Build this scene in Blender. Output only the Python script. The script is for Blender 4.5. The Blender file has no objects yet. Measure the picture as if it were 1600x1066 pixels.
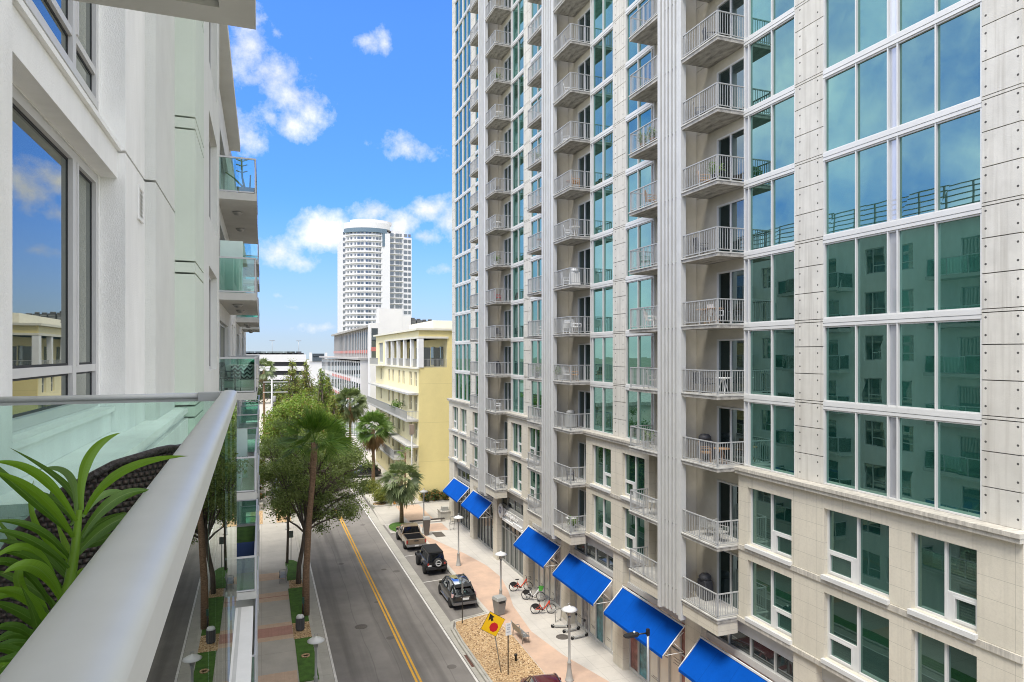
import bpy, math, random
from mathutils import Vector, Matrix
random.seed(7)
R = math.radians
scene = bpy.context.scene
COL = scene.collection
CZ = 18.1                      # eye height above the pavement

# ------------------------------------------------------------------ camera
cam = bpy.data.cameras.new('camera')
cam_ob = bpy.data.objects.new('camera', cam)
COL.objects.link(cam_ob)
cam.sensor_width = 36
cam.lens = 23.4
cam.shift_y = 0.0125
cam.clip_start = 0.05
cam.clip_end = 6000
cam_ob.location = (0, 0, CZ)
cam_ob.rotation_euler = (R(90), 0, -R(20.604))
scene.camera = cam_ob

# ------------------------------------------------------------------ sky, sun, exposure
SUN_EL, SUN_AZ = R(61), R(226)          # azimuth clockwise from +Y
w = bpy.data.worlds.new('World')
scene.world = w
w.use_nodes = True
nt = w.node_tree
for n in list(nt.nodes):
    nt.nodes.remove(n)

def N(tree, kind, **kw):
    n = tree.nodes.new(kind)
    for k, v in kw.items():
        setattr(n, k, v)
    return n

def mth(tree, op, a, b=None, c=None, clamp=False):
    n = tree.nodes.new('ShaderNodeMath')
    n.operation = op
    n.use_clamp = clamp
    for i, v in enumerate((a, b, c)):
        if v is None:
            continue
        if isinstance(v, (int, float)):
            n.inputs[i].default_value = v
        else:
            tree.links.new(v, n.inputs[i])
    return n.outputs[0]

def mixc(tree, fac, a, b, mode='MIX'):
    n = tree.nodes.new('ShaderNodeMix')
    n.data_type = 'RGBA'
    n.blend_type = mode
    for sock, v in ((n.inputs[0], fac), (n.inputs[6], a), (n.inputs[7], b)):
        if isinstance(v, (int, float)):
            sock.default_value = v
        elif isinstance(v, tuple):
            sock.default_value = v if len(v) == 4 else v + (1,)
        else:
            tree.links.new(v, sock)
    return n.outputs[2]

sky = N(nt, 'ShaderNodeTexSky', sky_type='NISHITA')
sky.sun_disc = False
sky.sun_elevation = SUN_EL
sky.sun_rotation = SUN_AZ
sky.air_density = 1.0
sky.dust_density = 0.5
sky.ozone_density = 2.5
tc = N(nt, 'ShaderNodeTexCoord')
sep = N(nt, 'ShaderNodeSeparateXYZ')
nt.links.new(tc.outputs['Generated'], sep.inputs[0])
dx, dy, dz = sep.outputs
az = mth(nt, 'ARCTAN2', dx, dy)
el = mth(nt, 'ARCSINE', dz)
azd = mth(nt, 'MULTIPLY', az, 180 / math.pi)
eld = mth(nt, 'MULTIPLY', el, 180 / math.pi)
noi = N(nt, 'ShaderNodeTexNoise')
noi.inputs['Scale'].default_value = 9
noi.inputs['Detail'].default_value = 9
noi.inputs['Roughness'].default_value = 0.66
nt.links.new(tc.outputs['Generated'], noi.inputs['Vector'])
# cumulus puffs: (azimuth deg, elevation deg, half width, half height, density)
SKYMUL = (0.41, 0.75, 1.33)
PUFFS = [(-1.15, 23.12, 2.8, 2.71, 1), (0.53, 21.45, 3.94, 2.49, 1), (2.6, 20.23, 2.65, 1.8, 0.9), (3.6, 19.4, 1.13, 1.83, 0.7), (-1.62, 17.07, 2.64, 1.99, 0.9), (2.25, 18.19, 1.8, 1.3, 0.7), (1.12, 24.38, 0.82, 0.74, 0.6), (0.78, 18.41, 0.82, 0.76, 0.5), (8.4, 24.59, 1.32, 0.72, 0.55), (9.72, 24.65, 0.66, 0.78, 0.55), (11.86, 16.97, 2.56, 1.16, 0.7), (4.92, 10.03, 2.47, 1.55, 1.1), (8.92, 11.86, 1.89, 1.48, 1.1), (11.05, 10.79, 2.7, 1.94, 1.2), (12.94, 9.89, 1.93, 1.09, 1.0), (13.59, 12.12, 2.5, 1.3, 1.1), (15.39, 11.26, 1.95, 1.87, 1.1), (14.84, 7.25, 1.83, 0.83, 0.8), (1.12, 8.2, 2.2, 1.33, 0.9), (2.9, 7.41, 1.62, 0.74, 0.7), (2.25, 3.81, 2.11, 0.5, 0.6), (1.12, 4.72, 0.98, 0.49, 0.55), (5.02, 2.17, 2.81, 0.77, 0.8)]
best = None
for a0, e0, ra, re, dn in PUFFS:
    u = mth(nt, 'DIVIDE', mth(nt, 'SUBTRACT', azd, a0), ra)
    v = mth(nt, 'DIVIDE', mth(nt, 'SUBTRACT', eld, e0), re)
    d = mth(nt, 'SQRT', mth(nt, 'ADD', mth(nt, 'MULTIPLY', u, u), mth(nt, 'MULTIPLY', v, v)))
    m = mth(nt, 'MULTIPLY', mth(nt, 'SUBTRACT', 1.0, d), dn)
    best = m if best is None else mth(nt, 'SMOOTH_MAX', best, m, 0.2)
nz = mth(nt, 'SUBTRACT', noi.outputs[0], 0.5)
puff = mth(nt, 'ADD', best, mth(nt, 'MULTIPLY', nz, 4.2))
puff = mth(nt, 'MULTIPLY', mth(nt, 'SUBTRACT', puff, 0.10), 1.05, clamp=True)
# broken cloud deck added out of view, thick and bright to whiten ambient light
big = N(nt, 'ShaderNodeTexNoise')
big.inputs['Scale'].default_value = 2.2
big.inputs['Detail'].default_value = 8
big.inputs['Roughness'].default_value = 0.58
nt.links.new(tc.outputs['Generated'], big.inputs['Vector'])
deck = mth(nt, 'MULTIPLY', mth(nt, 'SUBTRACT', big.outputs[0], 0.38), 4.0, clamp=True)
off = mth(nt, 'ABSOLUTE', mth(nt, 'SUBTRACT', azd, 12.0))
deck = mth(nt, 'MULTIPLY', deck, mth(nt, 'MULTIPLY', mth(nt, 'SUBTRACT', off, 28.0), 0.05, clamp=True))
deckz = mth(nt, 'MULTIPLY', mth(nt, 'SUBTRACT', eld, 36.0), 0.06, clamp=True)
deckz = mth(nt, 'MULTIPLY', deckz, mth(nt, 'MULTIPLY', mth(nt, 'SUBTRACT', big.outputs[0], 0.24), 4.0, clamp=True))
deck = mth(nt, 'MAXIMUM', deck, deckz)
deck = mth(nt, 'MULTIPLY', deck, 0.9)
tone = mth(nt, 'ADD', 0.62, mth(nt, 'MULTIPLY', noi.outputs[0], 0.7))
white = N(nt, 'ShaderNodeCombineColor')
for i, k in enumerate((10.5, 10.1, 8.9)):
    nt.links.new(mth(nt, 'MULTIPLY', tone, k), white.inputs[i])
blue = mixc(nt, 1.0, sky.outputs[0], SKYMUL, 'MULTIPLY')
blue = mixc(nt, mth(nt, 'SUBTRACT', 1.0, mth(nt, 'MULTIPLY', eld, 1 / 26.0, clamp=True)), blue, mixc(nt, 1.0, blue, (0.56, 0.60, 0.72), 'MULTIPLY'))
lift = mth(nt, 'POWER', mth(nt, 'SUBTRACT', 1.0, mth(nt, 'MULTIPLY', eld, 1 / 13.0, clamp=True)), 1.6)
skycol = mixc(nt, mth(nt, 'MULTIPLY', lift, 0.9), blue, (2.6, 3.05, 3.4))
final = mixc(nt, deck, skycol, white.outputs[0])
final = mixc(nt, mth(nt, 'MULTIPLY', puff, 0.95), final, mixc(nt, 1.0, white.outputs[0], (0.40, 0.425, 0.49), 'MULTIPLY'))
bg = N(nt, 'ShaderNodeBackground')
bg.inputs['Strength'].default_value = 0.10
out = N(nt, 'ShaderNodeOutputWorld')
nt.links.new(final, bg.inputs[0])
nt.links.new(bg.outputs[0], out.inputs[0])

sun = bpy.data.lights.new('sun', 'SUN')
sun.energy = 1.45
sun.angle = R(20)
sun.color = (1.0, 0.95, 0.87)
sun_ob = bpy.data.objects.new('sun', sun)
COL.objects.link(sun_ob)
sd = Vector((math.sin(SUN_AZ) * math.cos(SUN_EL), math.cos(SUN_AZ) * math.cos(SUN_EL), math.sin(SUN_EL)))
sun_ob.rotation_euler = (-sd).to_track_quat('-Z', 'Y').to_euler()
sun_ob.location = (0, 0, 90)

scene.view_settings.view_transform = 'Standard'
scene.view_settings.look = 'None'
scene.view_settings.exposure = 1.32
scene.view_settings.gamma = 1
scene.cycles.pixel_filter_type = 'BLACKMAN_HARRIS'
scene.cycles.filter_width = 1.0
scene.cycles.max_bounces = 8
scene.cycles.transparent_max_bounces = 16
scene.cycles.caustics_reflective = False
scene.cycles.caustics_refractive = False

# ------------------------------------------------------------------ materials
def mat(name, col, rough=0.7, var=0.0, scale=3.0, metal=0.0, bump=0.0, bscale=None, spec=0.5, col2=None, coat=0.0, stretch=None):
    m = bpy.data.materials.new(name)
    m.use_nodes = True
    t = m.node_tree
    p = t.nodes['Principled BSDF']
    p.inputs['Base Color'].default_value = tuple(col) + (1,)
    p.inputs['Roughness'].default_value = rough
    p.inputs['Metallic'].default_value = metal
    p.inputs['Specular IOR Level'].default_value = spec
    p.inputs['Coat Weight'].default_value = coat
    if var or bump:
        c = N(t, 'ShaderNodeTexCoord')
        vec = c.outputs['Object']
        if stretch:
            mp = N(t, 'ShaderNodeMapping')
            mp.inputs['Scale'].default_value = stretch
            t.links.new(vec, mp.inputs[0])
            vec = mp.outputs[0]
    if var:
        n = N(t, 'ShaderNodeTexNoise')
        n.inputs['Scale'].default_value = scale
        n.inputs['Detail'].default_value = 7
        n.inputs['Roughness'].default_value = 0.65
        t.links.new(vec, n.inputs['Vector'])
        f = mth(t, 'MULTIPLY', mth(t, 'SUBTRACT', n.outputs[0], 0.3), 2.5, clamp=True)
        lo = tuple(x * (1 - var) for x in col) if col2 is None else tuple(col2)
        hi = tuple(min(1, x * (1 + var * 0.6)) for x in col)
        t.links.new(mixc(t, f, lo, hi), p.inputs['Base Color'])
    if bump:
        n2 = N(t, 'ShaderNodeTexNoise')
        n2.inputs['Scale'].default_value = bscale or scale * 8
        n2.inputs['Detail'].default_value = 4
        t.links.new(vec, n2.inputs['Vector'])
        b = N(t, 'ShaderNodeBump')
        b.inputs['Strength'].default_value = bump
        b.inputs['Distance'].default_value = 0.02
        t.links.new(n2.outputs[0], b.inputs['Height'])
        t.links.new(b.outputs[0], p.inputs['Normal'])
    return m

def grid_mask(t, vec, axes, sizes, width):
    """1 on the joint lines of a grid, 0 elsewhere"""
    s = N(t, 'ShaderNodeSeparateXYZ')
    t.links.new(vec, s.inputs[0])
    res = None
    for a, sz in zip(axes, sizes):
        f = mth(t, 'FRACT', mth(t, 'DIVIDE', mth(t, 'ADD', s.outputs[a], 100 * sz), sz))
        d = mth(t, 'MULTIPLY', mth(t, 'MINIMUM', f, mth(t, 'SUBTRACT', 1.0, f)), sz)
        l = mth(t, 'LESS_THAN', d, width)
        res = l if res is None else mth(t, 'MAXIMUM', res, l)
    return res

def jointed(name, col, axes, sizes, width, dark=0.6, rough=0.75, var=0.12, scale=0.7, streak=None, bump=0.25):
    m = mat(name, col, rough, var, scale, bump=bump, bscale=40)
    t = m.node_tree
    p = t.nodes['Principled BSDF']
    c = N(t, 'ShaderNodeTexCoord')
    src = p.inputs['Base Color'].links[0].from_socket
    fine = N(t, 'ShaderNodeTexNoise')
    fine.inputs['Scale'].default_value = 14
    fine.inputs['Detail'].default_value = 5
    t.links.new(c.outputs['Object'], fine.inputs['Vector'])
    src = mixc(t, mth(t, 'MULTIPLY', mth(t, 'SUBTRACT', fine.outputs[0], 0.45), 1.2, clamp=True), src, tuple(x * 0.78 for x in col))
    if streak:
        mp = N(t, 'ShaderNodeMapping')
        mp.inputs['Scale'].default_value = streak
        t.links.new(c.outputs['Object'], mp.inputs[0])
        n = N(t, 'ShaderNodeTexNoise')
        n.inputs['Scale'].default_value = 1
        n.inputs['Detail'].default_value = 6
        t.links.new(mp.outputs[0], n.inputs['Vector'])
        src = mixc(t, mth(t, 'MULTIPLY', mth(t, 'SUBTRACT', n.outputs[0], 0.52), 2.6, clamp=True), src, tuple(x * 0.80 for x in col))
    g = grid_mask(t, c.outputs['Object'], axes, sizes, width)
    t.links.new(mixc(t, g, src, tuple(x * dark for x in col)), p.inputs['Base Color'])
    return m

def glass_mirror(name, tint, deep, amount=0.5, rough=0.01, vary=0.35, blinds=False):
    """coated architectural glazing: strong tinted reflection over a dark body"""
    m = bpy.data.materials.new(name)
    m.use_nodes = True
    t = m.node_tree
    t.nodes.remove(t.nodes['Principled BSDF'])
    o = t.nodes['Material Output']
    g = N(t, 'ShaderNodeBsdfGlossy')
    g.inputs['Color'].default_value = tuple(tint) + (1,)
    g.inputs['Roughness'].default_value = rough
    d = N(t, 'ShaderNodeBsdfDiffuse')
    gi = N(t, 'ShaderNodeNewGeometry')
    oi = N(t, 'ShaderNodeObjectInfo')
    c = N(t, 'ShaderNodeTexCoord')
    r = mth(t, 'FRACT', mth(t, 'ADD', gi.outputs['Random Per Island'], oi.outputs['Random']))
    body = mixc(t, r, tuple(x * (1 - vary) for x in deep), tuple(x * (1 + vary * 2) for x in deep))
    if blinds:      # drawn slatted blinds behind some of the lights
        s = N(t, 'ShaderNodeSeparateXYZ')
        t.links.new(c.outputs['Object'], s.inputs[0])
        slat = mth(t, 'MULTIPLY', mth(t, 'SINE', mth(t, 'MULTIPLY', s.outputs[2], 2 * math.pi / 0.085)), 0.5)
        on = mth(t, 'GREATER_THAN', mth(t, 'FRACT', mth(t, 'MULTIPLY', r, 7.31)), 0.5)
        body = mixc(t, mth(t, 'MULTIPLY', on, mth(t, 'ADD', 0.45, mth(t, 'MULTIPLY', slat, 0.5))), body, (0.085, 0.125, 0.105))
    t.links.new(body, d.inputs['Color'])
    # glass is never perfectly flat
    n = N(t, 'ShaderNodeTexNoise')
    n.inputs['Scale'].default_value = 0.9
    n.inputs['Detail'].default_value = 1
    t.links.new(c.outputs['Object'], n.inputs['Vector'])
    b = N(t, 'ShaderNodeBump')
    b.inputs['Strength'].default_value = 0.022
    b.inputs['Distance'].default_value = 0.06
    t.links.new(n.outputs[0], b.inputs['Height'])
    t.links.new(b.outputs[0], g.inputs['Normal'])
    f = N(t, 'ShaderNodeFresnel')
    f.inputs['IOR'].default_value = 1.5
    fac = mth(t, 'ADD', mth(t, 'MULTIPLY', f.outputs[0], 1.0 - amount), amount, clamp=True)
    mx = N(t, 'ShaderNodeMixShader')
    t.links.new(fac, mx.inputs[0])
    t.links.new(d.outputs[0], mx.inputs[1])
    t.links.new(g.outputs[0], mx.inputs[2])
    t.links.new(mx.outputs[0], o.inputs[0])
    return m

def glass_clear(name, tint, refl=1.0, minr=0.0):
    m = bpy.data.materials.new(name)
    m.use_nodes = True
    t = m.node_tree
    t.nodes.remove(t.nodes['Principled BSDF'])
    o = t.nodes['Material Output']
    g = N(t, 'ShaderNodeBsdfGlossy')
    g.inputs['Roughness'].default_value = 0.005
    g.inputs['Color'].default_value = (0.95, 1, 0.98, 1)
    tr = N(t, 'ShaderNodeBsdfTransparent')
    tr.inputs['Color'].default_value = tuple(tint) + (1,)
    f = N(t, 'ShaderNodeFresnel')
    f.inputs['IOR'].default_value = 1.5
    mx = N(t, 'ShaderNodeMixShader')
    t.links.new(mth(t, 'ADD', mth(t, 'MULTIPLY', f.outputs[0], refl), minr, clamp=True), mx.inputs[0])
    t.links.new(tr.outputs[0], mx.inputs[1])
    t.links.new(g.outputs[0], mx.inputs[2])
    t.links.new(mx.outputs[0], o.inputs[0])
    return m

def leafmat(name, c1, c2, rough=0.5, trans=0.3, c3=None):
    m = bpy.data.materials.new(name)
    m.use_nodes = True
    t = m.node_tree
    p = t.nodes['Principled BSDF']
    o = t.nodes['Material Output']
    gi = N(t, 'ShaderNodeNewGeometry')
    col = mixc(t, gi.outputs['Random Per Island'], c1, c2)
    if c3:
        col = mixc(t, mth(t, 'GREATER_THAN', mth(t, 'FRACT', mth(t, 'MULTIPLY', gi.outputs['Random Per Island'], 37.0)), 0.88), col, c3)
    t.links.new(col, p.inputs['Base Color'])
    p.inputs['Roughness'].default_value = rough
    p.inputs['Specular IOR Level'].default_value = 0.35
    tl = N(t, 'ShaderNodeBsdfTranslucent')
    t.links.new(mixc(t, 1.0, col, (1.3, 1.5, 0.6), 'MULTIPLY'), tl.inputs[0])
    mx = N(t, 'ShaderNodeMixShader')
    mx.inputs[0].default_value = trans
    t.links.new(p.outputs[0], mx.inputs[1])
    t.links.new(tl.outputs[0], mx.inputs[2])
    t.links.new(mx.outputs[0], o.inputs[0])
    return m

# ------------------------------------------------------------------ mesh helpers
class MB:
    def __init__(self):
        self.v, self.f, self.mi, self.sm = [], [], [], []
        self.cur = 0
        self.smooth = False
    def face(self, idx):
        self.f.append(idx); self.mi.append(self.cur); self.sm.append(self.smooth)
    def poly(self, pts):
        b = len(self.v)
        self.v += [tuple(p) for p in pts]
        self.face(tuple(range(b, b + len(pts))))
    def box(self, x0, x1, y0, y1, z0, z1, m=None):
        if m is not None: self.cur = m
        b = len(self.v)
        self.v += [(x0, y0, z0), (x1, y0, z0), (x1, y1, z0), (x0, y1, z0), (x0, y0, z1), (x1, y0, z1), (x1, y1, z1), (x0, y1, z1)]
        for q in ((0, 3, 2, 1), (4, 5, 6, 7), (0, 1, 5, 4), (1, 2, 6, 5), (2, 3, 7, 6), (3, 0, 4, 7)):
            self.face(tuple(b + i for i in q))
        return self
    def hexa(self, bot, top):
        """bot, top: four points each, counter-clockwise from above"""
        b = len(self.v)
        self.v += [tuple(p) for p in bot] + [tuple(p) for p in top]
        for q in ((0, 3, 2, 1), (4, 5, 6, 7), (0, 1, 5, 4), (1, 2, 6, 5), (2, 3, 7, 6), (3, 0, 4, 7)):
            self.face(tuple(b + i for i in q))
    def prism(self, pts, z0, z1, cap=True):
        n = len(pts); b = len(self.v)
        self.v += [(x, y, z0) for x, y in pts] + [(x, y, z1) for x, y in pts]
        for i in range(n):
            j = (i + 1) % n
            self.face((b + i, b + j, b + n + j, b + n + i))
        if cap:
            self.face(tuple(b + n + i for i in range(n)))
            self.face(tuple(b + i for i in reversed(range(n))))
    def tube(self, pts, rad, n=8, cap=True):
        pts = [Vector(p) for p in pts]
        rads = rad if isinstance(rad, (list, tuple)) else [rad] * len(pts)
        b = len(self.v); k = len(pts)
        up = None
        s0 = self.smooth; self.smooth = n > 5
        for i, p in enumerate(pts):
            d = (pts[min(i + 1, k - 1)] - pts[max(i - 1, 0)])
            if d.length < 1e-9: d = Vector((0, 0, 1))
            d.normalize()
            if up is None:
                up = Vector((0, 0, 1)) if abs(d.z) < 0.9 else Vector((1, 0, 0))
            s = d.cross(up)
            if s.length < 1e-6: s = d.cross(Vector((0, 1, 0)))
            s.normalize(); u = s.cross(d); up = u
            for j in range(n):
                a = 2 * math.pi * j / n
                self.v.append(tuple(p + (s * math.cos(a) + u * math.sin(a)) * rads[i]))
        for i in range(k - 1):
            for j in range(n):
                j2 = (j + 1) % n
                self.face((b + i * n + j, b + i * n + j2, b + (i + 1) * n + j2, b + (i + 1) * n + j))
        self.smooth = s0
        if cap:
            self.face(tuple(b + j for j in reversed(range(n))))
            self.face(tuple(b + (k - 1) * n + j for j in range(n)))
    def lathe(self, prof, n=16, c=(0, 0, 0), axis='z'):
        """prof: (radius, height) pairs"""
        b = len(self.v); k = len(prof)
        s0 = self.smooth; self.smooth = True
        for r, h in prof:
            for j in range(n):
                a = 2 * math.pi * j / n
                q = (r * math.cos(a), r * math.sin(a), h)
                if axis == 'x': q = (q[2], q[0], q[1])
                if axis == 'y': q = (q[1], q[2], q[0])
                self.v.append((c[0] + q[0], c[1] + q[1], c[2] + q[2]))
        for i in range(k - 1):
            for j in range(n):
                j2 = (j + 1) % n
                self.face((b + i * n + j, b + i * n + j2, b + (i + 1) * n + j2, b + (i + 1) * n + j))
        self.smooth = s0
        if prof[0][0] > 1e-4: self.face(tuple(b + j for j in reversed(range(n))))
        if prof[-1][0] > 1e-4: self.face(tuple(b + (k - 1) * n + j for j in range(n)))
    def loft(self, secs, closed=True, caps=True):
        n = len(secs[0]); b = len(self.v)
        for s in secs: self.v += [tuple(p) for p in s]
        rng = n if closed else n - 1
        for i in range(len(secs) - 1):
            for j in range(rng):
                j2 = (j + 1) % n
                self.face((b + i * n + j, b + i * n + j2, b + (i + 1) * n + j2, b + (i + 1) * n + j))
        if caps and closed:
            self.face(tuple(b + j for j in reversed(range(n))))
            self.face(tuple(b + (len(secs) - 1) * n + j for j in range(n)))
    def build(self, name, mats, parent=None, loc=None):
        me = bpy.data.meshes.new(name)
        me.from_pydata(self.v, [], self.f)
        if not isinstance(mats, (list, tuple)): mats = [mats]
        for m in mats: me.materials.append(m)
        me.polygons.foreach_set('material_index', self.mi)
        me.polygons.foreach_set('use_smooth', self.sm)
        me.update()
        o = bpy.data.objects.new(name, me)
        COL.objects.link(o)
        if parent: o.parent = parent
        if loc: o.location = loc
        return o

def tag(o, label=None, cat=None, group=None, kind=None):
    if label: o['label'] = label
    if cat: o['category'] = cat
    if group: o['group'] = group
    if kind: o['kind'] = kind
    return o

def thing(name, label, cat, loc=(0, 0, 0), rz=0, group=None):
    o = bpy.data.objects.new(name, None)
    o.empty_display_size = 0.2
    COL.objects.link(o)
    o.location = loc
    o.rotation_euler = (0, 0, rz)
    return tag(o, label, cat, group)

def struct(name, mb, mats, kind='structure'):
    return tag(mb.build(name, mats), kind=kind)

def dup(root, loc, rz=None, label=None, group=None, parent=None):
    def cp(o, par):
        c = o.copy(); COL.objects.link(c); c.parent = par
        for ch in o.children: cp(ch, c)
        return c
    r = cp(root, parent)
    r.location = loc
    if rz is not None: r.rotation_euler = (0, 0, rz)
    if label: r['label'] = label
    if group: r['group'] = group
    return r

def copy_part(o, parent, loc):
    c = o.copy(); COL.objects.link(c); c.parent = parent; c.location = loc
    for ch in o.children:
        d = ch.copy(); COL.objects.link(d); d.parent = c
    return c

def bevel(o, wdt=0.01, seg=2):
    b = o.modifiers.new('bevel', 'BEVEL'); b.width = wdt; b.segments = seg; b.limit_method = 'ANGLE'
    return o

# ------------------------------------------------------------------ shared materials
M = {}
M['precast'] = None
M['beige'] = jointed('podium_panel', (0.63, 0.585, 0.485), (1, 2), (1.16, 0.62), 0.006, 0.62, 0.8, 0.08, 0.5, streak=(6, 6, 0.35))
M['beige_plain'] = mat('beige_render', (0.54, 0.50, 0.415), 0.85, 0.12, 0.9, bump=0.15, bscale=60)
M['concrete'] = mat('slab_concrete', (0.40, 0.38, 0.34), 0.85, 0.62, 1.9, bump=0.3, bscale=25, stretch=(1.8, .7, 1))
M['slab_edge'] = mat('painted_slab_edge', (0.52, 0.51, 0.475), 0.75, 0.3, 2.0)
M['white_metal'] = mat('white_aluminium', (0.63, 0.63, 0.615), 0.42, 0.05, 1.0)
M['light_metal'] = mat('silver_paint', (0.50, 0.51, 0.52), 0.45, 0.06, 2.0)
M['rail_metal'] = mat('railing_grey', (0.38, 0.385, 0.38), 0.45)
M['louvre'] = mat('louvre_grey', (0.55, 0.55, 0.53), 0.5, 0.08, 1.2)
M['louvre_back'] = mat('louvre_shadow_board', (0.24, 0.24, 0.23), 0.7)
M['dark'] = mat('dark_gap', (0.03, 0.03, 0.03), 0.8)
M['ledge'] = mat('ledge_stone', (0.50, 0.47, 0.41), 0.85, 0.35, 3.0, stretch=(1, 3, 0.4))
M['tower_glass'] = glass_mirror('tower_glass', (0.45, 0.75, 0.68), (0.006, 0.034, 0.027), 0.40, vary=.6)
M['podium_glass'] = glass_mirror('podium_glass', (0.50, 0.74, 0.66), (0.006, 0.030, 0.024), 0.26, blinds=True)
M['door_glass'] = glass_mirror('door_glass', (0.60, 0.75, 0.75), (0.012, 0.020, 0.020), 0.20)
M['store_glass'] = glass_mirror('store_glass', (0.7, 0.75, 0.75), (0.03, 0.035, 0.035), 0.14)
M['grey_panel'] = glass_mirror('spandrel_glass', (0.75, 0.8, 0.88), (0.40, 0.41, 0.44), 0.22)
M['blue'] = jointed('awning_canvas', (0.001, 0.075, 0.40), (1,), (1.43,), 0.012, 0.72, 0.85, 0.14, 0.8)
M['blue'].node_tree.nodes['Principled BSDF'].inputs['Specular IOR Level'].default_value = 0.08
M['black'] = mat('black_paint', (0.012, 0.012, 0.013), 0.4)
M['rubber'] = mat('tyre_rubber', (0.018, 0.018, 0.018), 0.85)
M['steel'] = mat('galvanised_steel', (0.38, 0.38, 0.37), 0.4, 0.1, 6, metal=0.6)
M['lamp_grey'] = mat('lamp_post_paint', (0.36, 0.36, 0.34), 0.5, 0.08, 4)
M['lamp_white'] = mat('lamp_shade_white', (0.66, 0.66, 0.64), 0.35)
M['white'] = mat('white_paint', (0.78, 0.78, 0.76), 0.6, 0.05, 2)
M['bark'] = mat('bark_grey', (0.13, 0.105, 0.08), 0.95, 0.4, 5, bump=0.8, bscale=22, stretch=(1, 1, 0.3))
M['palm_bark'] = mat('palm_bark', (0.25, 0.16, 0.095), 0.95, 0.5, 7, bump=1.0, bscale=16, stretch=(1, 1, 2.2))
# ================================================================== SETTING: ground, road, pavements
RZ = -0.10
def sheet(name, pts, z, m, kind='structure', thick=None):
    b = MB()
    if thick: b.prism(pts, z - thick, z)
    else: b.poly([(x, y, z) for x, y in pts])
    return struct(name, b, m, kind)
def rect(x0, x1, y0, y1): return [(x0, y0), (x1, y0), (x1, y1), (x0, y1)]

M['ground'] = mat('far_ground', (0.20, 0.19, 0.15), 0.95, 0.5, 0.02, col2=(0.07, 0.10, 0.035))
sheet('ground', rect(-1500, 1500, -600, 2500), RZ - 0.06, M['ground'])

# asphalt with tyre lanes, patches and fine aggregate
def asphalt():
    m = mat('asphalt', (0.235, 0.218, 0.20), 0.9, 0.22, 0.35, bump=0.5, bscale=70, spec=0.25)
    t = m.node_tree; p = t.nodes['Principled BSDF']
    src = p.inputs['Base Color'].links[0].from_socket
    c = N(t, 'ShaderNodeTexCoord')
    s = N(t, 'ShaderNodeSeparateXYZ'); t.links.new(c.outputs['Object'], s.inputs[0])
    fine = N(t, 'ShaderNodeTexNoise'); fine.inputs['Scale'].default_value = 30; fine.inputs['Detail'].default_value = 3
    t.links.new(c.outputs['Object'], fine.inputs['Vector'])
    src = mixc(t, mth(t, 'MULTIPLY', mth(t, 'SUBTRACT', fine.outputs[0], 0.5), 2.2, clamp=True), src, (0.235, 0.225, 0.21))
    # worn wheel tracks and long cracks running with the street
    mp = N(t, 'ShaderNodeMapping'); mp.inputs['Scale'].default_value = (1.1, 0.035, 1)
    t.links.new(c.outputs['Object'], mp.inputs[0])
    tr = N(t, 'ShaderNodeTexNoise'); tr.inputs['Scale'].default_value = 1.0; tr.inputs['Detail'].default_value = 4
    t.links.new(mp.outputs[0], tr.inputs['Vector'])
    src = mixc(t, mth(t, 'MULTIPLY', mth(t, 'SUBTRACT', tr.outputs[0], 0.5), 3.0, clamp=True), src, (0.095, 0.088, 0.082))
    wob = N(t, 'ShaderNodeTexNoise'); wob.inputs['Scale'].default_value = 0.12
    t.links.new(c.outputs['Object'], wob.inputs['Vector'])
    xx = mth(t, 'ADD', s.outputs[0], mth(t, 'MULTIPLY', wob.outputs[0], 0.9))
    for x0 in (6.1, 7.4, 10.15):
        l = mth(t, 'LESS_THAN', mth(t, 'ABSOLUTE', mth(t, 'SUBTRACT', xx, x0 + 0.45)), 0.03)
        src = mixc(t, mth(t, 'MULTIPLY', l, 0.22), src, (0.05, 0.047, 0.044))
    sp = N(t, 'ShaderNodeTexVoronoi'); sp.inputs['Scale'].default_value = 0.33
    t.links.new(c.outputs['Object'], sp.inputs['Vector'])
    src = mixc(t, mth(t, 'MULTIPLY', mth(t, 'LESS_THAN', sp.outputs['Distance'], 0.10), 0.5), src, (0.07, 0.06, 0.055))
    t.links.new(src, p.inputs['Base Color'])
    return m
M['asphalt'] = asphalt()
sheet('road', [(3.2, -60), (12.2, -60), (12.2, 43.8), (14.9, 43.8), (14.9, 67), (12.2, 67), (12.2, 79), (30, 79), (30, 70.9), (12.2, 70.9), (12.2, 430), (3.2, 430)], RZ, M['asphalt'])
M['driveway'] = jointed('driveway_concrete', (0.46, 0.43, 0.38), (0, 1), (3.1, 3.6), 0.02, 0.7, 0.9, 0.14, 0.5)
M['kerb'] = mat('kerb_concrete', (0.45, 0.43, 0.38), 0.9, 0.2, 1.2, bump=0.2, bscale=40)
M['gutter'] = jointed('gutter_concrete', (0.42, 0.40, 0.35), (1,), (3.0,), 0.012, 0.6, 0.9, 0.16, 0.9)
M['line_white'] = mat('road_paint_white', (0.68, 0.66, 0.62), 0.8, 0.22, 3, bump=0.3, bscale=60)
M['line_yellow'] = mat('road_paint_yellow', (0.66, 0.36, 0.04), 0.8, 0.2, 4, bump=0.3, bscale=60)
M['walk_left'] = jointed('pavement_left', (0.44, 0.41, 0.36), (0, 1), (2.25, 3.05), 0.012, 0.66, 0.9, 0.14, 0.6)
M['walk_right'] = jointed('pavement_right', (0.54, 0.51, 0.46), (0, 1), (0.95, 1.55), 0.012, 0.74, 0.9, 0.12, 0.5)
M['band_pale'] = jointed('pavement_band_pale', (0.55, 0.40, 0.29), (0, 1), (0.24, 0.12), 0.005, 0.82, 0.9, 0.14, 2)
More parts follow.
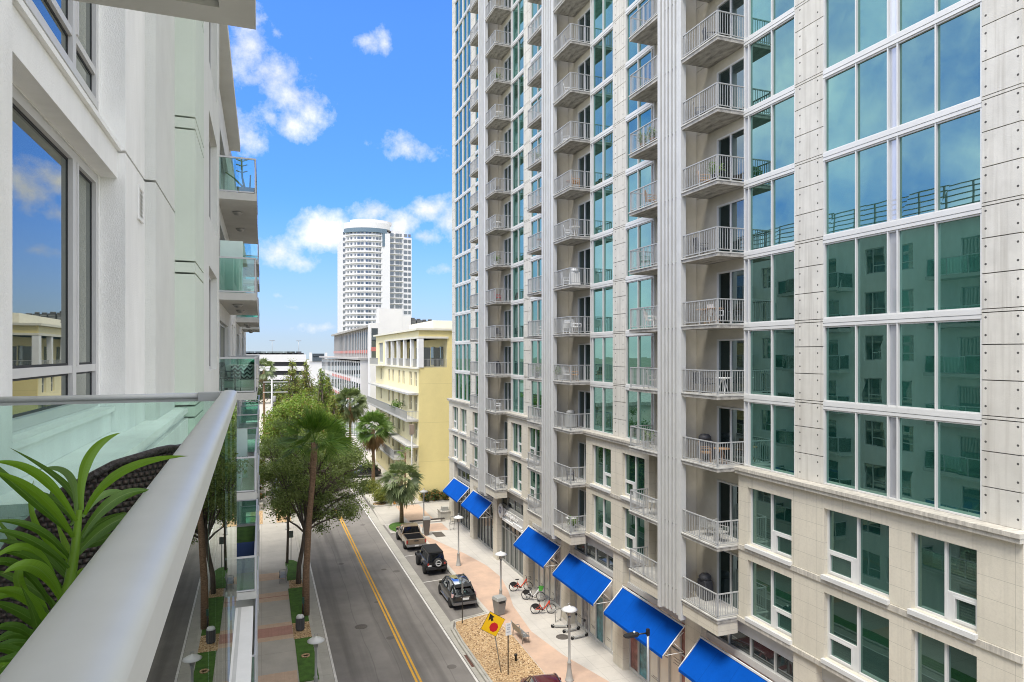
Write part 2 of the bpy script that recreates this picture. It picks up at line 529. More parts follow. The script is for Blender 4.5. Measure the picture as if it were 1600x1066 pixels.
M['band_red'] = jointed('pavement_band_red', (0.44, 0.24, 0.19), (0, 1), (0.2, 0.1), 0.006, 0.75, 0.9, 0.16, 2)
M['stamped'] = mat('stamped_concrete', (0.53, 0.37, 0.27), 0.9, 0.28, 0.55, col2=(0.44, 0.32, 0.25), bump=0.5, bscale=10)
M['turf'] = mat('artificial_turf', (0.065, 0.15, 0.018), 0.95, 0.42, 2.2, bump=0.7, bscale=90)
def gravel():
    m = mat('river_gravel', (0.5, 0.3, 0.13), 0.9)
    t = m.node_tree; p = t.nodes['Principled BSDF']
    c = N(t, 'ShaderNodeTexCoord')
    v = N(t, 'ShaderNodeTexVoronoi'); v.inputs['Scale'].default_value = 13
    t.links.new(c.outputs['Object'], v.inputs['Vector'])
    s = N(t, 'ShaderNodeSeparateColor'); t.links.new(v.outputs['Color'], s.inputs[0])
    col = mixc(t, s.outputs[0], (0.38, 0.235, 0.115), (0.62, 0.43, 0.235))
    col = mixc(t, mth(t, 'GREATER_THAN', s.outputs[1], 0.86), col, (0.20, 0.115, 0.05))
    col = mixc(t, mth(t, 'GREATER_THAN', s.outputs[2], 0.88), col, (0.70, 0.54, 0.34))
    t.links.new(col, p.inputs['Base Color'])
    b = N(t, 'ShaderNodeBump'); b.inputs['Strength'].default_value = 1.0; b.inputs['Distance'].default_value = 0.05; b.invert = True
    t.links.new(v.outputs['Distance'], b.inputs['Height'])
    t.links.new(b.outputs[0], p.inputs['Normal'])
    return m
M['gravel'] = gravel()

# left pavement, its kerb, gutter and edge line
sheet('pavement', rect(-9, 3.0, -40, 61.8), 0, M['walk_left'], thick=0.14)
sheet('pavement', rect(-9, 3.0, 75.5, 300), 0, M['walk_left'], thick=0.14)
sheet('driveway', [(-9, 61.8), (3.3, 61.8), (3.3, 75.5), (-9, 75.5)], -0.02, M['driveway'], thick=0.12)
b = MB(); b.box(3.0, 3.2, -40, 61.7, -0.14, 0.02); b.box(3.0, 3.2, 75.6, 300, -0.14, 0.02); struct('kerb', b, M['kerb'])
b = MB(); b.box(3.2, 3.80, -40, 300, -0.14, RZ + 0.006); b.box(11.32, 12.0, -40, 300, -0.14, RZ + 0.006); struct('gutter', b, M['gutter'])
b = MB()
for x0, x1 in ((3.82, 3.95), (11.14, 11.27)): b.poly([(x0, -40, RZ + .008), (x1, -40, RZ + .008), (x1, 300, RZ + .008), (x0, 300, RZ + .008)])
b.poly([(12.05, 52.0, RZ + .008), (14.5, 52.25, RZ + .008), (14.5, 52.37, RZ + .008), (12.05, 52.12, RZ + .008)])
b.poly([(12.05, 59.3, RZ + .008), (14.5, 59.55, RZ + .008), (14.5, 59.67, RZ + .008), (12.05, 59.42, RZ + .008)])
struct('road_marking', b, M['line_white'])
b = MB()
for x0, x1 in ((7.98, 8.11), (8.21, 8.34)): b.poly([(x0, -40, RZ + .008), (x1, -40, RZ + .008), (x1, 80, RZ + .008), (x0, 80, RZ + .008)])
struct('road_marking', b, M['line_yellow'])
# paving bands across the left pavement
for y0, y1, k in ((51.7, 53.6, 'band_pale'), (56.6, 58.4, 'band_pale'), (44.6, 47.4, 'band_pale'), (37.0, 40.0, 'band_pale'), (30.5, 32.5, 'band_pale')):
    sheet('paving_band', rect(-8.9, 1.88, y0, y1), 0.004, M[k])
sheet('paving_band', rect(-8.9, 1.88, 45.25, 46.75), 0.008, M['band_red'])
b = MB(); b.poly([(-8.9, 52.55, .009), (1.88, 52.55, .009), (1.88, 52.7, .009), (-8.9, 52.7, .009)]); struct('paving_band', b, M['band_red'])
# turf and gravel strip along the left kerb
def blob(cx, cy, rx, ry, n=22):
    return [(cx + rx * math.cos(2 * math.pi * i / n), cy + ry * math.sin(2 * math.pi * i / n)) for i in range(n)]
sheet('turf_strip', rect(1.9, 3.0, 47.0, 54.0), 0.035, M['turf'], 'stuff', thick=0.03)
sheet('turf_strip', rect(1.95, 3.0, 38.4, 44.3), 0.035, M['turf'], 'stuff', thick=0.03)
sheet('turf_strip', rect(1.95, 3.0, 25.0, 36.5), 0.035, M['turf'], 'stuff', thick=0.03)
sheet('turf_strip', [(1.9, 56.0), (3.0, 56.0), (3.0, 60.4), (2.6, 61.3), (2.2, 61.5), (1.9, 61.0)], 0.035, M['turf'], 'stuff', thick=0.03)
sheet('gravel_patch', rect(1.9, 3.0, 44.3, 47.0), 0.01, M['gravel'], 'stuff')
sheet('gravel_patch', rect(2.0, 3.0, 54.0, 56.0), 0.01, M['gravel'], 'stuff')
sheet('gravel_patch', rect(1.5, 3.0, 75.6, 83.0), 0.01, M['gravel'], 'stuff')
sheet('gravel_patch', rect(-1.2, 0.1, 75.6, 82.0), 0.01, M['gravel'], 'stuff')

# right pavement
RP = [(12.2, -40), (26, -40), (26, 70.9), (12.2, 70.9), (12.2, 67.2), (14.7, 66.6), (14.7, 44.2), (12.2, 43.6)]
sheet('pavement', RP, 0, M['walk_right'], thick=0.14)
b = MB()
def strip(b, pts, wd, z0, z1):
    for (xa, ya), (xb, yb) in zip(pts[:-1], pts[1:]):
        d = Vector((xb - xa, yb - ya)); d.normalize(); n = Vector((-d.y, d.x)) * wd
        b.hexa([(xa, ya, z0), (xb, yb, z0), (xb + n.x, yb + n.y, z0), (xa + n.x, ya + n.y, z0)], [(xa, ya, z1), (xb, yb, z1), (xb + n.x, yb + n.y, z1), (xa + n.x, ya + n.y, z1)])
BED = [(14.95, 33.75), (12.0, 33.75), (11.78, 34.4), (11.75, 35), (11.72, 40.2), (11.8, 42.4), (12.15, 43.5), (14.75, 44.15)]
strip(b, BED, 0.16, -0.14, 0.03)
strip(b, [(14.75, 44.3), (14.75, 66.4)], 0.16, -0.14, 0.025)
strip(b, [(14.6, 66.6), (12.6, 67.3), (12.2, 68.4), (12.3, 70.6)], -0.18, -0.14, 0.03)
struct('kerb', b, M['kerb'])
sheet('pavement', [(11.75, -40), (12.3, -40), (12.3, 43.5), (11.9, 42.4), (11.78, 40.2), (11.8, 35)], 0.0, M['kerb'], thick=0.14)
sheet('parking_bay', rect(11.95, 14.6, 5, 33.6), 0.004, M['asphalt'])
sheet('gravel_bed', [(12.1, 33.9), (11.95, 34.5), (11.93, 35), (11.9, 40.2), (11.98, 42.3), (12.25, 43.35), (14.8, 43.95), (15.1, 40.4), (14.95, 34.5), (14.95, 33.9)], 0.022, M['gravel'], 'stuff')
sheet('stamped_path', [(15.0, 66.0), (14.95, 44.1), (15.15, 40.4), (15.0, 34.5), (14.55, 28), (14.25, 10), (19.0, 10), (18.9, 29), (17.9, 32.7), (16.95, 36.4), (16.45, 40.2), (16.9, 44.7), (17.6, 47.6), (18.15, 50.8), (18.0, 54), (17.2, 58), (16.3, 61.2), (15.4, 64.5)], 0.006, M['stamped'])
sheet('stamped_path', [(15.6, 66.4), (18.0, 66.4), (18.0, 69.4), (15.6, 69.4)], 0.007, M['stamped'])
b = MB(); b.box(11.42, 11.9, 37.0, 38.6, RZ + .004, RZ + .02); struct('drain_grate', b, mat('rusted_iron', (0.13, 0.06, 0.04), 0.85, 0.3, 8))
b = MB(); b.box(11.66, 11.76, 34.3, 38.9, RZ, 0.0); struct('drain_grate', b, M['dark'])
# beyond the tower: forecourt, side street apron, pavement in front of the yellow block
sheet('driveway', [(11.9, 70.9), (30, 70.9), (30, 79.6), (12.6, 79.6), (12.2, 78.6)], RZ + 0.03, M['driveway'], thick=0.03)
sheet('stamped_path', [(14.9, 71.4), (17.7, 71.4), (17.7, 79.2), (14.9, 79.2)], RZ + 0.036, M['band_pale'])
sheet('pavement', [(12.3, 80.6), (12.9, 79.7), (30, 79.7), (30, 300), (12.3, 300)], 0, M['walk_right'], thick=0.14)
b = MB(); strip(b, [(12.2, 130), (12.2, 80.8), (12.45, 80.0), (13.0, 79.65), (30, 79.65)], 0.16, -0.14, 0.03); struct('kerb', b, M['kerb'])
sheet('gravel_patch', blob(13.3, 80.9, 0.8, 0.9), 0.012, M['gravel'], 'stuff')
sheet('turf_strip', blob(13.6, 69.0, 1.25, 2.2), 0.03, M['turf'], 'stuff', thick=0.03)
def disc(name, x, y, z, r, m, rim=None):
    b = MB(); b.lathe([(r, 0), (r * .93, .012), (0.001, .012)], 24)
    o = b.build(name, m, loc=(x, y, z)); return o
iron = mat('cast_iron', (0.11, 0.095, 0.08), 0.7, 0.3, 9, bump=0.6, bscale=40)
tag(disc('manhole_cover', 6.2, 45.1, RZ, 0.42, iron), 'round iron manhole cover set in the left lane of the road', 'manhole cover')
tag(disc('manhole_cover', 18.0, 38.7, 0.003, 0.42, iron), 'round manhole cover in the pale pavement in front of the scooters', 'manhole cover')
tag(disc('manhole_cover', 9.65, 56.4, RZ, 0.22, iron), 'small dark valve cover in the right lane across from the black jeep', 'valve cover')
b = MB(); b.box(-.5, .5, -.9, .9, 0.004, 0.016)
tag(b.build('utility_hatch', iron, loc=(16.6, 65, 0)), 'square metal hatch in the pavement beyond the pickup', 'hatch')

# ================================================================== APARTMENT TOWER
tower = thing('apartment_tower', 'tall concrete and teal glass apartment tower with stacked grey balconies on the right', 'apartment tower', (19.7, 12.2, 0))
def tb(mb, name, mats, parent=tower):
    """tower part given in world metres; stored relative to the tower's base"""
    mb.v = [(x - 19.7, y - 12.2, z) for x, y, z in mb.v]
    return mb.build(name, mats, parent)
Z0, FH, NF = 13.25, 3.08, 16
ZT = Z0 + FH * NF
MODS = (27.05, 41.5, 55.95)
# bays: (near y, far y, pane split list)
def baysplit(near): return None
BAYS = []
BAYS.append((13.31, 19.14, [14.74, 16.07, 16.43, 17.71]))
for c in MODS:
    BAYS.append((c - 6.49, c - 3.53, [c - 5.19, c - 3.82]))
    BAYS.append((c + 3.53, c + 6.49, [c + 3.82, c + 5.19]))
BAYS.append((63.9, 69.75, [65.33, 66.62, 66.98, 68.32]))
PIERS = [(12.2, 13.31), (19.14, 20.56), (33.54, 35.01), (47.99, 49.46), (62.44, 63.9), (69.75, 70.85)]
VIS = [6, 7, 8, 9, 12, 12, 14, 15]          # storeys of each bay that the street can see

core = MB()
core.box(20.05, 44, 12.25, 70.8, 6.4, ZT + 0.6)
tb(core, 'wall', M['beige_plain'])
roof = MB(); roof.box(19.5, 44.3, 12.0, 71.1, ZT + .62, ZT + 1.6); tb(roof, 'roof', M['concrete'])

# board-marked precast piers: three panels a storey with tie holes
def precast():
    m = mat('precast_panel', (0.62, 0.60, 0.545), 0.85, 0.16, 0.8, bump=0.25, bscale=30)
    t = m.node_tree; p = t.nodes['Principled BSDF']
    src = p.inputs['Base Color'].links[0].from_socket
    c = N(t, 'ShaderNodeTexCoord')
    mp = N(t, 'ShaderNodeMapping'); mp.inputs['Scale'].default_value = (7, 7, 0.25)
    t.links.new(c.outputs['Object'], mp.inputs[0])
    n = N(t, 'ShaderNodeTexNoise'); n.inputs['Scale'].default_value = 1; n.inputs['Detail'].default_value = 7
    t.links.new(mp.outputs[0], n.inputs['Vector'])
    src = mixc(t, mth(t, 'MULTIPLY', mth(t, 'SUBTRACT', n.outputs[0], 0.47), 2.4, clamp=True), src, (0.33, 0.305, 0.26))
    gi = N(t, 'ShaderNodeNewGeometry')
    src = mixc(t, mth(t, 'MULTIPLY', gi.outputs['Random Per Island'], 0.35), src, (0.52, 0.495, 0.44))
    s = N(t, 'ShaderNodeSeparateXYZ'); t.links.new(c.outputs['Object'], s.inputs[0])
    z = mth(t, 'MULTIPLY', mth(t, 'SUBTRACT', mth(t, 'FRACT', mth(t, 'DIVIDE', mth(t, 'ADD', s.outputs[2], 100 * FH / 6), FH / 6)), 0.5), FH / 6)
    y = mth(t, 'SUBTRACT', mth(t, 'ABSOLUTE', s.outputs[1]), 0.44)
    d = mth(t, 'SQRT', mth(t, 'ADD', mth(t, 'MULTIPLY', z, z), mth(t, 'MULTIPLY', y, y)))
    t.links.new(mixc(t, mth(t, 'LESS_THAN', d, 0.034), src, (0.07, 0.065, 0.06)), p.inputs['Base Color'])
    return m
M['precast'] = precast()
for ya, yb in PIERS:
    b = MB(); yc = (ya + yb) / 2; h = (yb - ya) / 2 - .004
    b.box(0.10, 0.34, -h + .02, h - .02, 0, ZT - Z0)
    for k in range(NF * 3):
        z = k * FH / 3
        top = z + FH / 3 - .028
        if k % 3 == 2: top -= 0.10
        b.box(-0.11, 0.08, -h, h, z, top)
        if k % 3 == 2: b.box(-0.11, 0.08, -h, h, top + .028, z + FH / 3 - .025)
    b.build('pier', M['precast'], tower, loc=(0, yc - 12.2, Z0))
# near gable end of the tower, same panels
b = MB()
for k in range(NF * 3):
    z = Z0 + k * FH / 3
    b.box(20.05, 44, 12.22, 12.245, z, z + FH / 3 - .03)
tb(b, 'gable_wall', M['concrete'])

# one window mesh (frame) and one pane mesh per bay, copied storey by storey
PANE_H = FH - 0.29
def bay_meshes(y0, y1, cuts, zlo=0.0, zhi=PANE_H):
    fr, gl = MB(), MB()
    ys = [y0] + cuts + [y1]
    fw = 0.046
    for i, y in enumerate(ys):
        a = y if i == 0 else y - fw / 2
        c = y if i == len(ys) - 1 else y + fw / 2
        if i == 0: c = y + fw
        if i == len(ys) - 1: a = y - fw
        fr.box(-0.10, 0.10, a, c, zlo, zhi)
    for a, c in zip(ys[:-1], ys[1:]):
        a += fw if a == y0 else fw / 2; c -= fw if c == y1 else fw / 2
        fr.box(-0.07, 0.10, a, c, zlo, zlo + .05); fr.box(-0.07, 0.10, a, c, zhi - .05, zhi)
        gl.cur = 1 if (c - a) < 0.5 else 0
        # each light is set a hair out of true, as real glazing is
        e = [random.uniform(-.003, .003) for _ in range(4)]
        g0, g1 = zlo + .05, zhi - .05
        gl.hexa([(0.0 + e[0], a, g0), (0.03 + e[0], a, g0), (0.03 + e[1], c, g0), (0.0 + e[1], c, g0)],
                [(0.0 + e[2], a, g1), (0.03 + e[2], a, g1), (0.03 + e[3], c, g1), (0.0 + e[3], c, g1)])
    return fr, gl
extraF, extraG = MB(), MB()
for bi, (y0, y1, cuts) in enumerate(BAYS):
    protos = []
    for q in range(3):
        fr, gl = bay_meshes(y0 - 12.2, y1 - 12.2, [c - 12.2 for c in cuts])
        protos.append((fr, gl))
    made = []
    hidden = bi in (4, 6)
    for k in range(NF):
        fr, gl = protos[k % 3]
        if k < VIS[bi] and not hidden:
            if k < 3:
                o = fr.build('window', M['white_metal'], tower, loc=(0, 0, Z0 + k * FH))
                gl.build('pane', [M['tower_glass'], M['grey_panel']], o)
                made.append(o)
            else:
                copy_part(made[k % 3], tower, (0, 0, Z0 + k * FH))
        else:
            for src, dst in ((fr, extraF), (gl, extraG)):
                n = len(dst.v)
                dst.v += [(x, y, z + Z0 + k * FH) for x, y, z in src.v]
                dst.f += [tuple(i + n for i in f) for f in src.f]; dst.mi += src.mi; dst.sm += src.sm
o = tag(extraF.build('upper_windows', M['white_metal'], tower), kind='stuff')
tag(extraG.build('upper_panes', [M['tower_glass'], M['grey_panel']], o), kind='stuff')
# white spandrel bands, one part a storey
extraB = MB()
for k in range(1, NF + 1):
    z1 = Z0 + k * FH - .004; z0 = Z0 + k * FH - .286
    for bi, (y0, y1, _) in enumerate(BAYS):
        b = extraB if (k > VIS[bi] + 1 or bi in (4, 6)) else MB()
        b.box(19.585, 19.9, y0, y1, z0, z0 + .10); b.box(19.60, 19.9, y0 + .002, y1 - .002, z0 + .10, z0 + .125); b.box(19.575, 19.9, y0, y1, z0 + .125, z1)
        if b is not extraB: tb(b, 'spandrel_band', M['white_metal'])
tag(tb(extraB, 'upper_spandrel_bands', M['white_metal']), kind='stuff')

# wall behind the balconies, party wall and louvred service column of each module
for ci, c in enumerate(MODS):
    b = MB()
    b.box(19.74, 20.0, c - 3.53, c - 1.55, 6.55, 6.56)
    door = None
    for fl in range(-2, NF):
        z = Z0 + fl * FH
        if fl in (-2, -1): z = 6.75 + (fl + 2) * 3.1
        # solid wall left of the door and above it, and the far flank behind the column
        b.box(19.72, 20.0, c - 1.55, c + 3.52, z, z + 3.08 - .02)
        b.box(19.72, 20.0, c - 3.52, c - 1.55, z + 2.45, z + 3.08 - .02)
    tb(b, 'recess_wall', M['beige_plain'])
    b = MB(); b.box(18.42, 19.71, c - .02, c + .24, 6.0, ZT); tb(b, 'party_wall', M['beige_plain'])
    b = MB()
    za, zb = 5.75, ZT + .3
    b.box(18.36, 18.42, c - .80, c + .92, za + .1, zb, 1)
    for y in (c - .86, c + .88): 
        b.cur = 0; b.box(18.16, 18.44, y - .10, y + .10, za, zb)
    for i in range(5):
        y = c - .62 + i * .30
        b.box(18.20, 18.355, y - .075, y + .075, za + .12, zb)
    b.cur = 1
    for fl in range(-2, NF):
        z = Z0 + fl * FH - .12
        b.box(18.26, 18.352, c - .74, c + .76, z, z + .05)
    tb(b, 'louvre_column', [M['louvre'], M['louvre_back']])

# sliding doors (near side of every module)
def door_meshes():
    fr, gl = MB(), MB()
    y0, y1, h = -3.50, -1.57, 2.43
    ym = (y0 + y1) / 2
    for a, c2 in ((y0, y0 + .07), (y1 - .07, y1), (ym - .045, ym + .045)): fr.box(-.03, .10, a, c2, 0.03, h)
    fr.box(-.03, .10, y0 + .07, ym - .045, h - .08, h); fr.box(-.03, .10, ym + .045, y1 - .07, h - .08, h)
    fr.box(-.03, .12, y0, y1, 0, .03)
    gl.box(.03, .05, y0 + .07, ym - .045, .03, h - .08); gl.box(.06, .08, ym + .045, y1 - .07, .03, h - .08)
    return fr, gl
fr, gl = door_meshes()
dproto = None
for ci, c in enumerate(MODS):
    for fl in range(-2, (7, 10, 14)[ci]):
        z = Z0 + fl * FH if fl >= 0 else 6.75 + (fl + 2) * 3.1
        loc = (0.02, c - 12.2, z + .01)
        if dproto is None:
            dproto = fr.build('sliding_door', M['white_metal'], tower, loc=loc); gl.build('pane', M['door_glass'], dproto)
        else: copy_part(dproto, tower, loc)

# balconies: slab with a picket railing as its sub-part
def balcony_meshes(ya, yb, open_side, podium=False):
    """ya..yb along the street, front at x=-1.5; open_side = the y of the exposed flank"""
    s, r = MB(), MB()
    s.cur = 0; s.box(-1.5, -0.005, ya, yb, -.20, -.055)
    s.cur = 1; s.box(-1.54, -0.005, ya - .02, yb + .02, -.055, 0)
    if podium: s.box(-1.535, -.005, ya - .015, yb + .015, -.16, -.055)
    H = 1.07
    inn = -1.47
    def run(p, q):
        p, q = Vector(p), Vector(q); L = (q - p).length; n = max(2, int(L / .118))
        d = (q - p) / L
        nrm = Vector((-d.y, d.x, 0))
        def bar(a, c, wd, z0, z1):
            a = p + d * a; c = p + d * c
            o = nrm * wd
            r.hexa([tuple(a - o + Vector((0, 0, z0))), tuple(c - o + Vector((0, 0, z0))), tuple(c + o + Vector((0, 0, z0))), tuple(a + o + Vector((0, 0, z0)))],
                   [tuple(a - o + Vector((0, 0, z1))), tuple(c - o + Vector((0, 0, z1))), tuple(c + o + Vector((0, 0, z1))), tuple(a + o + Vector((0, 0, z1)))])
        bar(0, L, .028, H - .045, H); bar(0, L, .014, .09, .125)
        m = max(1, round(L / 1.35))
        for i in range(m + 1): bar(max(0, L * i / m - .03), min(L, L * i / m + .03), .022, 0.002, H - .046)
        for i in range(1, n):
            x = L * i / n
            if min(abs(x - L * k / m) for k in range(m + 1)) > .05: bar(x - .0095, x + .0095, .0095, .126, H - .046)
    run((inn, ya + .05, 0), (inn, yb - .05, 0))
    if open_side is not None: run((inn + .03, open_side, 0), (-.03, open_side, 0))
    return s, r
sl, rl = balcony_meshes(-3.55, -.98, -3.50)
ps, pr = balcony_meshes(-3.55, -.98, -3.50, True)
s2, r2 = balcony_meshes(1.0, 3.72, 3.67)
SM = [M['concrete'], M['slab_edge']]
apron = []
protoN = protoF = None
NEARZ = []
for ci, c in enumerate(MODS):
    for fl in range(-2, (8, 11, 15)[ci]):
        z = Z0 + fl * FH if fl >= 0 else 6.75 + (fl + 2) * 3.1
        if fl == 0: z = Z0 - .02
        locN = (0, c - 12.2, z)
        if protoN is None:
            protoN = sl.build('balcony', SM, tower, loc=locN); rl.build('railing', M['rail_metal'], protoN)
            protoF = s2.build('balcony', SM, tower, loc=locN); r2.build('railing', M['rail_metal'], protoF)
        else:
            copy_part(protoN, tower, locN); copy_part(protoF, tower, locN)
# upper balconies above the part the street can see
b = MB()
for ci, c in enumerate(MODS):
    for fl in range((8, 11, 15)[ci], NF):
        z = Z0 + fl * FH
        for a, d in ((c - 3.55, c - .98), (c + 1.0, c + 3.72)):
            b.box(18.2, 19.695, a, d, z - .2, z); b.box(18.2, 18.24, a, d, z + 1.0, z + 1.07)
tag(tb(b, 'upper_balconies', M['slab_edge']), kind='stuff')
# deep aprons under the lowest balconies
for c in MODS:
    tb(MB().box(18.24, 19.28, c - 3.52, c - 1.0, 6.02, 6.545), 'balcony_apron', M['beige'])
    tb(MB().box(18.24, 19.28, c + 1.02, c + 3.69, 6.02, 6.545), 'balcony_apron', M['beige'])

# ---------------- podium
def wall_holes(b, x0, x1, y0, y1, z0, z1, holes):
    """solid wall slab with rectangular openings (ya, yb, za, zb); butted boxes only"""
    ys = sorted({y0, y1} | {h[0] for h in holes} | {h[1] for h in holes})
    for a, c in zip(ys[:-1], ys[1:]):
        hs = sorted([(h[2], h[3]) for h in holes if h[0] <= a + 1e-6 and h[1] >= c - 1e-6])
        z = z0
        for ha, hb in hs:
            if ha > z + 1e-6: b.box(x0, x1, a, c, z, ha)
            z = hb
        if z1 > z + 1e-6: b.box(x0, x1, a, c, z, z1)
SEGS = [(12.0, 23.5), (30.6, 37.95), (45.05, 52.4), (59.5, 71.05)]
WZ = [(6.95, 9.36), (10.02, 12.44)]
WIN = [(13.25, 15.32, 'n'), (16.12, 18.82, 'f'), (20.42, 22.92, 'n')]
for c in MODS[:1]: pass
WIN += [(31.05, 33.4, 'f'), (34.75, 37.15, 'n'), (45.5, 47.85, 'f'), (49.2, 51.6, 'n'), (59.95, 62.3, 'f'), (64.4, 66.6, 'n'), (67.5, 69.6, 'f')]
for ya, yb in SEGS:
    b = MB()
    hs = [(a, c, z0, z1) for a, c, _ in WIN if ya < a < yb for z0, z1 in WZ]
    wall_holes(b, 19.3, 20.04, ya, yb, 6.62, 12.96, hs)
    tb(b, 'podium_wall', M['beige'])
    b = MB()
    b.box(19.12, 19.68, ya - .03, yb + .03, 12.965, 13.11); b.box(19.07, 19.70, ya - .05, yb + .05, 13.11, 13.24)
    b.box(19.20, 19.295, ya, yb, 6.62, 6.80); b.box(19.24, 19.297, ya, yb, 9.70, 9.90)
    tb(b, 'ledge', M['ledge'])
def podium_window(a, c, z0, z1, side):
    fr, gl = MB(), MB()
    x0, x1 = 19.46, 19.60
    w_ = 0.06
    fr.box(x0, x1, a, a + w_, z0, z1); fr.box(x0, x1, c - w_, c, z0, z1)
    fr.box(x0, x1, a + w_, c - w_, z0, z0 + w_); fr.box(x0, x1, a + w_, c - w_, z1 - w_, z1)
    # the small opening light sits at the near or the far end
    m = (a + c) / 2
    fr.box(x0 - .01, x1, m - .045, m + .045, z0 + w_, z1 - w_)
    q0, q1 = (a + w_, m - .045) if side == 'n' else (m + .045, c - w_)
    zt = z0 + 0.86
    fr.box(x0 - .005, x1, q0, q1, zt - .04, zt + .04)
    s0 = q0 if side == 'n' else q0 + .17
    s1 = q1 - .17 if side == 'n' else q1
    fr.box(x0, x1, *( (q1 - .17, q1) if side == 'n' else (q0, q0 + .17)), z0 + w_, zt - .04)
    for aa, cc, zz0, zz1 in ((s0, s0 + .07, z0 + w_, zt - .04), (s1 - .07, s1, z0 + w_, zt - .04), (s0 + .07, s1 - .07, z0 + w_, z0 + w_ + .07), (s0 + .07, s1 - .07, zt - .11, zt - .04)):
        fr.box(x0 - .02, x1, aa, cc, zz0, zz1)
    gl.box(19.52, 19.55, s0 + .07, s1 - .07, z0 + w_ + .07, zt - .11)
    gl.box(19.53, 19.56, q0, q1, zt + .04, z1 - w_)
    o0, o1 = (m + .045, c - w_) if side == 'n' else (a + w_, m - .045)
    gl.box(19.53, 19.56, o0, o1, z0 + w_, z1 - w_)
    fr.box(19.17, 19.46, a - .04, c + .04, z0 - .16, z0 - .004)
    o = tb(fr, 'window', M['white_metal'])
    gl.v = [(x - 19.7, y - 12.2, z) for x, y, z in gl.v]
    gl.build('pane', M['podium_glass'], o)
for a, c, s in WIN:
    for z0, z1 in WZ: podium_window(a, c, z0, z1, s)

# ---------------- street level: piers, fascia, high windows, shopfronts
SP = [(12.0, 13.2), (19.2, 20.35), (26.15, 27.4), (33.4, 34.5), (40.4, 41.75), (47.75, 48.85), (55.1, 56.2), (62.1, 63.2), (69.0, 71.0)]
for a, c in SP: tb(MB().box(19.32, 20.3, a, c, 0, 6.6), 'street_pier', M['beige'])
SHOPS = [(a[1], c[0]) for a, c in zip(SP[:-1], SP[1:])]
M['paper'] = glass_mirror('papered_glass', (0.8, 0.85, 0.85), (0.80, 0.75, 0.64), 0.03, vary=0.05)
M['poster_teal'] = mat('poster_print_teal', (0.10, 0.30, 0.34), 0.35, 0.7, 2.2, col2=(0.03, 0.05, 0.05))
M['poster_rose'] = mat('poster_print_rose', (0.36, 0.16, 0.15), 0.35, 0.7, 1.8, col2=(0.06, 0.035, 0.02))
M['poster_grey'] = mat('poster_print_grey', (0.34, 0.30, 0.27), 0.35, 0.8, 2.4, col2=(0.05, 0.07, 0.10))
M['print_line'] = mat('printed_line', (0.13, 0.12, 0.11), 0.5)
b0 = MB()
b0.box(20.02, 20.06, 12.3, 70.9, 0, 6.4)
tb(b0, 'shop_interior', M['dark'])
for si, (a, c) in enumerate(SHOPS):
    fr, gl, hw = MB(), MB(), MB()
    fr.box(19.62, 19.95, a, c, 4.72, 5.02)                                # fascia
    fr.box(19.60, 19.95, a, c, 5.93, 6.6)
    n = 4
    for i in range(n + 1):
        y = a + (c - a) * i / n
        y = min(max(y, a + .04), c - .04)
        fr.box(19.72, 19.9, y - .04, y + .04, 5.02, 5.93)
    hw.box(19.80, 19.83, a + .01, c - .01, 5.03, 5.92)
    tb(hw, 'high_window', M['store_glass'])
    fr.box(19.74, 19.98, a, c, 0, .18)
    n = 6
    for i in range(n + 1):
        y = min(max(a + (c - a) * i / n, a + .045), c - .045)
        fr.box(19.72, 19.95, y - .045, y + .045, .18, 4.72)
    fr.box(19.74, 19.93, a, c, 2.95, 3.05)
    fo = tb(fr, 'shopfront', M['lamp_grey'] if si > 4 else M['louvre'])
    for i in range(n):
        y0 = a + (c - a) * i / n + .05; y1 = a + (c - a) * (i + 1) / n - .05
        if i == 0: y0 = a + .09
        if i == n - 1: y1 = c - .09
        pm = M['store_glass']
        if si in (1, 2, 3, 4):
            pm = M['paper']
            if (si, i) in ((2, 4), (3, 2)): pm = M['poster_teal']
            if (si, i) in ((2, 0), (2, 5)): pm = M['poster_rose']
            if (si, i) in ((3, 4), (4, 1)): pm = M['poster_grey']
            if (si, i) in ((1, 0), (1, 3)): pm = M['poster_rose']
        q = MB(); q.box(19.80, 19.83, y0, y1, .19, 2.94); q.box(19.80, 19.83, y0, y1, 3.06, 4.71)
        if pm is M['paper']:
            q.cur = 1
            for z in (2.55, 2.40, 2.25, 0.72, 0.62): 
                q.box(19.792, 19.798, y0 + .12, y0 + (y1 - y0) * random.uniform(.55, .85), z, z + .025)
        q.v = [(x - 19.7, y - 12.2, z) for x, y, z in q.v]
        q.build('shop_pane', [pm, M['print_line']], fo)
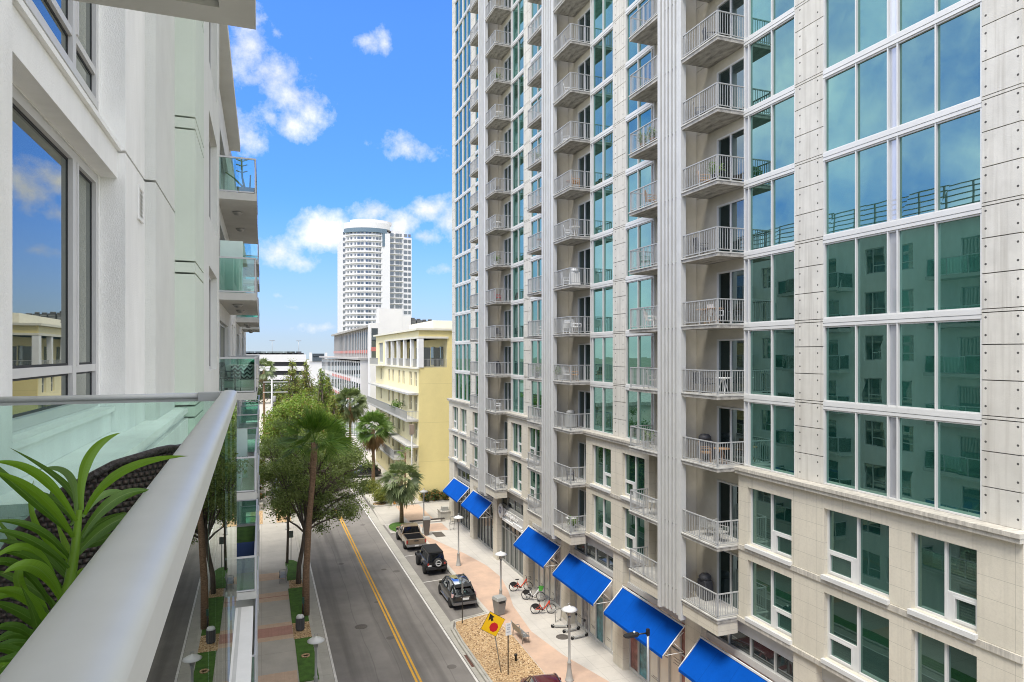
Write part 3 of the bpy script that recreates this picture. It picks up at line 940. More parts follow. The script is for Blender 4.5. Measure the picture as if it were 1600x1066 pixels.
# ================================================================== AWNINGS AND SHOP SIGN
AW = [(20.5, 26.1, 'blue sloping awning nearest the viewer, partly cut off by the bottom of the picture'),
      (27.45, 33.3, 'wide blue awning above the white papered shopfront, behind the black street light head'),
      (34.55, 40.35, 'wide blue awning above the standing scooters'),
      (41.85, 47.65, 'blue awning above the red and green hire bicycles, right of the round shop sign'),
      (56.3, 62.0, 'small looking blue awning left of the round shop sign, second from the far end'),
      (63.3, 68.95, 'farthest blue awning, beside the yellow building')]
for ya, yb, lab in AW:
    t = thing('awning', lab, 'awning', (19.3, (ya + yb) / 2, 3.55), 0, 'blue awnings over the shopfronts')
    h = (yb - ya) / 2
    xo, zt = -1.22, 1.22
    b = MB()
    n = 10
    for i in range(n):
        f0, f1 = i / n, (i + 1) / n
        def pt(f): return (xo * (1 - f) - .03, zt * f + .035 * math.sin(math.pi * f) * -1.0)
        (xa, za), (xb, zb) = pt(f0), pt(f1)
        b.hexa([(xa, -h, za - .012), (xb, -h, zb - .012), (xb, h, zb - .012), (xa, h, za - .012)], [(xa, -h, za), (xb, -h, zb), (xb, h, zb), (xa, h, za)])
    b.box(xo - .045, xo - .033, -h, h, -.14, -.004)
    b.build('canvas', M['blue'], t)
    f = MB()
    for s in (-1, 1):
        y = s * (h + .03)
        f.tube([(xo - .03, y, 0), (-.03, y, zt + .01)], .028, 6)
        f.tube([(xo + .05, y - s * .06, -.02), (-.02, y - s * .06, -.02)], .02, 6)
        f.tube([(-.62, y - s * .06, .56), (-.02, y - s * .06, -.0)], .02, 6)
        f.tube([(-.62, y - s * .06, .56), (-.02, y - s * .06, .95)], .02, 6)
    f.box(-.06, -.002, -h - .05, h + .05, zt + .012, zt + .10)
    f.build('frame', M['white'], t)

sg = thing('shop_sign', 'shop sign with a round white emblem and white script letters on a grey board', 'sign', (19.6, 51.9, 4.5), 0)
b = MB(); b.box(-.14, -.02, -2.9, 2.9, -.62, .30); b.build('board', M['louvre'], sg)
b = MB(); b.lathe([(.62, 0), (.62, .08), (.52, .10), (.001, .10)], 28, (-.16, 2.45, 0), 'x'); 
b.v = [(-0.32 - x, y, z) for x, y, z in b.v]; b.f = [tuple(reversed(f)) for f in b.f]
o = b.build('emblem', M['white'], sg)
e = MB(); e.tube([(-.275, 2.45 + .26 * math.cos(a), .14 + .20 * math.sin(a)) for a in [i * .5 for i in range(-1, 9)]], .035, 6)
e.tube([(-.275, 2.65, .0), (-.275, 2.45, -.18), (-.275, 2.22, -.05)], .04, 6)
e.build('emblem_mark', mat('sign_blue_grey', (0.16, 0.19, 0.30), 0.5), o)
b = MB()
y = 1.7
for k, (wd, ht, kind) in enumerate([(.5, .5, 's'), (.32, .26, 'o'), (.32, .26, 'n'), (.3, .26, 'o'), (.34, .3, 'g'), (.32, .26, 'u'), (.32, .26, 'n'), (.3, .26, 'o'), (.3, .5, 'l'), (.32, .26, 'o')]):
    def P(a, c): return (-.19, y - a * wd, -.12 + c)
    if kind == 's': pts = [P(.9, .42), P(.5, .52), P(.1, .38), P(.5, .2), P(.9, .05), P(.4, -.08), P(0, .02)]
    elif kind == 'n': pts = [P(0, 0), P(.1, ht), P(.3, .02), P(.6, ht), P(.8, .02), P(1, .05)]
    elif kind == 'u': pts = [P(0, ht), P(.15, .0), P(.6, .05), P(.75, ht), P(.85, 0), P(1, .05)]
    elif kind == 'g': pts = [P(.8, ht), P(.3, ht), P(.1, .08), P(.6, .02), P(.8, ht), P(.8, -.22), P(.3, -.25), P(1, .02)]
    elif kind == 'l': pts = [P(0, .02), P(.5, ht), P(.25, ht), P(.4, 0), P(1, .04)]
    else: pts = [P(.7, ht), P(.2, ht * .8), P(.15, .06), P(.6, 0), P(.8, ht * .8), P(1, ht * .5)]
    b.tube(pts, .045, 5)
    y -= wd * .96
b.build('script_lettering', M['white'], sg)
b = MB(); b.box(-.26, -.15, -2.7, 2.0, -.66, -.45); b.box(-.26, -.15, -2.5, -.6, -.40, -.28); b.build('lower_strip', M['white'], sg)

# ================================================================== OWN BUILDING (left): white stucco block
home = thing('apartment_building', 'white and pale green stucco apartment building with glass balconies at the left edge', 'apartment building', (-1.6, 4.3, 0))
def hb(mb, name, mats, parent=home, rel=(-1.6, 4.3, 0)):
    mb.v = [(x - rel[0], y - rel[1], z - rel[2]) for x, y, z in mb.v]
    return mb.build(name, mats, parent)
M['stucco'] = mat('white_stucco', (0.84, 0.84, 0.815), 0.9, 0.11, 1.0, bump=0.45, bscale=120, stretch=(1.6, 1.6, .5))
M['stucco_green'] = mat('pale_green_stucco', (0.60, 0.66, 0.575), 0.9, 0.07, 0.7, bump=0.35, bscale=120)
M['stucco_grey'] = mat('grey_stucco', (0.68, 0.69, 0.655), 0.9, 0.08, 0.9, bump=0.6, bscale=90)
M['win_frame'] = mat('window_frame_grey', (0.56, 0.56, 0.555), 0.45, 0.04, 2)
M['gasket'] = mat('black_gasket', (0.02, 0.02, 0.022), 0.6)
M['home_glass'] = glass_mirror('home_window_glass', (0.76, 0.77, 0.70), (0.03, 0.05, 0.055), 0.34, vary=0.1)
TOP = CZ + 8.35
def wallstrip(name, x, y0, y1, m, grooves=(), deep=0.05, back=-4.0, z0=0.0, z1=TOP):
    """a strip of facade facing the street; horizontal reveals are real gaps"""
    b = MB()
    zs = [z0] + sorted(grooves) + [z1]
    for a, c in zip(zs[:-1], zs[1:]):
        b.box(x - .3, x, y0, y1, a + (.015 if a != z0 else 0), c - (.015 if c != z1 else 0))
    b.box(back, x - .302, y0 + .01, y1 - .01, z0, z1 - .02)
    b2 = MB(); b2.box(x - .29, x - deep, y0 + .012, y1 - .012, z0 + .1, z1 - .1)
    return hb(b, name, m)
FL = [CZ - 1.27 + 3.07 * k for k in range(-5, 4)]
g1 = [CZ + 2.16 + 3.07 * k for k in range(-5, 3)]
g2 = [v for k in range(-6, 4) for v in (CZ + 1.24 + 2.22 * k, CZ + 1.42 + 2.22 * k)]
wallstrip('wall', -1.42, 4.2, 4.86, M['stucco'])
wallstrip('wall', -1.365, 8.12, 9.37, M['stucco'], g1)
wallstrip('wall', -1.245, 9.374, 11.33, M['stucco_grey'], g1)
# window bay wall, with openings
b = MB()
holes = []
for k in range(-5, 3):
    holes.append((4.95, 8.06, CZ - .54 + 3.07 * k, CZ + 1.86 + 3.07 * k))
wall_holes(b, -4.0, -1.60, 4.862, 8.118, 0, TOP, holes)
hb(b, 'wall', M['stucco'])
for k in range(-5, 3):
    b = MB(); zc = CZ + 3.07 * k
    b.box(-1.598, -1.44, 4.87, 8.30, zc + 1.87, zc + 2.16)
    b.box(-1.598, -1.40, 4.87, 8.34, zc + 2.162, zc + 2.21)
    b.v = [(min(x, 1), y, z) for x, y, z in b.v]
    hb(b, 'window_beam', M['stucco'])
    fr, gl, ga = MB(), MB(), MB()
    za, zb = zc - .535, zc + 1.855
    y0, y1 = 4.955, 8.055
    x0, x1 = -1.72, -1.61
    cuts = [5.45, 7.14]
    fr.box(x0, x1, y0, y0 + .07, za, zb); fr.box(x0, x1, y1 - .07, y1, za, zb)
    fr.box(x0, x1, y0 + .07, y1 - .07, zb - .08, zb); fr.box(x0, x1 + .02, y0 + .07, y1 - .07, za, za + .08)
    fr.box(x0, x1, cuts[0] - .06, cuts[0] + .06, za + .08, zb - .08); fr.box(x0, x1, cuts[1] - .06, cuts[1] + .06, za + .08, zb - .08)
    ys = [y0 + .07, cuts[0] - .06, cuts[0] + .06, cuts[1] - .06, cuts[1] + .06, y1 - .07]
    for i in (0, 2, 4):
        a, c = ys[i], ys[i + 1]
        zt = za + .36
        fr.box(x0 + .003, x1 - .006, a, c, zt, zt + .07)
        for p, q in ((za + .08, zt), (zt + .07, zb - .08)):
            gl.box(-1.665, -1.655, a + .02, c - .02, p + .02, q - .02)
            ga.box(-1.68, -1.648, a, a + .02, p, q); ga.box(-1.68, -1.648, c - .02, c, p, q)
            ga.box(-1.68, -1.648, a + .02, c - .02, p, p + .02); ga.box(-1.68, -1.648, a + .02, c - .02, q - .02, q)
        if i == 4:      # the side-hung sash has a frame of its own
            fr.box(x0 + .01, x1 + .012, a, a + .05, zt + .07, zb - .08)
    o = hb(fr, 'window', M['win_frame'])
    hb(gl, 'pane', M['home_glass'], o); hb(ga, 'gasket', M['gasket'], o)
# vent
v = MB(); x, y, z = -1.36, 8.98, CZ + 1.78
v.box(x, x + .02, y - .17, y + .17, z - .2, z - .17); v.box(x, x + .02, y - .17, y + .17, z + .17, z + .2)
v.box(x, x + .02, y - .17, y - .14, z - .17, z + .17); v.box(x, x + .02, y + .14, y + .17, z - .17, z + .17)
for i in range(7):
    zz = z - .15 + i * .047
    v.hexa([(x + .002, y - .14, zz), (x + .018, y - .14, zz - .02), (x + .018, y + .14, zz - .02), (x + .002, y + .14, zz)], [(x + .002, y - .14, zz + .012), (x + .018, y - .14, zz - .008), (x + .018, y + .14, zz - .008), (x + .002, y + .14, zz + .012)])
hb(v, 'vent_grille', M['white'])
# green block
b = MB()
holes = []
for k in range(-5, 3): holes.append((14.4, 16.9, CZ - .35 + 3.07 * k, CZ + 1.75 + 3.07 * k))
zs = [0] + sorted(g2) + [TOP]
for a, c in zip(zs[:-1], zs[1:]):
    b.box(-1.25, -.961, 11.334, 13.0, a + .014, c - .014)
b.box(-4, -1.252, 11.35, 13.0, 0, TOP); 
hb(b, 'green_pilaster', M['stucco_green'])
b = MB(); wall_holes(b, -4.0, -.975, 13.004, 17.8, 0, TOP, holes); hb(b, 'wall', M['stucco_grey'])
def plain_window(x, y0, y1, z0, z1, parent=home, inset=.12, cut=.62):
    fr, gl = MB(), MB()
    xa, xb = x - inset - .06, x - inset
    fr.box(xa, xb, y0, y0 + .07, z0, z1); fr.box(xa, xb, y1 - .07, y1, z0, z1)
    fr.box(xa, xb, y0 + .07, y1 - .07, z0, z0 + .07); fr.box(xa, xb, y0 + .07, y1 - .07, z1 - .07, z1)
    ym = y0 + (y1 - y0) * cut
    fr.box(xa, xb, ym - .04, ym + .04, z0 + .07, z1 - .07)
    fr.box(xa + .004, xb - .004, y0 + .07, ym - .04, z0 + .55, z0 + .62)
    gl.box(xa + .02, xa + .03, y0 + .07, ym - .04, z0 + .07, z1 - .07); gl.box(xa + .021, xa + .031, ym + .04, y1 - .07, z0 + .07, z1 - .07)
    o = hb(fr, 'window', M['win_frame']); hb(gl, 'pane', M['home_glass'], o)
for k in range(-5, 3): plain_window(-.975, 14.4, 16.9, CZ - .35 + 3.07 * k, CZ + 1.75 + 3.07 * k)
# long rear part of the street front with its balcony stacks
STK = [(21.9, 30.5), (37.2, 43.6), (47.7, 54.2)]
b = MB(); holes = []
for k in range(-5, 3):
    z = CZ - 1.27 + 3.07 * k
    for y0 in (18.6, 32.2, 34.4, 45.0, 55.6, 58.2): holes.append((y0, y0 + 1.7, z + .8, z + 2.6))
    for sa, sb in STK: holes.append((sa + 1.2, sb - 1.6, z + .02, z + 2.35))
wall_holes(b, -4.0, -1.25, 17.804, 60.5, 0, TOP, holes); hb(b, 'wall', M['stucco'])
for k in range(-5, 3):
    z = CZ - 1.27 + 3.07 * k
    for y0 in (18.6, 32.2, 34.4, 45.0, 55.6, 58.2): plain_window(-1.25, y0, y0 + 1.7, z + .8, z + 2.6)
    for sa, sb in STK: plain_window(-1.25, sa + 1.2, sb - 1.6, z + .02, z + 2.35, cut=.5)
# body behind, and the part behind the viewer
b = MB(); b.box(-24, -4.002, -25, 60.5, 0, TOP - .01); hb(b, 'rear_wall', M['stucco'])
b = MB(); b.box(-4, -1.75, -25, 4.19, 0, TOP - .012); hb(b, 'wall', M['stucco'])
for k in range(-5, 3):
    for y0 in (-20, -15, -10, -5):
        fr = MB(); z = CZ - 1.2 + 3.07 * k
        fr.box(-1.748, -1.70, y0, y0 + 2.6, z, z + 2.2); o = hb(fr, 'window', M['win_frame'])
        gl = MB(); gl.box(-1.699, -1.69, y0 + .07, y0 + 1.25, z + .07, z + 2.13); gl.box(-1.699, -1.69, y0 + 1.35, y0 + 2.53, z + .07, z + 2.13); hb(gl, 'pane', M['home_glass'], o)
# roof: parapet, deep eave and its guard rail
b = MB(); b.box(-24.2, -1.3, -25.2, 60.7, TOP, TOP + .35); b.box(-2.2, -.86, 9.9, 31.0, TOP + .36, TOP + .62); hb(b, 'roof', M['stucco_grey'])
b = MB()
for y in [i * 1.8 - 24 for i in range(47)]: b.box(-1.6, -1.52, y, y + .10, TOP + .352, TOP + 2.3)
for z in (.6, .95, 1.3, 1.65, 2.0, 2.3): b.box(-1.605, -1.515, -24, 60, TOP + z, TOP + z + .07)
hb(b, 'roof_railing', M['steel'])

# glass balconies of the stacks
M['rail_glass'] = glass_clear('balcony_glass_green', (0.72, 0.89, 0.84), 0.9, 0.07)
M['rail_glass_front'] = glass_clear('balcony_glass_clear', (0.88, 0.95, 0.92), 1.0)
M['frost'] = mat('frosted_screen', (0.58, 0.72, 0.67), 0.3, 0.05, 2)
M['soffit'] = mat('painted_soffit', (0.50, 0.50, 0.47), 0.9, 0.10, 1.2)
def stack_balcony(ya, yb):
    s, r, g, l = MB(), MB(), MB(), []
    s.box(0, 1.10, ya, yb, -.22, 0)
    xr = 1.06
    for y in (ya + .04, yb - .04):
        g.box(.04, xr - .03, y - .006, y + .006, .06, 1.04)
        r.box(0.02, xr + .03, y - .025, y + .025, 1.04, 1.09); r.box(.02, xr, y - .02, y + .02, .02, .06)
    n = max(2, round((yb - ya) / 1.4))
    for i in range(n):
        a = ya + .08 + (yb - ya - .16) * i / n; c = ya + .08 + (yb - ya - .16) * (i + 1) / n
        g.box(xr - .006, xr + .006, a + .02, c - .02, .06, 1.04)
        r.box(xr - .02, xr + .02, c - .02, c + .02, .0, 1.04)
    r.box(xr - .02, xr + .02, ya + .02, ya + .06, 0, 1.04)
    r.box(xr - .03, xr + .03, ya + .07, yb - .07, 1.041, 1.091)
    for yy in (ya + 1.9, ya + 5.0):
        l.append(MB()); l[-1].lathe([(.001, -.34), (.10, -.32), (.15, -.26), (.16, -.222)], 14, (.5, min(yy, yb - .6), 0))
    return s, r, g, l
for si, (sa, sb) in enumerate(STK):
    proto = None
    for k in range(-4, 3):
        z = CZ - 1.19 + 3.05 * k
        if proto is None:
            s, r, g, l = stack_balcony(0, sb - sa)
            proto = s.build('balcony', M['soffit'], home, loc=(.352, sa - 4.3, z))
            r.build('balcony_rail', M['light_metal'], proto); g.build('balcony_glass', M['rail_glass'], proto); [q.build('soffit_lamp', M['steel'], proto) for q in l]
        else: copy_part(proto, home, (.352, sa - 4.3, z))
# side screens inside the first stack, green turf on one floor
b = MB(); b.box(-1.20, -.55, 22.35, 22.40, CZ + 1.90, CZ + 3.5); hb(b, 'privacy_screen', M['frost'])
b = MB(); b.box(-1.20, -.45, 24.0, 24.06, CZ - 4.15, CZ - 2.5); hb(b, 'privacy_screen', M['frost'])
b = MB(); b.box(-1.2, -.2, 22.0, 30.0, CZ - 7.236, CZ - 7.226); hb(b, 'turf_mat', M['turf'])
# low white ledge roof at the foot of the stack
b = MB(); b.box(-.90, -.24, 9.0, 21.6, CZ - 7.9, CZ - 7.62); hb(b, 'ledge_roof', M['white'])
b = MB(); b.box(-.66, -.57, 9.0, 21.58, CZ - 7.618, CZ - 7.61); hb(b, 'ledge_seam', M['louvre'])
b = MB(); b.box(-.80, -.30, 9.2, 21.4, 0, CZ - 7.902); hb(b, 'ledge_wall', M['stucco_green'])

# the pale ledge outside the end of the viewer's balcony
b = MB()
for ya, yb, xb in ((4.40, 8.118, -1.598), (8.122, 9.372, -1.363), (9.376, 11.33, -1.243)):
    b.box(xb, -1.06, ya, yb, CZ - .90, CZ - .83); b.box(xb, -1.12, ya, yb, CZ - .98, CZ - .902); b.box(xb, -1.06, ya, yb, CZ - 1.35, CZ - .982)
b.box(-1.598, -1.50, 4.41, 8.112, CZ - .828, CZ - .61); b.box(-1.598, -1.46, 4.40, 8.116, CZ - .608, CZ - .56)
hb(b, 'window_ledge', M['stucco'])
b = MB(); b.box(-1.24, -1.10, 4.42, 11.3, 0, CZ - 1.36); hb(b, 'ledge_wall', M['stucco_green'])

# the viewer's own balcony: floor, slab overhead, railing
b = MB(); b.box(-1.748, -.20, -3.0, 4.16, CZ - 1.47, CZ - 1.27); hb(b, 'balcony_floor', mat('balcony_tile', (0.33, 0.32, 0.30), 0.7, 0.15, 2))
b = MB(); b.box(-1.748, -.03, -3.0, 3.84, CZ + 1.78, CZ + 2.0)
b.box(-1.748, -.03, -3.0, -2.8, CZ + 1.745, CZ + 1.778); b.box(-1.748, -.03, 3.66, 3.84, CZ + 1.745, CZ + 1.778)
b.box(-.20, -.03, -2.8, 3.66, CZ + 1.745, CZ + 1.778)
hb(b, 'balcony_overhead', M['soffit'])
# handrail: rounded top on a flat-sided body
M['handrail'] = mat('handrail_silver', (0.47, 0.485, 0.465), 0.40, 0.05, 9, metal=0.0, spec=0.35)
RA, RB = Vector((-.090, -2.6)), Vector((-.176, 4.20))
b = MB(); b.smooth = True
d = (RB - RA).normalized(); n = Vector((d.y, -d.x))
prof = [(.041, -.050)] + [(.041 * math.cos(a) ** 0.8 if math.cos(a) > 0 else -.041 * abs(math.cos(a)) ** .8, -.008 + .020 * math.sin(a) ** .8) for a in [math.pi * i / 14 for i in range(15)]] + [(-.041, -.050)]
secs = []
for q in (RA, RB):
    secs.append([(q.x + n.x * a, q.y + n.y * a, CZ - .222 + z) for a, z in prof])
b.loft([s[1:-1] for s in secs], closed=False)
b.smooth = False
for i, j in ((0, 1), (-2, -1), (-1, 0)):
    a, c = secs
    b.poly([a[i], c[i], c[j], a[j]])
b.poly(secs[0][::-1]); b.poly(secs[1])
o = hb(b, 'handrail', M['handrail'])
b = MB()
x, y = RB.x, RB.y
b.smooth = True
b.loft([[(xx, y - .035 + .042 * math.cos(a) * .95, CZ - .240 + .018 * math.sin(a)) for a in [2 * math.pi * i / 16 for i in range(16)]] for xx in (-1.42, x - .051)])
b.smooth = False
b.box(x - .16, x - .049, y - .078, y + .008, CZ - .268, CZ - .218)
b.box(-1.42, x - .161, y - .06, y - .01, CZ - .268, CZ - .2415)
hb(b, 'handrail', M['handrail'])
M['near_glass'] = glass_clear('balcony_glass_near', (0.86, 0.95, 0.91), 1.0)
g = MB()
GA, GB = Vector((-.112, -2.6)), Vector((-.142, 4.20))
def along(f): return GA + (GB - GA) * f
for f0, f1 in ((0, .38), (.382, .79), (.792, .995)):
    p, q = along(f0), along(f1)
    g.hexa([(p.x - .006, p.y, CZ - 1.40), (p.x + .006, p.y, CZ - 1.40), (q.x + .006, q.y, CZ - 1.40), (q.x - .006, q.y, CZ - 1.40)][::1],
           [(p.x - .006, p.y, CZ - .272), (p.x + .006, p.y, CZ - .272), (q.x + .006, q.y, CZ - .272), (q.x - .006, q.y, CZ - .272)])
hb(g, 'glass_panel', M['near_glass'])
M['end_glass'] = glass_clear('balcony_glass_end', (0.80, 0.93, 0.88), 1.0)
g = MB(); g.box(-1.42, RB.x - .03, RB.y - .03, RB.y - .018, CZ - 1.25, CZ - .27); hb(g, 'glass_panel', M['end_glass'])

# second block further up the left side, beyond the driveway
far = thing('apartment_building', 'low tan apartment block beyond the driveway on the left, mostly hidden by balconies', 'apartment building', (-3, 80, 0))
b = MB(); b.box(-20, 0, 0, 60, 0, 11); b.build('wall', M['beige_plain'], far)
b = MB(); b.box(-20.3, .4, -.3, 60.3, 11.002, 11.5); b.build('roof', M['concrete'], far)
for k in range(3):
    for i in range(14):
        f = MB(); y = 1.5 + i * 4.1; f.box(.002, .05, y, y + 2, 1.2 + k * 3.2, 3.2 + k * 3.2); o = f.build('window', M['win_frame'], far)
        f = MB(); f.box(.052, .06, y + .08, y + 1.92, 1.28 + k * 3.2, 3.12 + k * 3.2); f.build('pane', M['home_glass'], o)

# ================================================================== YELLOW BUILDING
yel = thing('yellow_building', 'six storey yellow building with white loggia columns and grey balconies across the forecourt', 'building', (18.1, 80.6, 0))
M['yellow'] = jointed('yellow_render', (0.80, 0.68, 0.31), (2,), (4.8,), 0.02, 0.8, 0.85, 0.08, 0.3)
M['yellow_front_lit'] = mat('yellow_render_lit', (0.80, 0.72, 0.44), 0.85, 0.06, 0.4)  # paler than the side wall: front's brighter light is put into the colour
M['cream'] = mat('cream_trim', (0.72, 0.69, 0.58), 0.8, 0.05, 1)
M['far_glass'] = glass_mirror('far_window_glass', (0.7, 0.8, 0.85), (0.05, 0.06, 0.065), 0.2)
FRONT_L = 33.0
b = MB(); b.box(0.0, 16, 0, 0.3, 0, 16.4); b.box(3.6, 16, 0, .3, 16.4, 20.999); b.box(.0, 3.6, 0, .3, 20.0, 21.0)
b.build('wall', M['yellow'], yel)
WZY = [(1.2, 3.3), (4.5, 6.1), (7.5, 9.4), (10.9, 12.8), (14.0, 15.8)]
ysw = [1.4, 4.4, 9.0, 12.0, 16.6, 20.0, 27.0]
b = MB()
wall_holes(b, 0.0, .35, .304, FRONT_L, 0, 16.4, [(y, y + 1.35, z0, z1) for y in ysw for z0, z1 in WZY])
wall_holes(b, 0.0, .35, 24.0, FRONT_L, 16.4, 21, [(26.2, 30.2, 16.7, 19.9)])
b.box(.36, 16, 1.8, FRONT_L, 0, 16.3); b.box(3.6, 16, .304, FRONT_L, 16.3, 20.9); b.box(.36, 3.55, 24.0, 24.3, 16.4, 20.9); b.box(0, 3.59, .305, 23.99, 20.0, 20.98)
b.build('front_wall', M['yellow_front_lit'], yel)
for y in ysw:
    for z0, z1 in WZY:
        f = MB(); f.box(.16, .22, y, y + .07, z0, z1); f.box(.16, .22, y + 1.28, y + 1.35, z0, z1); f.box(.16, .22, y + .63, y + .72, z0, z1); f.box(.16, .22, y + .07, y + 1.28, (z0 + z1) / 2 - .04, (z0 + z1) / 2 + .04)
        o = f.build('window', M['cream'], yel)
        f = MB(); f.box(.24, .26, y, y + 1.35, z0, z1); f.build('pane', M['far_glass'], o)
f = MB(); f.box(.16, .22, 26.2, 30.2, 16.7, 16.8)
for i in range(5): f.box(.15, .22, 26.2 + i * .97, 26.3 + i * .97, 16.8, 19.9)
o = f.build('window', M['white'], yel); f = MB(); f.box(.24, .26, 26.2, 30.2, 16.7, 19.9); f.build('pane', M['far_glass'], o)
b = MB(); b.box(-.1, .55, -.1, .9, 16.42, 19.98); b.build('loggia_column', M['white'], yel)
for y in (4.6, 9.2, 13.8, 18.4, 23.2):
    b = MB(); b.box(-.05, .4, y, y + .55, 16.42, 19.98); b.build('loggia_column', M['white'], yel)
b = MB(); b.box(-.12, 3.7, -.12, 24, 20.0, 20.25)
b.v = [(x, y, z - .0) for x, y, z in b.v]
b.build('loggia_lintel', M['cream'], yel)
for y in (2.0, 6.6, 11.4, 16.0, 21.0):
    for dz in (0,):
        f = MB(); f.box(3.45, 3.58, y, y + 1.6, 16.6, 19.0); f.build('loggia_door', M['far_glass'], yel)
for x in (1.0, 2.3):
    f = MB(); f.box(x, x + .8, 1.72, 1.79, 16.5, 18.9); f.build('loggia_door', M['far_glass'], yel)
def picket(b, p, q, z, H=1.0, step=.16):
    p, q = Vector(p), Vector(q); L = (q - p).length; n = int(L / step); d = (q - p) / L
    s = .012
    for i in range(n + 1):
        c = p + d * (L * i / n); b.box(c.x - s, c.x + s, c.y - s, c.y + s, z, z + H)
    a, c = p, q
    b.box(min(a.x, c.x) - .025, max(a.x, c.x) + .025, min(a.y, c.y) - .025, max(a.y, c.y) + .025, z + H, z + H + .05)
r = MB(); picket(r, (.2, .95, 0), (.2, 23.9, 0), 16.4); picket(r, (.6, .2, 0), (3.5, .2, 0), 16.42); r.build('railing', M['rail_metal'], yel)
b = MB(); b.box(-.25, 4, -.2, 25.0, 16.2 + .002, 16.399); 
b.v = [(x if x < 0 else min(x, -.004), y, z) for x, y, z in b.v]; b.build('loggia_sill', M['cream'], yel)
b = MB(); b.box(-1.1, -.004, 24.5, FRONT_L, 16.15, 16.39); o = b.build('balcony', M['cream'], yel)
r = MB(); picket(r, (-1.05, 24.6, 0), (-1.05, FRONT_L, 0), 16.4); r.build('railing', M['rail_metal'], o)
for z, y1, rail in ((10.0, FRONT_L, True), (4.0, FRONT_L, True)):
    y0 = .3 if z > 5 else 9.0
    b = MB(); b.box(-1.5, -.004, y0, y1, z - .25, z); o = b.build('balcony', M['slab_edge'], yel)
    r = MB(); picket(r, (-1.45, y0 + .05, 0), (-1.45, y1 - .05, 0), z + .002); picket(r, (-1.42, y0 + .05, 0), (-.05, y0 + .05, 0), z + .002); r.build('railing', M['rail_metal'], o)
for z in (13.25, 6.75):
    b = MB(); b.box(-1.3, -.004, .3, FRONT_L, z - .22, z); b.build('canopy', M['slab_edge'], yel)
b = MB(); b.box(-.4, 16.3, -.25, FRONT_L + .3, 21.002, 21.25); b.build('roof_edge', M['cream'], yel)
b = MB(); b.box(3.0, 14.0, 5.0, 20.0, 21.26, 22.5); b.build('roof_penthouse', M['cream'], yel)

# ================================================================== WHITE MID-RISE AND ITS SET-BACK UPPER FLOORS
mid = thing('office_building', 'white office block with tall vertical fins and red panels behind the palms', 'office building', (18.3, 134, 0))
M['white_far'] = mat('white_render', (0.70, 0.685, 0.66), 0.85, 0.05, 0.3)
M['grey_far'] = mat('grey_render', (0.42, 0.40, 0.38), 0.85, 0.08, 0.4)
M['red_panel'] = mat('red_panel', (0.50, 0.16, 0.13), 0.7, 0.1, 1)
b = MB(); b.box(0, 26, 0, .4, 0, 16.9); b.box(.5, 26, .41, 95, 0, 16.5); b.build('wall', M['white_far'], mid)
for i in range(24):
    y = 1.0 + i * 4.0
    b = MB(); b.box(.30, .499, y, y + .9, 0, 16.6); b.build('fin', M['white_far'], mid)
for k in range(4):
    b = MB(); z = .6 + k * 4.2
    b.box(.36, .496, .5, 95, z, z + 3.0); b.build('window_band', M['far_glass'], mid)
b = MB()
for z in (11.9, 7.6): b.box(.33, .355, 20, 60, z, z + .7)
b.build('red_spandrel', M['red_panel'], mid)
for z in (4, 8, 12, 15.6):
    f = MB(); f.box(8.2, 9.2, -.03, -.004, z - 1.0, z); f.build('window', M['far_glass'], mid)
b = MB(); b.box(-.5, 26.3, -.3, 95.4, 16.905, 17.3); b.build('roof_edge', M['grey_far'], mid)
b = MB(); b.box(12.0, 13.6, -.02, -.004, 1, 16); b.build('window', M['far_glass'], mid)
b = MB()
for z in (3, 7.5, 12): b.box(12.0, 13.6, -.05, -.024, z, z + .9)
b.build('red_spandrel', M['red_panel'], mid)
up = thing('office_building', 'grey set-back upper storeys with close vertical columns above the white office block', 'office building', (20.5, 132, 17.31))
b = MB(); b.box(.5, 20, .41, 80, 0, 6.2); b.box(4.5, 20, 0, .4, 0, 6.2); b.build('wall', M['grey_far'], up)
for i in range(27):
    b = MB(); y = .3 + i * 2.95; b.box(.26, .499, y, y + .7, 0, 6.0); b.build('column', M['grey_far'], up)
b = MB(); b.box(.38, .496, .5, 80, 1.7, 5.5); b.build('window_band', M['far_glass'], up)
b = MB(); b.box(.30, .378, .5, 80, .9, 1.6); b.build('red_spandrel', M['red_panel'], up)
b = MB(); b.box(-.4, 20.3, -.4, 80.4, 6.205, 6.7); b.build('roof_edge', M['concrete'], up)
cr = thing('stair_tower', 'plain white stair and lift block rising behind the roof of the yellow building', 'building', (21, 128.4, 0))
b = MB(); b.box(0, 4.6, 0, 3, 0, 26.8); b.box(4.61, 6.2, 0, 3, 0, 25.4); b.box(6.21, 17.5, 0, 3, 0, 23.2); b.box(-1.6, -.01, 0, 3, 0, 24.0); b.build('wall', M['white_far'], cr)
f = MB(); f.box(-1.4, -.2, -.03, -.004, 17, 23); f.build('window', M['far_glass'], cr)
f = MB(); f.box(-1.45, -.15, -.06, -.034, 18.6, 19.4); f.build('red_spandrel', M['red_panel'], cr)
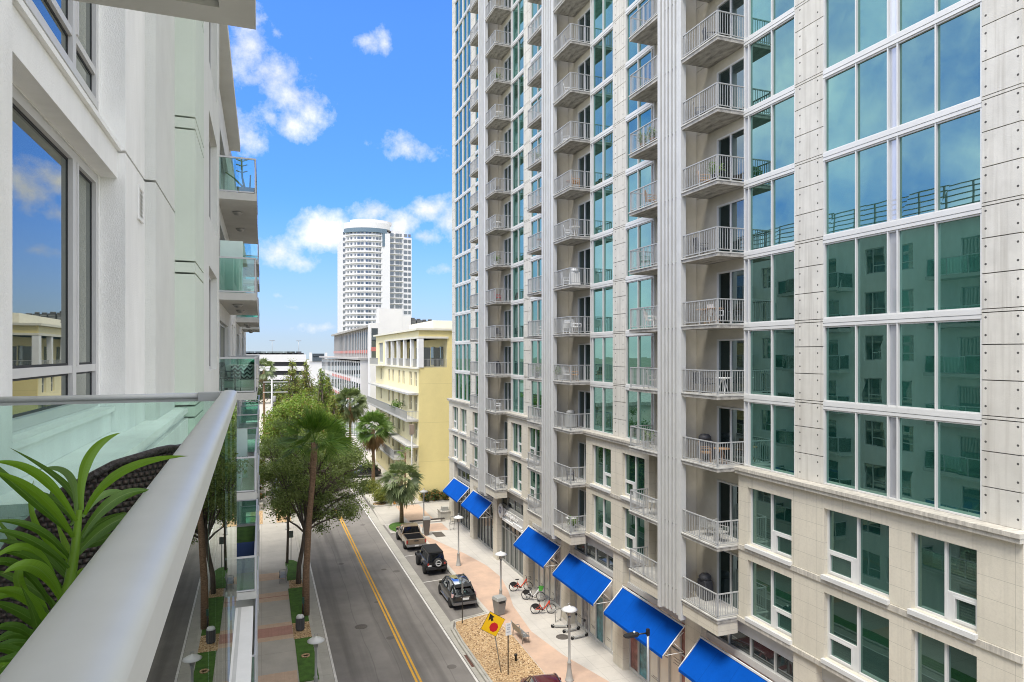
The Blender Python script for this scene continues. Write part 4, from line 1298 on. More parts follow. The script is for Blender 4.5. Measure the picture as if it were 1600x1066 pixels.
# rooftop plant: a row of machines one can tell apart
for i in range(9):
    t = thing('rooftop_unit', 'dark rooftop machine in the row above the yellow building, %s' % ['leftmost and tallest', 'second from the left', 'third from the left', 'fourth from the left', 'in the middle of the row', 'fourth from the right', 'third from the right', 'second from the right', 'rightmost and lowest'][i], 'rooftop unit', (27.9 + i * 1.15, 129.9, 23.21), 0, 'machines on the far roof')
    b = MB(); hh = 1.6 - .08 * i + random.uniform(-.1, .1); b.box(-.5, .5, -.8, .8, 0, hh); b.lathe([(.4, hh), (.4, hh + .3), (.3, hh + .3)], 10); b.build('casing', mat('unit_grey', (0.10, 0.10, 0.10), 0.7) if i == 0 else bpy.data.materials['unit_grey'], t)
    b = MB()
    for k in range(5): b.box(-.45, .45, -.84, -.805, .2 + k * .22, .3 + k * .22)
    b.build('grille', M['steel'], t)

# ================================================================== HIGH-RISE, GARAGE
hi = thing('high_rise_tower', 'white round fronted high rise of about thirty storeys in the distance', 'high rise', (57, 372, 0))
M['hi_white'] = mat('high_rise_white', (0.68, 0.67, 0.655), 0.8, 0.04, 0.1)
M['hi_blue'] = mat('high_rise_blue_band', (0.13, 0.19, 0.24), 0.5)
def arc(r, a0, a1, n=26, cx=0, cy=0): return [(cx + r * math.sin(a0 + (a1 - a0) * i / n), cy - r * math.cos(a0 + (a1 - a0) * i / n)) for i in range(n + 1)]
CX, CY, RR = -1.5, 3.0, 15.6
A0, A1 = R(-62), R(38)
b = MB(); b.prism(arc(RR - .76, A0, A1, 26, CX, CY) + [(16, 22), (-14, 22)], 0, 84.2); b.build('curved_front', M['hi_white'], hi)
b = MB(); b.box(3.0, 20.5, -8.2, 20, 0, 82); b.box(3.2, 8.0, -11.6, -8.21, 0, 83.0); b.box(-16.4, -12.5, -4.0, 20, 0, 80.5); b.build('wall', M['hi_white'], hi)
NFH = 27
bs, wn, ft, ftw = MB(), MB(), MB(), MB()
for k in range(NFH):
    z = 3.0 + k * 3.02
    outer = arc(RR, A0, A1, 26, CX, CY); inner = arc(RR - .75, A0, A1, 26, CX, CY)
    bs.prism(outer + inner[::-1], z, z + .5)
    # windows on the curve
    for a, wd in ((-54, 1.0), (-45, 1.3), (-36, .8), (-28, 1.7), (-21, 1.7), (-11, 1.5), (-5, 1.5), (3, .7), (10, 1.5), (16, .8), (24, 1.5), (30, .8)):
        aa = R(a); h = wd / 2 / RR
        p = arc(RR - .72, aa - h, aa + h, 3, CX, CY); q = arc(RR - 1.0, aa - h, aa + h, 3, CX, CY)
        wn.prism(p + q[::-1], z + .95, z + 2.25)
    for x, wd in ((8.6, 2.0), (11.6, 2.2), (14.0, 1.0), (16.2, 1.9), (18.6, 1.4)):
        ftw.box(x, x + wd, -8.32, -8.215, z + .7, z + 2.5)
    ft.box(8.3, 15.6, -9.1, -8.21, z + .1, z + .45)
    for x in (-16.0, -14.6): ftw.box(x, x + 1.0, -4.12, -4.01, z + .8, z + 2.3)
bs.build('balcony_slab', M['hi_white'], hi)
ft.build('balcony_slab', M['hi_white'], hi)
hg = glass_mirror('high_rise_glass', (0.55, 0.62, 0.68), (0.05, 0.055, 0.06), 0.15)
tag(wn.build('curved_windows', hg, hi), kind='stuff'); tag(ftw.build('flat_windows', hg, hi), kind='stuff')
b = MB(); o_ = arc(RR + .4, A0, R(30), 26, CX, CY); i_ = arc(RR - 1.1, A0, R(30), 26, CX, CY); b.prism(o_ + i_[::-1], 83.2, 85.4); b.build('blue_crown_band', M['hi_blue'], hi)
b = MB(); o_ = arc(RR + .5, R(20), R(34), 8, CX, CY); i_ = arc(RR - 1.1, R(20), R(34), 8, CX, CY); b.prism(o_ + i_[::-1], 76, 83.1); b.build('blue_crown_band', M['hi_blue'], hi)
b = MB(); b.prism(arc(RR + .2, A0, A1, 26, CX, CY) + [(14, 20), (-13, 20)], 85.5, 88.6); b.prism(arc(13, R(-60), R(60), 20, -1, 2) + [(8, 16), (-10, 16)], 88.65, 90.4); b.build('roof_crown', M['hi_white'], hi)
b = MB(); b.box(9.5, 17, -6, 10, 82.01, 86.0); b.prism([(9 + 4 * math.cos(a), -4 + 4 * math.sin(a)) for a in [math.pi * 2 * i / 16 for i in range(16)]], 82.02, 84.0); b.build('roof_crown', M['hi_white'], hi)

ga = thing('parking_garage', 'long white parking garage with dark open decks at the end of the street', 'parking garage', (0, 285, 0))
b = MB()
for k, z in enumerate((4.0, 7.6, 11.2, 14.8)): b.box(-14, 17, 0, 40, z, z + (1.9 if k < 3 else 3.0))
b.box(17.01, 27, -4, 40, 0, 15.0); b.box(18, 19, -4.5, -4.01, 15, 18.6); b.box(24, 25, -4.5, -4.01, 15, 18.6)
b.build('deck', M['white_far'], ga)
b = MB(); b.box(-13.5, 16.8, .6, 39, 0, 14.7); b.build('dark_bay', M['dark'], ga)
b = MB(); b.box(19.2, 23.8, -4.4, -2, 15.02, 18.2); b.build('glass_lobby', M['far_glass'], ga)
for i, x in enumerate((-9, 4, 14.5)):
    t = thing('light_mast', 'thin light mast on the roof of the garage, %s' % ('left one', 'middle one', 'right one')[i], 'light mast', (x, 292, 17.8), 0, 'light masts on the garage roof')
    b = MB(); b.tube([(0, 0, 0), (0, 0, 5.6)], .11, 6); b.build('pole', M['steel'], t)
    b = MB(); b.box(-1.0, 1.0, -.15, .15, 5.6, 5.85); b.build('lamp_head', M['steel'], t)
for i in range(12):
    t = tag(MB().box(-1.9 if i % 2 else -2.1, 1.9, -.9, .9, .0, .6).build('parked_car', M['black'], loc=(-10 + i * 2.2 + random.uniform(-.3, .3), 287, 17.82)), 'tiny dark car roof showing over the parapet of the parking garage', 'car', 'cars parked on the garage roof')
    b = MB(); b.box(-1.1, 1.0, -.8, .8, .605, 1.25); b.build('cabin', M['far_glass'], t)
ho = thing('warehouse', 'low pale building at the foot of the street to the left of the garage', 'building', (-30, 300, 0))
b = MB(); b.box(0, 24, 0, 30, 0, 12); b.build('wall', M['white_far'], ho)
b = MB(); b.box(-.4, 24.4, -.4, 30.4, 12.01, 12.6); b.build('roof', M['grey_far'], ho)
for i in range(6):
    b = MB(); b.box(1 + i * 3.8, 3.4 + i * 3.8, -.05, -.004, 5, 8); b.build('window', M['far_glass'], ho)
# ================================================================== TREES AND PLANTS
M['oak_leaf'] = leafmat('oak_leaf', (0.12, 0.165, 0.045), (0.30, 0.36, 0.13), 0.5, 0.28)
M['elm_leaf'] = leafmat('light_green_leaf', (0.12, 0.20, 0.03), (0.26, 0.33, 0.065), 0.5, 0.32, (0.22, 0.17, 0.05))
M['cypress_leaf'] = leafmat('cypress_leaf', (0.14, 0.19, 0.035), (0.29, 0.32, 0.08), 0.6, 0.3, (0.24, 0.14, 0.05))
M['far_leaf'] = leafmat('far_leaf', (0.05, 0.075, 0.03), (0.10, 0.13, 0.05), 0.6, 0.25)
M['palm_leaf'] = leafmat('palm_leaf', (0.08, 0.15, 0.03), (0.18, 0.27, 0.07), 0.42, 0.25)
M['palm_bright'] = leafmat('palm_leaf_bright', (0.045, 0.11, 0.010), (0.13, 0.22, 0.03), 0.6, 0.25)
M['palm_grey'] = leafmat('palm_leaf_grey', (0.11, 0.15, 0.06), (0.22, 0.26, 0.13), 0.45, 0.2)
M['palm_dead'] = leafmat('palm_dead', (0.20, 0.12, 0.055), (0.33, 0.21, 0.10), 0.8, 0.15)
M['shrub_leaf'] = leafmat('shrub_leaf', (0.10, 0.13, 0.02), (0.26, 0.27, 0.05), 0.5, 0.25)
M['shrub_dark'] = leafmat('shrub_dark_leaf', (0.03, 0.06, 0.015), (0.08, 0.12, 0.03), 0.5, 0.25, (0.5, 0.16, 0.03))

def leaves(b, rng, clumps, n, size, up=0.35):
    """small leaf cards through a set of ellipsoid clumps (cx,cy,cz,rx,ry,rz), denser to the outside"""
    wt = [(c[3] * c[4] * c[5]) ** .6 for c in clumps]
    for c in rng.choices(clumps, wt, k=n):
        d = Vector((rng.gauss(0, .52), rng.gauss(0, .52), rng.gauss(0, .48)))
        r = min(d.length, 1.6)
        if r < 1e-3: continue
        d.normalize()
        p = Vector((c[0] + d.x * c[3] * r, c[1] + d.y * c[4] * r, c[2] + d.z * c[5] * r))
        nrm = (d + Vector((rng.gauss(0, .55), rng.gauss(0, .55), rng.gauss(0, .55) + up))).normalized()
        t = nrm.cross(Vector((rng.gauss(0, 1), rng.gauss(0, 1), rng.gauss(0, 1))))
        if t.length < 1e-3: continue
        t.normalize(); s = nrm.cross(t)
        L = size * rng.uniform(.6, 1.35); W = L * rng.uniform(.35, .55)
        k = len(b.v)
        a = p - t * L * .5; m = p + s * W * .5 + nrm * L * .08; e = p + t * L * .5; q = p - s * W * .5 + nrm * L * .08
        b.v += [tuple(a), tuple(m), tuple(e), tuple(q)]
        b.face((k, k + 1, k + 2, k + 3))

def branchy(b, rng, base, trunk, tips, r0):
    """trunk: polyline; tips: clump centres that limbs reach for"""
    k = len(trunk)
    b.tube(trunk, [r0 * (1 - .5 * i / (k - 1)) for i in range(k)], 9)
    for tip in tips:
        f = rng.uniform(.55, .98)
        i = min(k - 2, int(f * (k - 1))); g = f * (k - 1) - i
        s = Vector(trunk[i]).lerp(Vector(trunk[i + 1]), g)
        t = Vector(tip); m = s.lerp(t, .5) + Vector((rng.uniform(-.4, .4), rng.uniform(-.4, .4), rng.uniform(.1, .6)))
        b.tube([s, s.lerp(m, .5) + Vector((0, 0, .1)), m, m.lerp(t, .6), t], [r0 * .42, r0 * .36, r0 * .27, r0 * .17, r0 * .07], 6)
        for _ in range(2):
            e = t + Vector((rng.uniform(-.9, .9), rng.uniform(-.9, .9), rng.uniform(-.5, .7)))
            b.tube([m, m.lerp(e, .5) + Vector((0, 0, .15)), e], [r0 * .2, r0 * .12, r0 * .04], 5)

def tree(name, label, cat, loc, trunk, clumps, n, size, leaf, bark, r0, seed, group=None, up=.35):
    rng = random.Random(seed)
    t = thing(name, label, cat, loc, 0, group)
    b = MB(); branchy(b, rng, (0, 0, 0), trunk, [c[:3] for c in clumps], r0); b.build('trunk', M[bark], t)
    b = MB(); leaves(b, rng, clumps, n, size, up); b.build('crown', M[leaf], t)
    return t

def scatter_clumps(rng, cx, cy, cz, rx, ry, rz, n, rs):
    out = []; rs *= 1.18
    while len(out) < n:
        d = Vector((rng.uniform(-1, 1), rng.uniform(-1, 1), rng.uniform(-1, 1)))
        if d.length > 1 or d.length < .35: continue
        r = rs * rng.uniform(.65, 1.25)
        out.append((cx + d.x * (rx - r * .6), cy + d.y * (ry - r * .6), cz + d.z * (rz - r * .6), r, r, r * .72))
    return out
g_ = 'street trees along the left kerb'
rng = random.Random(3)
cl = scatter_clumps(rng, 1.6, .6, 8.0, 4.3, 4.4, 4.5, 70, .72)
tree('oak_tree', 'dark green oak with a leaning grey trunk in the kerb strip behind the nearest palm', 'tree', (2.7, 55.0, 0), [(0, 0, 0), (.05, 0, 1.4), (.35, .1, 2.9), (.5, .2, 4.2), (1.0, .4, 6.5), (1.3, .6, 9)], cl, 23000, .20, 'oak_leaf', 'bark', .20, 11, g_)
cl = scatter_clumps(rng, .5, 1.5, 8.4, 3.9, 4.2, 4.4, 52, .78)
tree('oak_tree', 'oak with a thin straight dark trunk standing in the small turf patch by the driveway', 'tree', (2.05, 60.6, 0), [(0, 0, 0), (.05, 0, 2), (.1, .3, 4.4), (.3, .8, 8)], cl, 16500, .21, 'oak_leaf', 'bark', .12, 12, g_)
cl = scatter_clumps(rng, 1.3, 0, 9.4, 4.2, 4.2, 4.6, 56, .9)
tree('elm_tree', 'brighter green tree just beyond the driveway, its top rising above the dark oaks', 'tree', (2.3, 78.5, 0), [(0, 0, 0), (0, 0, 3), (.3, 0, 7), (.7, 0, 11)], cl, 13000, .28, 'elm_leaf', 'bark', .22, 13, g_)
cl = scatter_clumps(rng, 1.7, 0, 9.0, 4.1, 4.0, 4.0, 40, 1.0)
tree('elm_tree', 'bright yellow green tree behind the first light green one, left of the palms', 'tree', (2.6, 90, 0), [(0, 0, 0), (0, 0, 4), (.5, 0, 8), (1.2, 0, 12)], cl, 11000, .36, 'elm_leaf', 'bark', .24, 14, g_)
def cone_clumps(rng, h0, h1, r, n):
    out = []
    for i in range(n):
        f = (i + .5) / n
        for _ in range(4):
            a = rng.uniform(0, 6.28); rr = r * (1 - f) ** .75
            out.append((rr * .6 * math.cos(a), rr * .6 * math.sin(a), h0 + (h1 - h0) * f + rng.uniform(-.3, .3), max(.35, rr * .62), max(.35, rr * .62), .75 + .3 * (1 - f)))
    return out
for i, (x, y, h, r, lab) in enumerate([(4.6, 112, 17.3, 4.0, 'pointed yellow green cypress left of the street axis, tallest of the far group'), (6.9, 116, 16.6, 4.0, 'olive cypress in the middle of the far group of pointed trees'), (8.8, 108, 15.6, 3.6, 'green pointed cypress right of the middle in the far group'),
                                  (10.6, 118, 14.0, 3.0, 'rusty tinted cypress in front of the white office block'), (6.0, 102, 12.5, 2.6, 'rounder green tree at the foot of the far pointed trees'), (9.6, 100, 11.4, 2.2, 'yellowish small tree to the right at the foot of the pointed trees'), (2.4, 118, 12.0, 1.9, 'small rust brown tree beside the far end of the left pavement')]):
    rg = random.Random(40 + i)
    tree('cypress_tree', lab, 'tree', (x, y, 0), [(0, 0, 0), (0, 0, h * .5), (0, 0, h * .95)], cone_clumps(rg, 2.5, h, r, 11), 9500, .32, 'cypress_leaf' if i not in (2, 4) else 'elm_leaf', 'bark', .18, 60 + i, 'pointed trees far down the street', .5)
b = MB(); rg = random.Random(5)
cl = [(-34 + i * 5.2 + rg.uniform(-1.5, 1.5), rg.uniform(-4, 4), rg.uniform(3, 6), 4, 4, rg.uniform(2.6, 4.2)) for i in range(15)]
leaves(b, rg, cl, 9000, .9); o = b.build('far_trees', M['far_leaf'], loc=(0, 262, 0)); tag(o, 'mass of dull green trees at the end of the street below the parking garage', 'trees', None, 'stuff')

# ---- palms
def fan_frond(b, base, d, L, W, fold, rng, droop=.25, n=15, petiole=.45, bw=.75):
    """fan leaf: petiole then a pleated hand of narrow blades"""
    d = d.normalized()
    side = d.cross(Vector((0, 0, 1)))
    if side.length < .05: side = Vector((1, 0, 0))
    side.normalize(); up = side.cross(d)
    ro = rng.gauss(0, .75)
    side, up = side * math.cos(ro) + up * math.sin(ro), up * math.cos(ro) - side * math.sin(ro)
    hub = base + d * L * petiole + Vector((0, 0, -droop * L * .12))
    k = len(b.v)
    b.v += [tuple(base - side * .02), tuple(base + side * .02), tuple(hub + side * .015), tuple(hub - side * .015)]
    b.face((k, k + 1, k + 2, k + 3))
    R_ = L * (1 - petiole)
    for i in range(n):
        a = (i / (n - 1) - .5) * W
        v = d * math.cos(a) + side * math.sin(a) + up * (fold * abs(math.sin(a)) - .05)
        v.normalize()
        ln = R_ * (1 - .25 * abs(a) / (W / 2)) * rng.uniform(.88, 1.08)
        w_ = ln * W / n * bw
        s2 = (side * math.cos(a) - d * math.sin(a))
        m = hub + v * ln * .55 + Vector((0, 0, -droop * ln * .12)); e = hub + v * ln + Vector((0, 0, -droop * ln * rng.uniform(.45, .8)))
        k = len(b.v)
        b.v += [tuple(hub), tuple(m + s2 * w_ * .5 + up * w_ * .15), tuple(e), tuple(m - s2 * w_ * .5 + up * w_ * .15)]
        b.face((k, k + 1, k + 2, k + 3))
def palm(label, loc, trunk, rad, top, n, L, leaf, seed, lo=-55, hi=80, skirt=0, droop=.35, name='fan_palm', W=2.3, group='palms along the street', nb=15, petiole=.45, bw=.75):
    rng = random.Random(seed)
    t = thing(name, label, 'palm tree', loc, 0, group)
    b = MB(); b.tube(trunk, rad, 10); 
    # old leaf boots on the upper trunk
    tp = Vector(trunk[-1]); tq = Vector(trunk[-2])
    for i in range(46):
        f = rng.uniform(0, 1); a = rng.uniform(0, 6.28); p = tq.lerp(tp, f); r = rad[-1] * 1.02
        o = Vector((math.cos(a), math.sin(a), 0)); s = Vector((-o.y, o.x, 0)) * .05
        k = len(b.v); b.v += [tuple(p + o * r - s), tuple(p + o * r + s), tuple(p + o * (r + .09) + Vector((0, 0, .20)))]; b.face((k, k + 1, k + 2))
    b.build('trunk', M['palm_bark'], t)
    b = MB(); c = Vector(top)
    for i in range(n):
        a = i * 2.39996 + rng.uniform(-.3, .3)
        e = R(hi - (hi - lo) * ((i + .5) / n) ** .85 + rng.uniform(-14, 14))
        d = Vector((math.cos(a) * math.cos(e), math.sin(a) * math.cos(e), math.sin(e)))
        fan_frond(b, c + d * .1, d, L * rng.uniform(.85, 1.1), W, .28, rng, droop, nb, petiole, bw)
    b.build('crown', M[leaf], t)
    if skirt:
        b = MB()
        for i in range(skirt):
            a = rng.uniform(0, 6.28); e = R(rng.uniform(-88, -48))
            d = Vector((math.cos(a) * math.cos(e), math.sin(a) * math.cos(e), math.sin(e)))
            fan_frond(b, c + Vector((0, 0, -.35)) + d * .1, d, L * rng.uniform(.7, 1.0), 1.1, .1, rng, .1, 9, .3)
        b.build('dead_fronds', M['palm_dead'], t)
    return t
palm('tall leaning palm nearest the viewer, bare brown trunk in the left turf strip', (2.85, 48.2, 0), [(0, 0, 0), (.03, 0, 3), (.22, 0, 6.5), (.45, 0, 9.2), (.58, 0, 11.9)], [.27, .23, .2, .2, .24], (.6, 0, 11.95), 42, 3.2, 'palm_bright', 21, lo=-14, hi=84, droop=.34, W=2.1, nb=26, petiole=.36, bw=.42)
palm('short bushy cabbage palm in the round turf island by the pickup', (14.0, 70.8, 0), [(0, 0, 0), (0, 0, 1.8), (-.05, 0, 3.4), (-.1, 0, 4.6)], [.24, .2, .2, .24], (-.1, 0, 4.7), 64, 2.7, 'palm_grey', 22, lo=-66, hi=82, droop=.55, skirt=5)
palm('palm with a brown skirt of dead fronds at the far corner before the yellow building', (14.5, 93.5, 0), [(0, 0, 0), (.05, 0, 3), (0, 0, 5.5), (0, 0, 7.6)], [.27, .22, .2, .22], (0, 0, 7.8), 54, 3.1, 'palm_leaf', 23, lo=-30, hi=82, droop=.45, skirt=44)
palm('full shaggy palm in front of the white office block, farther than the skirted palm', (15.2, 125, 0), [(0, 0, 0), (0, 0, 4), (0, 0, 9)], [.3, .24, .24], (0, 0, 9.2), 90, 3.7, 'palm_grey', 24, lo=-75, hi=82, droop=.4, skirt=46)
palm('tall thin palm far up the left pavement beside the utility pole', (.3, 112, 0), [(0, 0, 0), (.05, 0, 7), (0, 0, 15.6)], [.24, .19, .17], (0, 0, 15.8), 32, 2.1, 'palm_grey', 25, lo=-65, hi=80, droop=.5, skirt=14)
palm('small young palm in front of the yellow building, right of the street sign post', (16.3, 80.2, 0), [(0, 0, 0), (0, 0, 3), (0, 0, 6.1)], [.10, .08, .08], (0, 0, 6.15), 10, 1.3, 'palm_leaf', 26, lo=-20, hi=60, droop=.5)

def shrub(label, loc, r, h, n, leaf, seed, group='shrubs by the yellow building', name='shrub', size=.17):
    rng = random.Random(seed)
    t = thing(name, label, 'shrub', loc, 0, group)
    cl = scatter_clumps(rng, 0, 0, h * .55, r, r, h * .55, 9, r * .45)
    b = MB(); leaves(b, rng, cl, int(n * 1.7), size, .5); b.build('foliage', M[leaf], t)
    b = MB()
    for c in cl[:6]: b.tube([(0, 0, 0), (c[0] * .4, c[1] * .4, c[2] * .5), c[:3]], [.04, .03, .01], 5)
    b.build('stem', M['bark'], t)
shrub('yellow green round shrub at the kerb corner in front of the yellow building', (13.5, 80.8, 0), 1.15, 1.9, 2600, 'shrub_leaf', 31)
shrub('dark green shrub just right of the yellow green corner shrub', (14.7, 81.6, 0), 1.1, 1.5, 2200, 'shrub_dark', 32)
shrub('yellow green shrub farther up the kerb, below the skirted palm', (13.2, 88.0, 0), 1.4, 1.7, 2600, 'shrub_leaf', 33)
for i in range(5):
    shrub(['dark flowering shrub at the left end of the bed below the blank yellow wall', 'dark flowering shrub second from the left below the blank yellow wall', 'flowering shrub in the middle of the bed below the blank yellow wall', 'flowering shrub second from the right below the blank yellow wall', 'flowering shrub next to the tower in the bed below the blank yellow wall'][i],
          (18.9 + i * 1.15, 80.05, 0), .7, 1.3, 1100, 'shrub_dark', 34 + i)
for i in range(4):
    shrub(['low hedge plant beside the left pavement just past the driveway', 'green hedge plant second past the driveway on the left pavement', 'hedge plant third past the driveway on the left pavement', 'bright green bush farthest up the left pavement'][i], (-.25, 84 + i * 7.5, .5), .65, 1.2 + .3 * i, 900, 'shrub_leaf' if i == 3 else 'shrub_dark', 44 + i, 'hedge plants past the driveway')
# planters and rails past the driveway
for i in range(3):
    b = MB(); b.box(-.9, .42, 0, 5.2, 0, .55); b.box(-.95, .47, -.05, 5.25, .552, .66)
    tag(b.build('planter_wall', M['kerb'], loc=(-.3, 82.6 + i * 8, .0)), ['low concrete planter wall nearest the driveway on the left pavement', 'second low concrete planter wall along the left pavement', 'farthest low concrete planter wall along the left pavement'][i], 'planter', 'planter walls past the driveway')
# ================================================================== VEHICLES
M['rim'] = mat('alloy_rim', (0.45, 0.45, 0.46), 0.3, metal=0.8)
M['rim_dark'] = mat('dark_rim', (0.06, 0.06, 0.06), 0.35, metal=0.6)
M['car_glass'] = glass_mirror('car_glass', (0.6, 0.65, 0.7), (0.008, 0.009, 0.010), 0.03, vary=0)
M['tail_red'] = mat('tail_lamp', (0.42, 0.05, 0.04), 0.2)
M['tail_clear'] = mat('tail_lamp_pale', (0.55, 0.35, 0.33), 0.2)
M['plate'] = mat('number_plate', (0.75, 0.75, 0.73), 0.5)
M['plastic'] = mat('black_plastic', (0.02, 0.02, 0.021), 0.65)
def paint(name, c, rough=.28, metal=.3): return mat(name, c, rough, metal=metal, coat=1.0)
M['car_black'] = paint('black_car_paint', (0.014, 0.015, 0.017))
M['car_tan'] = paint('tan_car_paint', (0.28, 0.215, 0.15), .35)
M['car_maroon'] = paint('maroon_car_paint', (0.13, 0.008, 0.012))
M['car_white'] = paint('white_car_paint', (0.62, 0.63, 0.64), .3, 0)
M['car_grey'] = paint('grey_car_paint', (0.12, 0.125, 0.13))
def sec(y, pts): return [(x, y, z) for x, z in pts] + [(-x, y, z) for x, z in reversed(pts)]
def wheel(root, x, y, r, wd, rim='rim'):
    b = MB(); b.lathe([(r * .62, -wd / 2), (r * .92, -wd / 2), (r, -wd * .32), (r, wd * .32), (r * .92, wd / 2), (r * .62, wd / 2)], 22, (0, 0, 0), 'x')
    t = b.build('tyre', M['rubber'], root, loc=(x, y, r))
    t.name = 'wheel'
    b = MB(); b.lathe([(r * .63, -wd * .40), (r * .63, wd * .40)], 22, (0, 0, 0), 'x')
    s = 1 if x > 0 else -1
    for i in range(5):
        a = 2 * math.pi * i / 5
        c, sn = math.cos(a), math.sin(a)
        q = Vector((s * wd * .44, c, sn))
        def pt(rad, off): return (s * wd * .43, c * rad - sn * off, sn * rad + c * off)
        k = len(b.v); b.v += [pt(.05, -.05), pt(r * .6, -.06), pt(r * .6, .06), pt(.05, .05)]; b.face((k, k + 1, k + 2, k + 3))
    b.lathe([(.07, -wd * .46), (.07, wd * .46)], 10, (0, 0, 0), 'x')
    b.build('rim', M[rim], t)
def fin(o, lv=1, bw=.04):
    for p in o.data.polygons: p.use_smooth = True
    bb = o.modifiers.new('bevel', 'BEVEL'); bb.width = bw; bb.segments = 2; bb.limit_method = 'ANGLE'; bb.angle_limit = R(35)
    return o
def add(mbfn, name, m, root, **k):
    b = MB(); mbfn(b); return b.build(name, m, root, **k)

def suv(label, loc, paint_, rz=0, group=None, roofglass=True):
    t = thing('parked_car', label, 'car', loc, rz, group)
    W = .93
    S = []
    for y, w_, zb, zs, zt in [(-2.28, .74, .42, .62, .98), (-2.20, .86, .34, .70, 1.03), (-1.75, .93, .27, .74, 1.07), (-.9, .94, .25, .72, 1.02), (.2, .94, .25, .70, .98), (1.15, .93, .25, .68, .97), (1.55, .91, .27, .66, .95), (2.05, .84, .30, .60, .82), (2.30, .66, .38, .52, .66)]:
        S.append(sec(y, [(.001, zb), (w_ * .92, zb), (w_, zb + .16), (w_, zs), (w_ * .985, zs + .1), (w_ * .90, zt), (.001, zt + .03)]))
    b = MB(); b.loft(S); fin(b.build('body', M[paint_], t))
    G = []
    for y, wb, wt, z0, z1 in [(-2.12, .78, .60, 1.02, 1.06), (-1.62, .80, .58, 1.04, 1.58), (-.6, .82, .60, .99, 1.69), (.3, .82, .60, .96, 1.66), (.75, .80, .58, .95, 1.52), (1.38, .76, .66, .94, .99)]:
        G.append(sec(y, [(.001, z0), (wb, z0), (wt + .03, z1 - .03), (wt - .1, z1), (.001, z1 + .015)]))
    b = MB(); b.loft(G); fin(b.build('windows', M['car_glass'], t), bw=.02)
    # roof skin and pillars
    b = MB()
    for s in (-1, 1):
        b.tube([(s * .80, 1.36, .98), (s * .635, .72, 1.54), (s * .63, .3, 1.67), (s * .63, -.6, 1.70), (s * .61, -1.62, 1.60), (s * .76, -2.10, 1.07)], .035, 6)
        b.tube([(s * .84, -.25, 1.0), (s * .645, -.2, 1.67)], .03, 6)
        b.tube([(s * .82, -1.25, 1.05), (s * .63, -1.35, 1.62)], .07, 6)
    b.hexa([(-.6, -1.9, 1.50), (.6, -1.9, 1.50), (.6, -1.55, 1.585), (-.6, -1.55, 1.585)], [(-.6, -1.92, 1.53), (.6, -1.92, 1.53), (.6, -1.55, 1.625), (-.6, -1.55, 1.625)])
    b.build('pillars', M[paint_], t)
    b = MB(); b.loft([sec(y, [(.001, z), (w_, z - .02), (w_, z + .01), (.001, z + .035)]) for y, w_, z in ((-1.6, .56, 1.585), (-.6, .585, 1.70), (.25, .585, 1.672), (.6, .56, 1.58))]); 
    fin(b.build('roof', M['car_glass'] if roofglass else M[paint_], t), bw=.01)
    b = MB()
    for s in (-1, 1): b.tube([(s * .60, .3, 1.73), (s * .60, -.6, 1.76), (s * .58, -1.5, 1.66)], .018, 6)
    b.build('roof_rails', M['rim'], t)
    for s in (-1, 1):
        add(lambda b: b.hexa([(s * .70, -2.24, .88), (s * .93, -1.98, .86), (s * .93, -1.92, .86), (s * .70, -2.1, .88)][::s], [(s * .64, -2.22, 1.02), (s * .90, -1.90, 1.10), (s * .90, -1.80, 1.10), (s * .64, -2.05, 1.02)][::s]), 'tail_light', M['tail_clear'], t)
        add(lambda b: b.hexa([(s * .70, 2.14, .60), (s * .90, 1.86, .62), (s * .90, 1.80, .62), (s * .70, 2.0, .60)][::-s], [(s * .66, 2.08, .74), (s * .88, 1.80, .80), (s * .88, 1.7, .80), (s * .66, 1.95, .74)][::-s]), 'headlight', M['rim'], t)
        add(lambda b: (b.box(min(s * .93, s * 1.08), max(s * .93, s * 1.08), .92, 1.05, .98, 1.12), b.box(min(s * .86, s * .94), max(s * .86, s * .94), .96, 1.0, .98, 1.02)), 'mirror', M[paint_], t)
        add(lambda b: b.box(min(s * .935, s * .96), max(s * .935, s * .96), -1.2, 1.05, .30, .40), 'side_trim', M['rim'], t)
        for y in (-1.42, 1.40): wheel(t, s * .84, y, .36, .24, 'rim_dark' if paint_ == 'car_black' else 'rim')
    add(lambda b: b.hexa([(-.86, -2.36, .40), (.86, -2.36, .40), (.93, -2.10, .40), (-.93, -2.10, .40)], [(-.84, -2.33, .58), (.84, -2.33, .58), (.92, -2.08, .58), (-.92, -2.08, .58)]), 'bumper', M['car_grey'], t)
    add(lambda b: b.box(-.26, .26, -2.335, -2.295, .72, .86), 'number_plate', M['plate'], t)
    add(lambda b: b.box(-.34, .34, -2.32, -2.28, .89, .93), 'handle', M['rim'], t)
    return t
suv('shiny black crossover parked nearest, behind the black jeep style car', (13.55, 47.75, RZ), 'car_black')
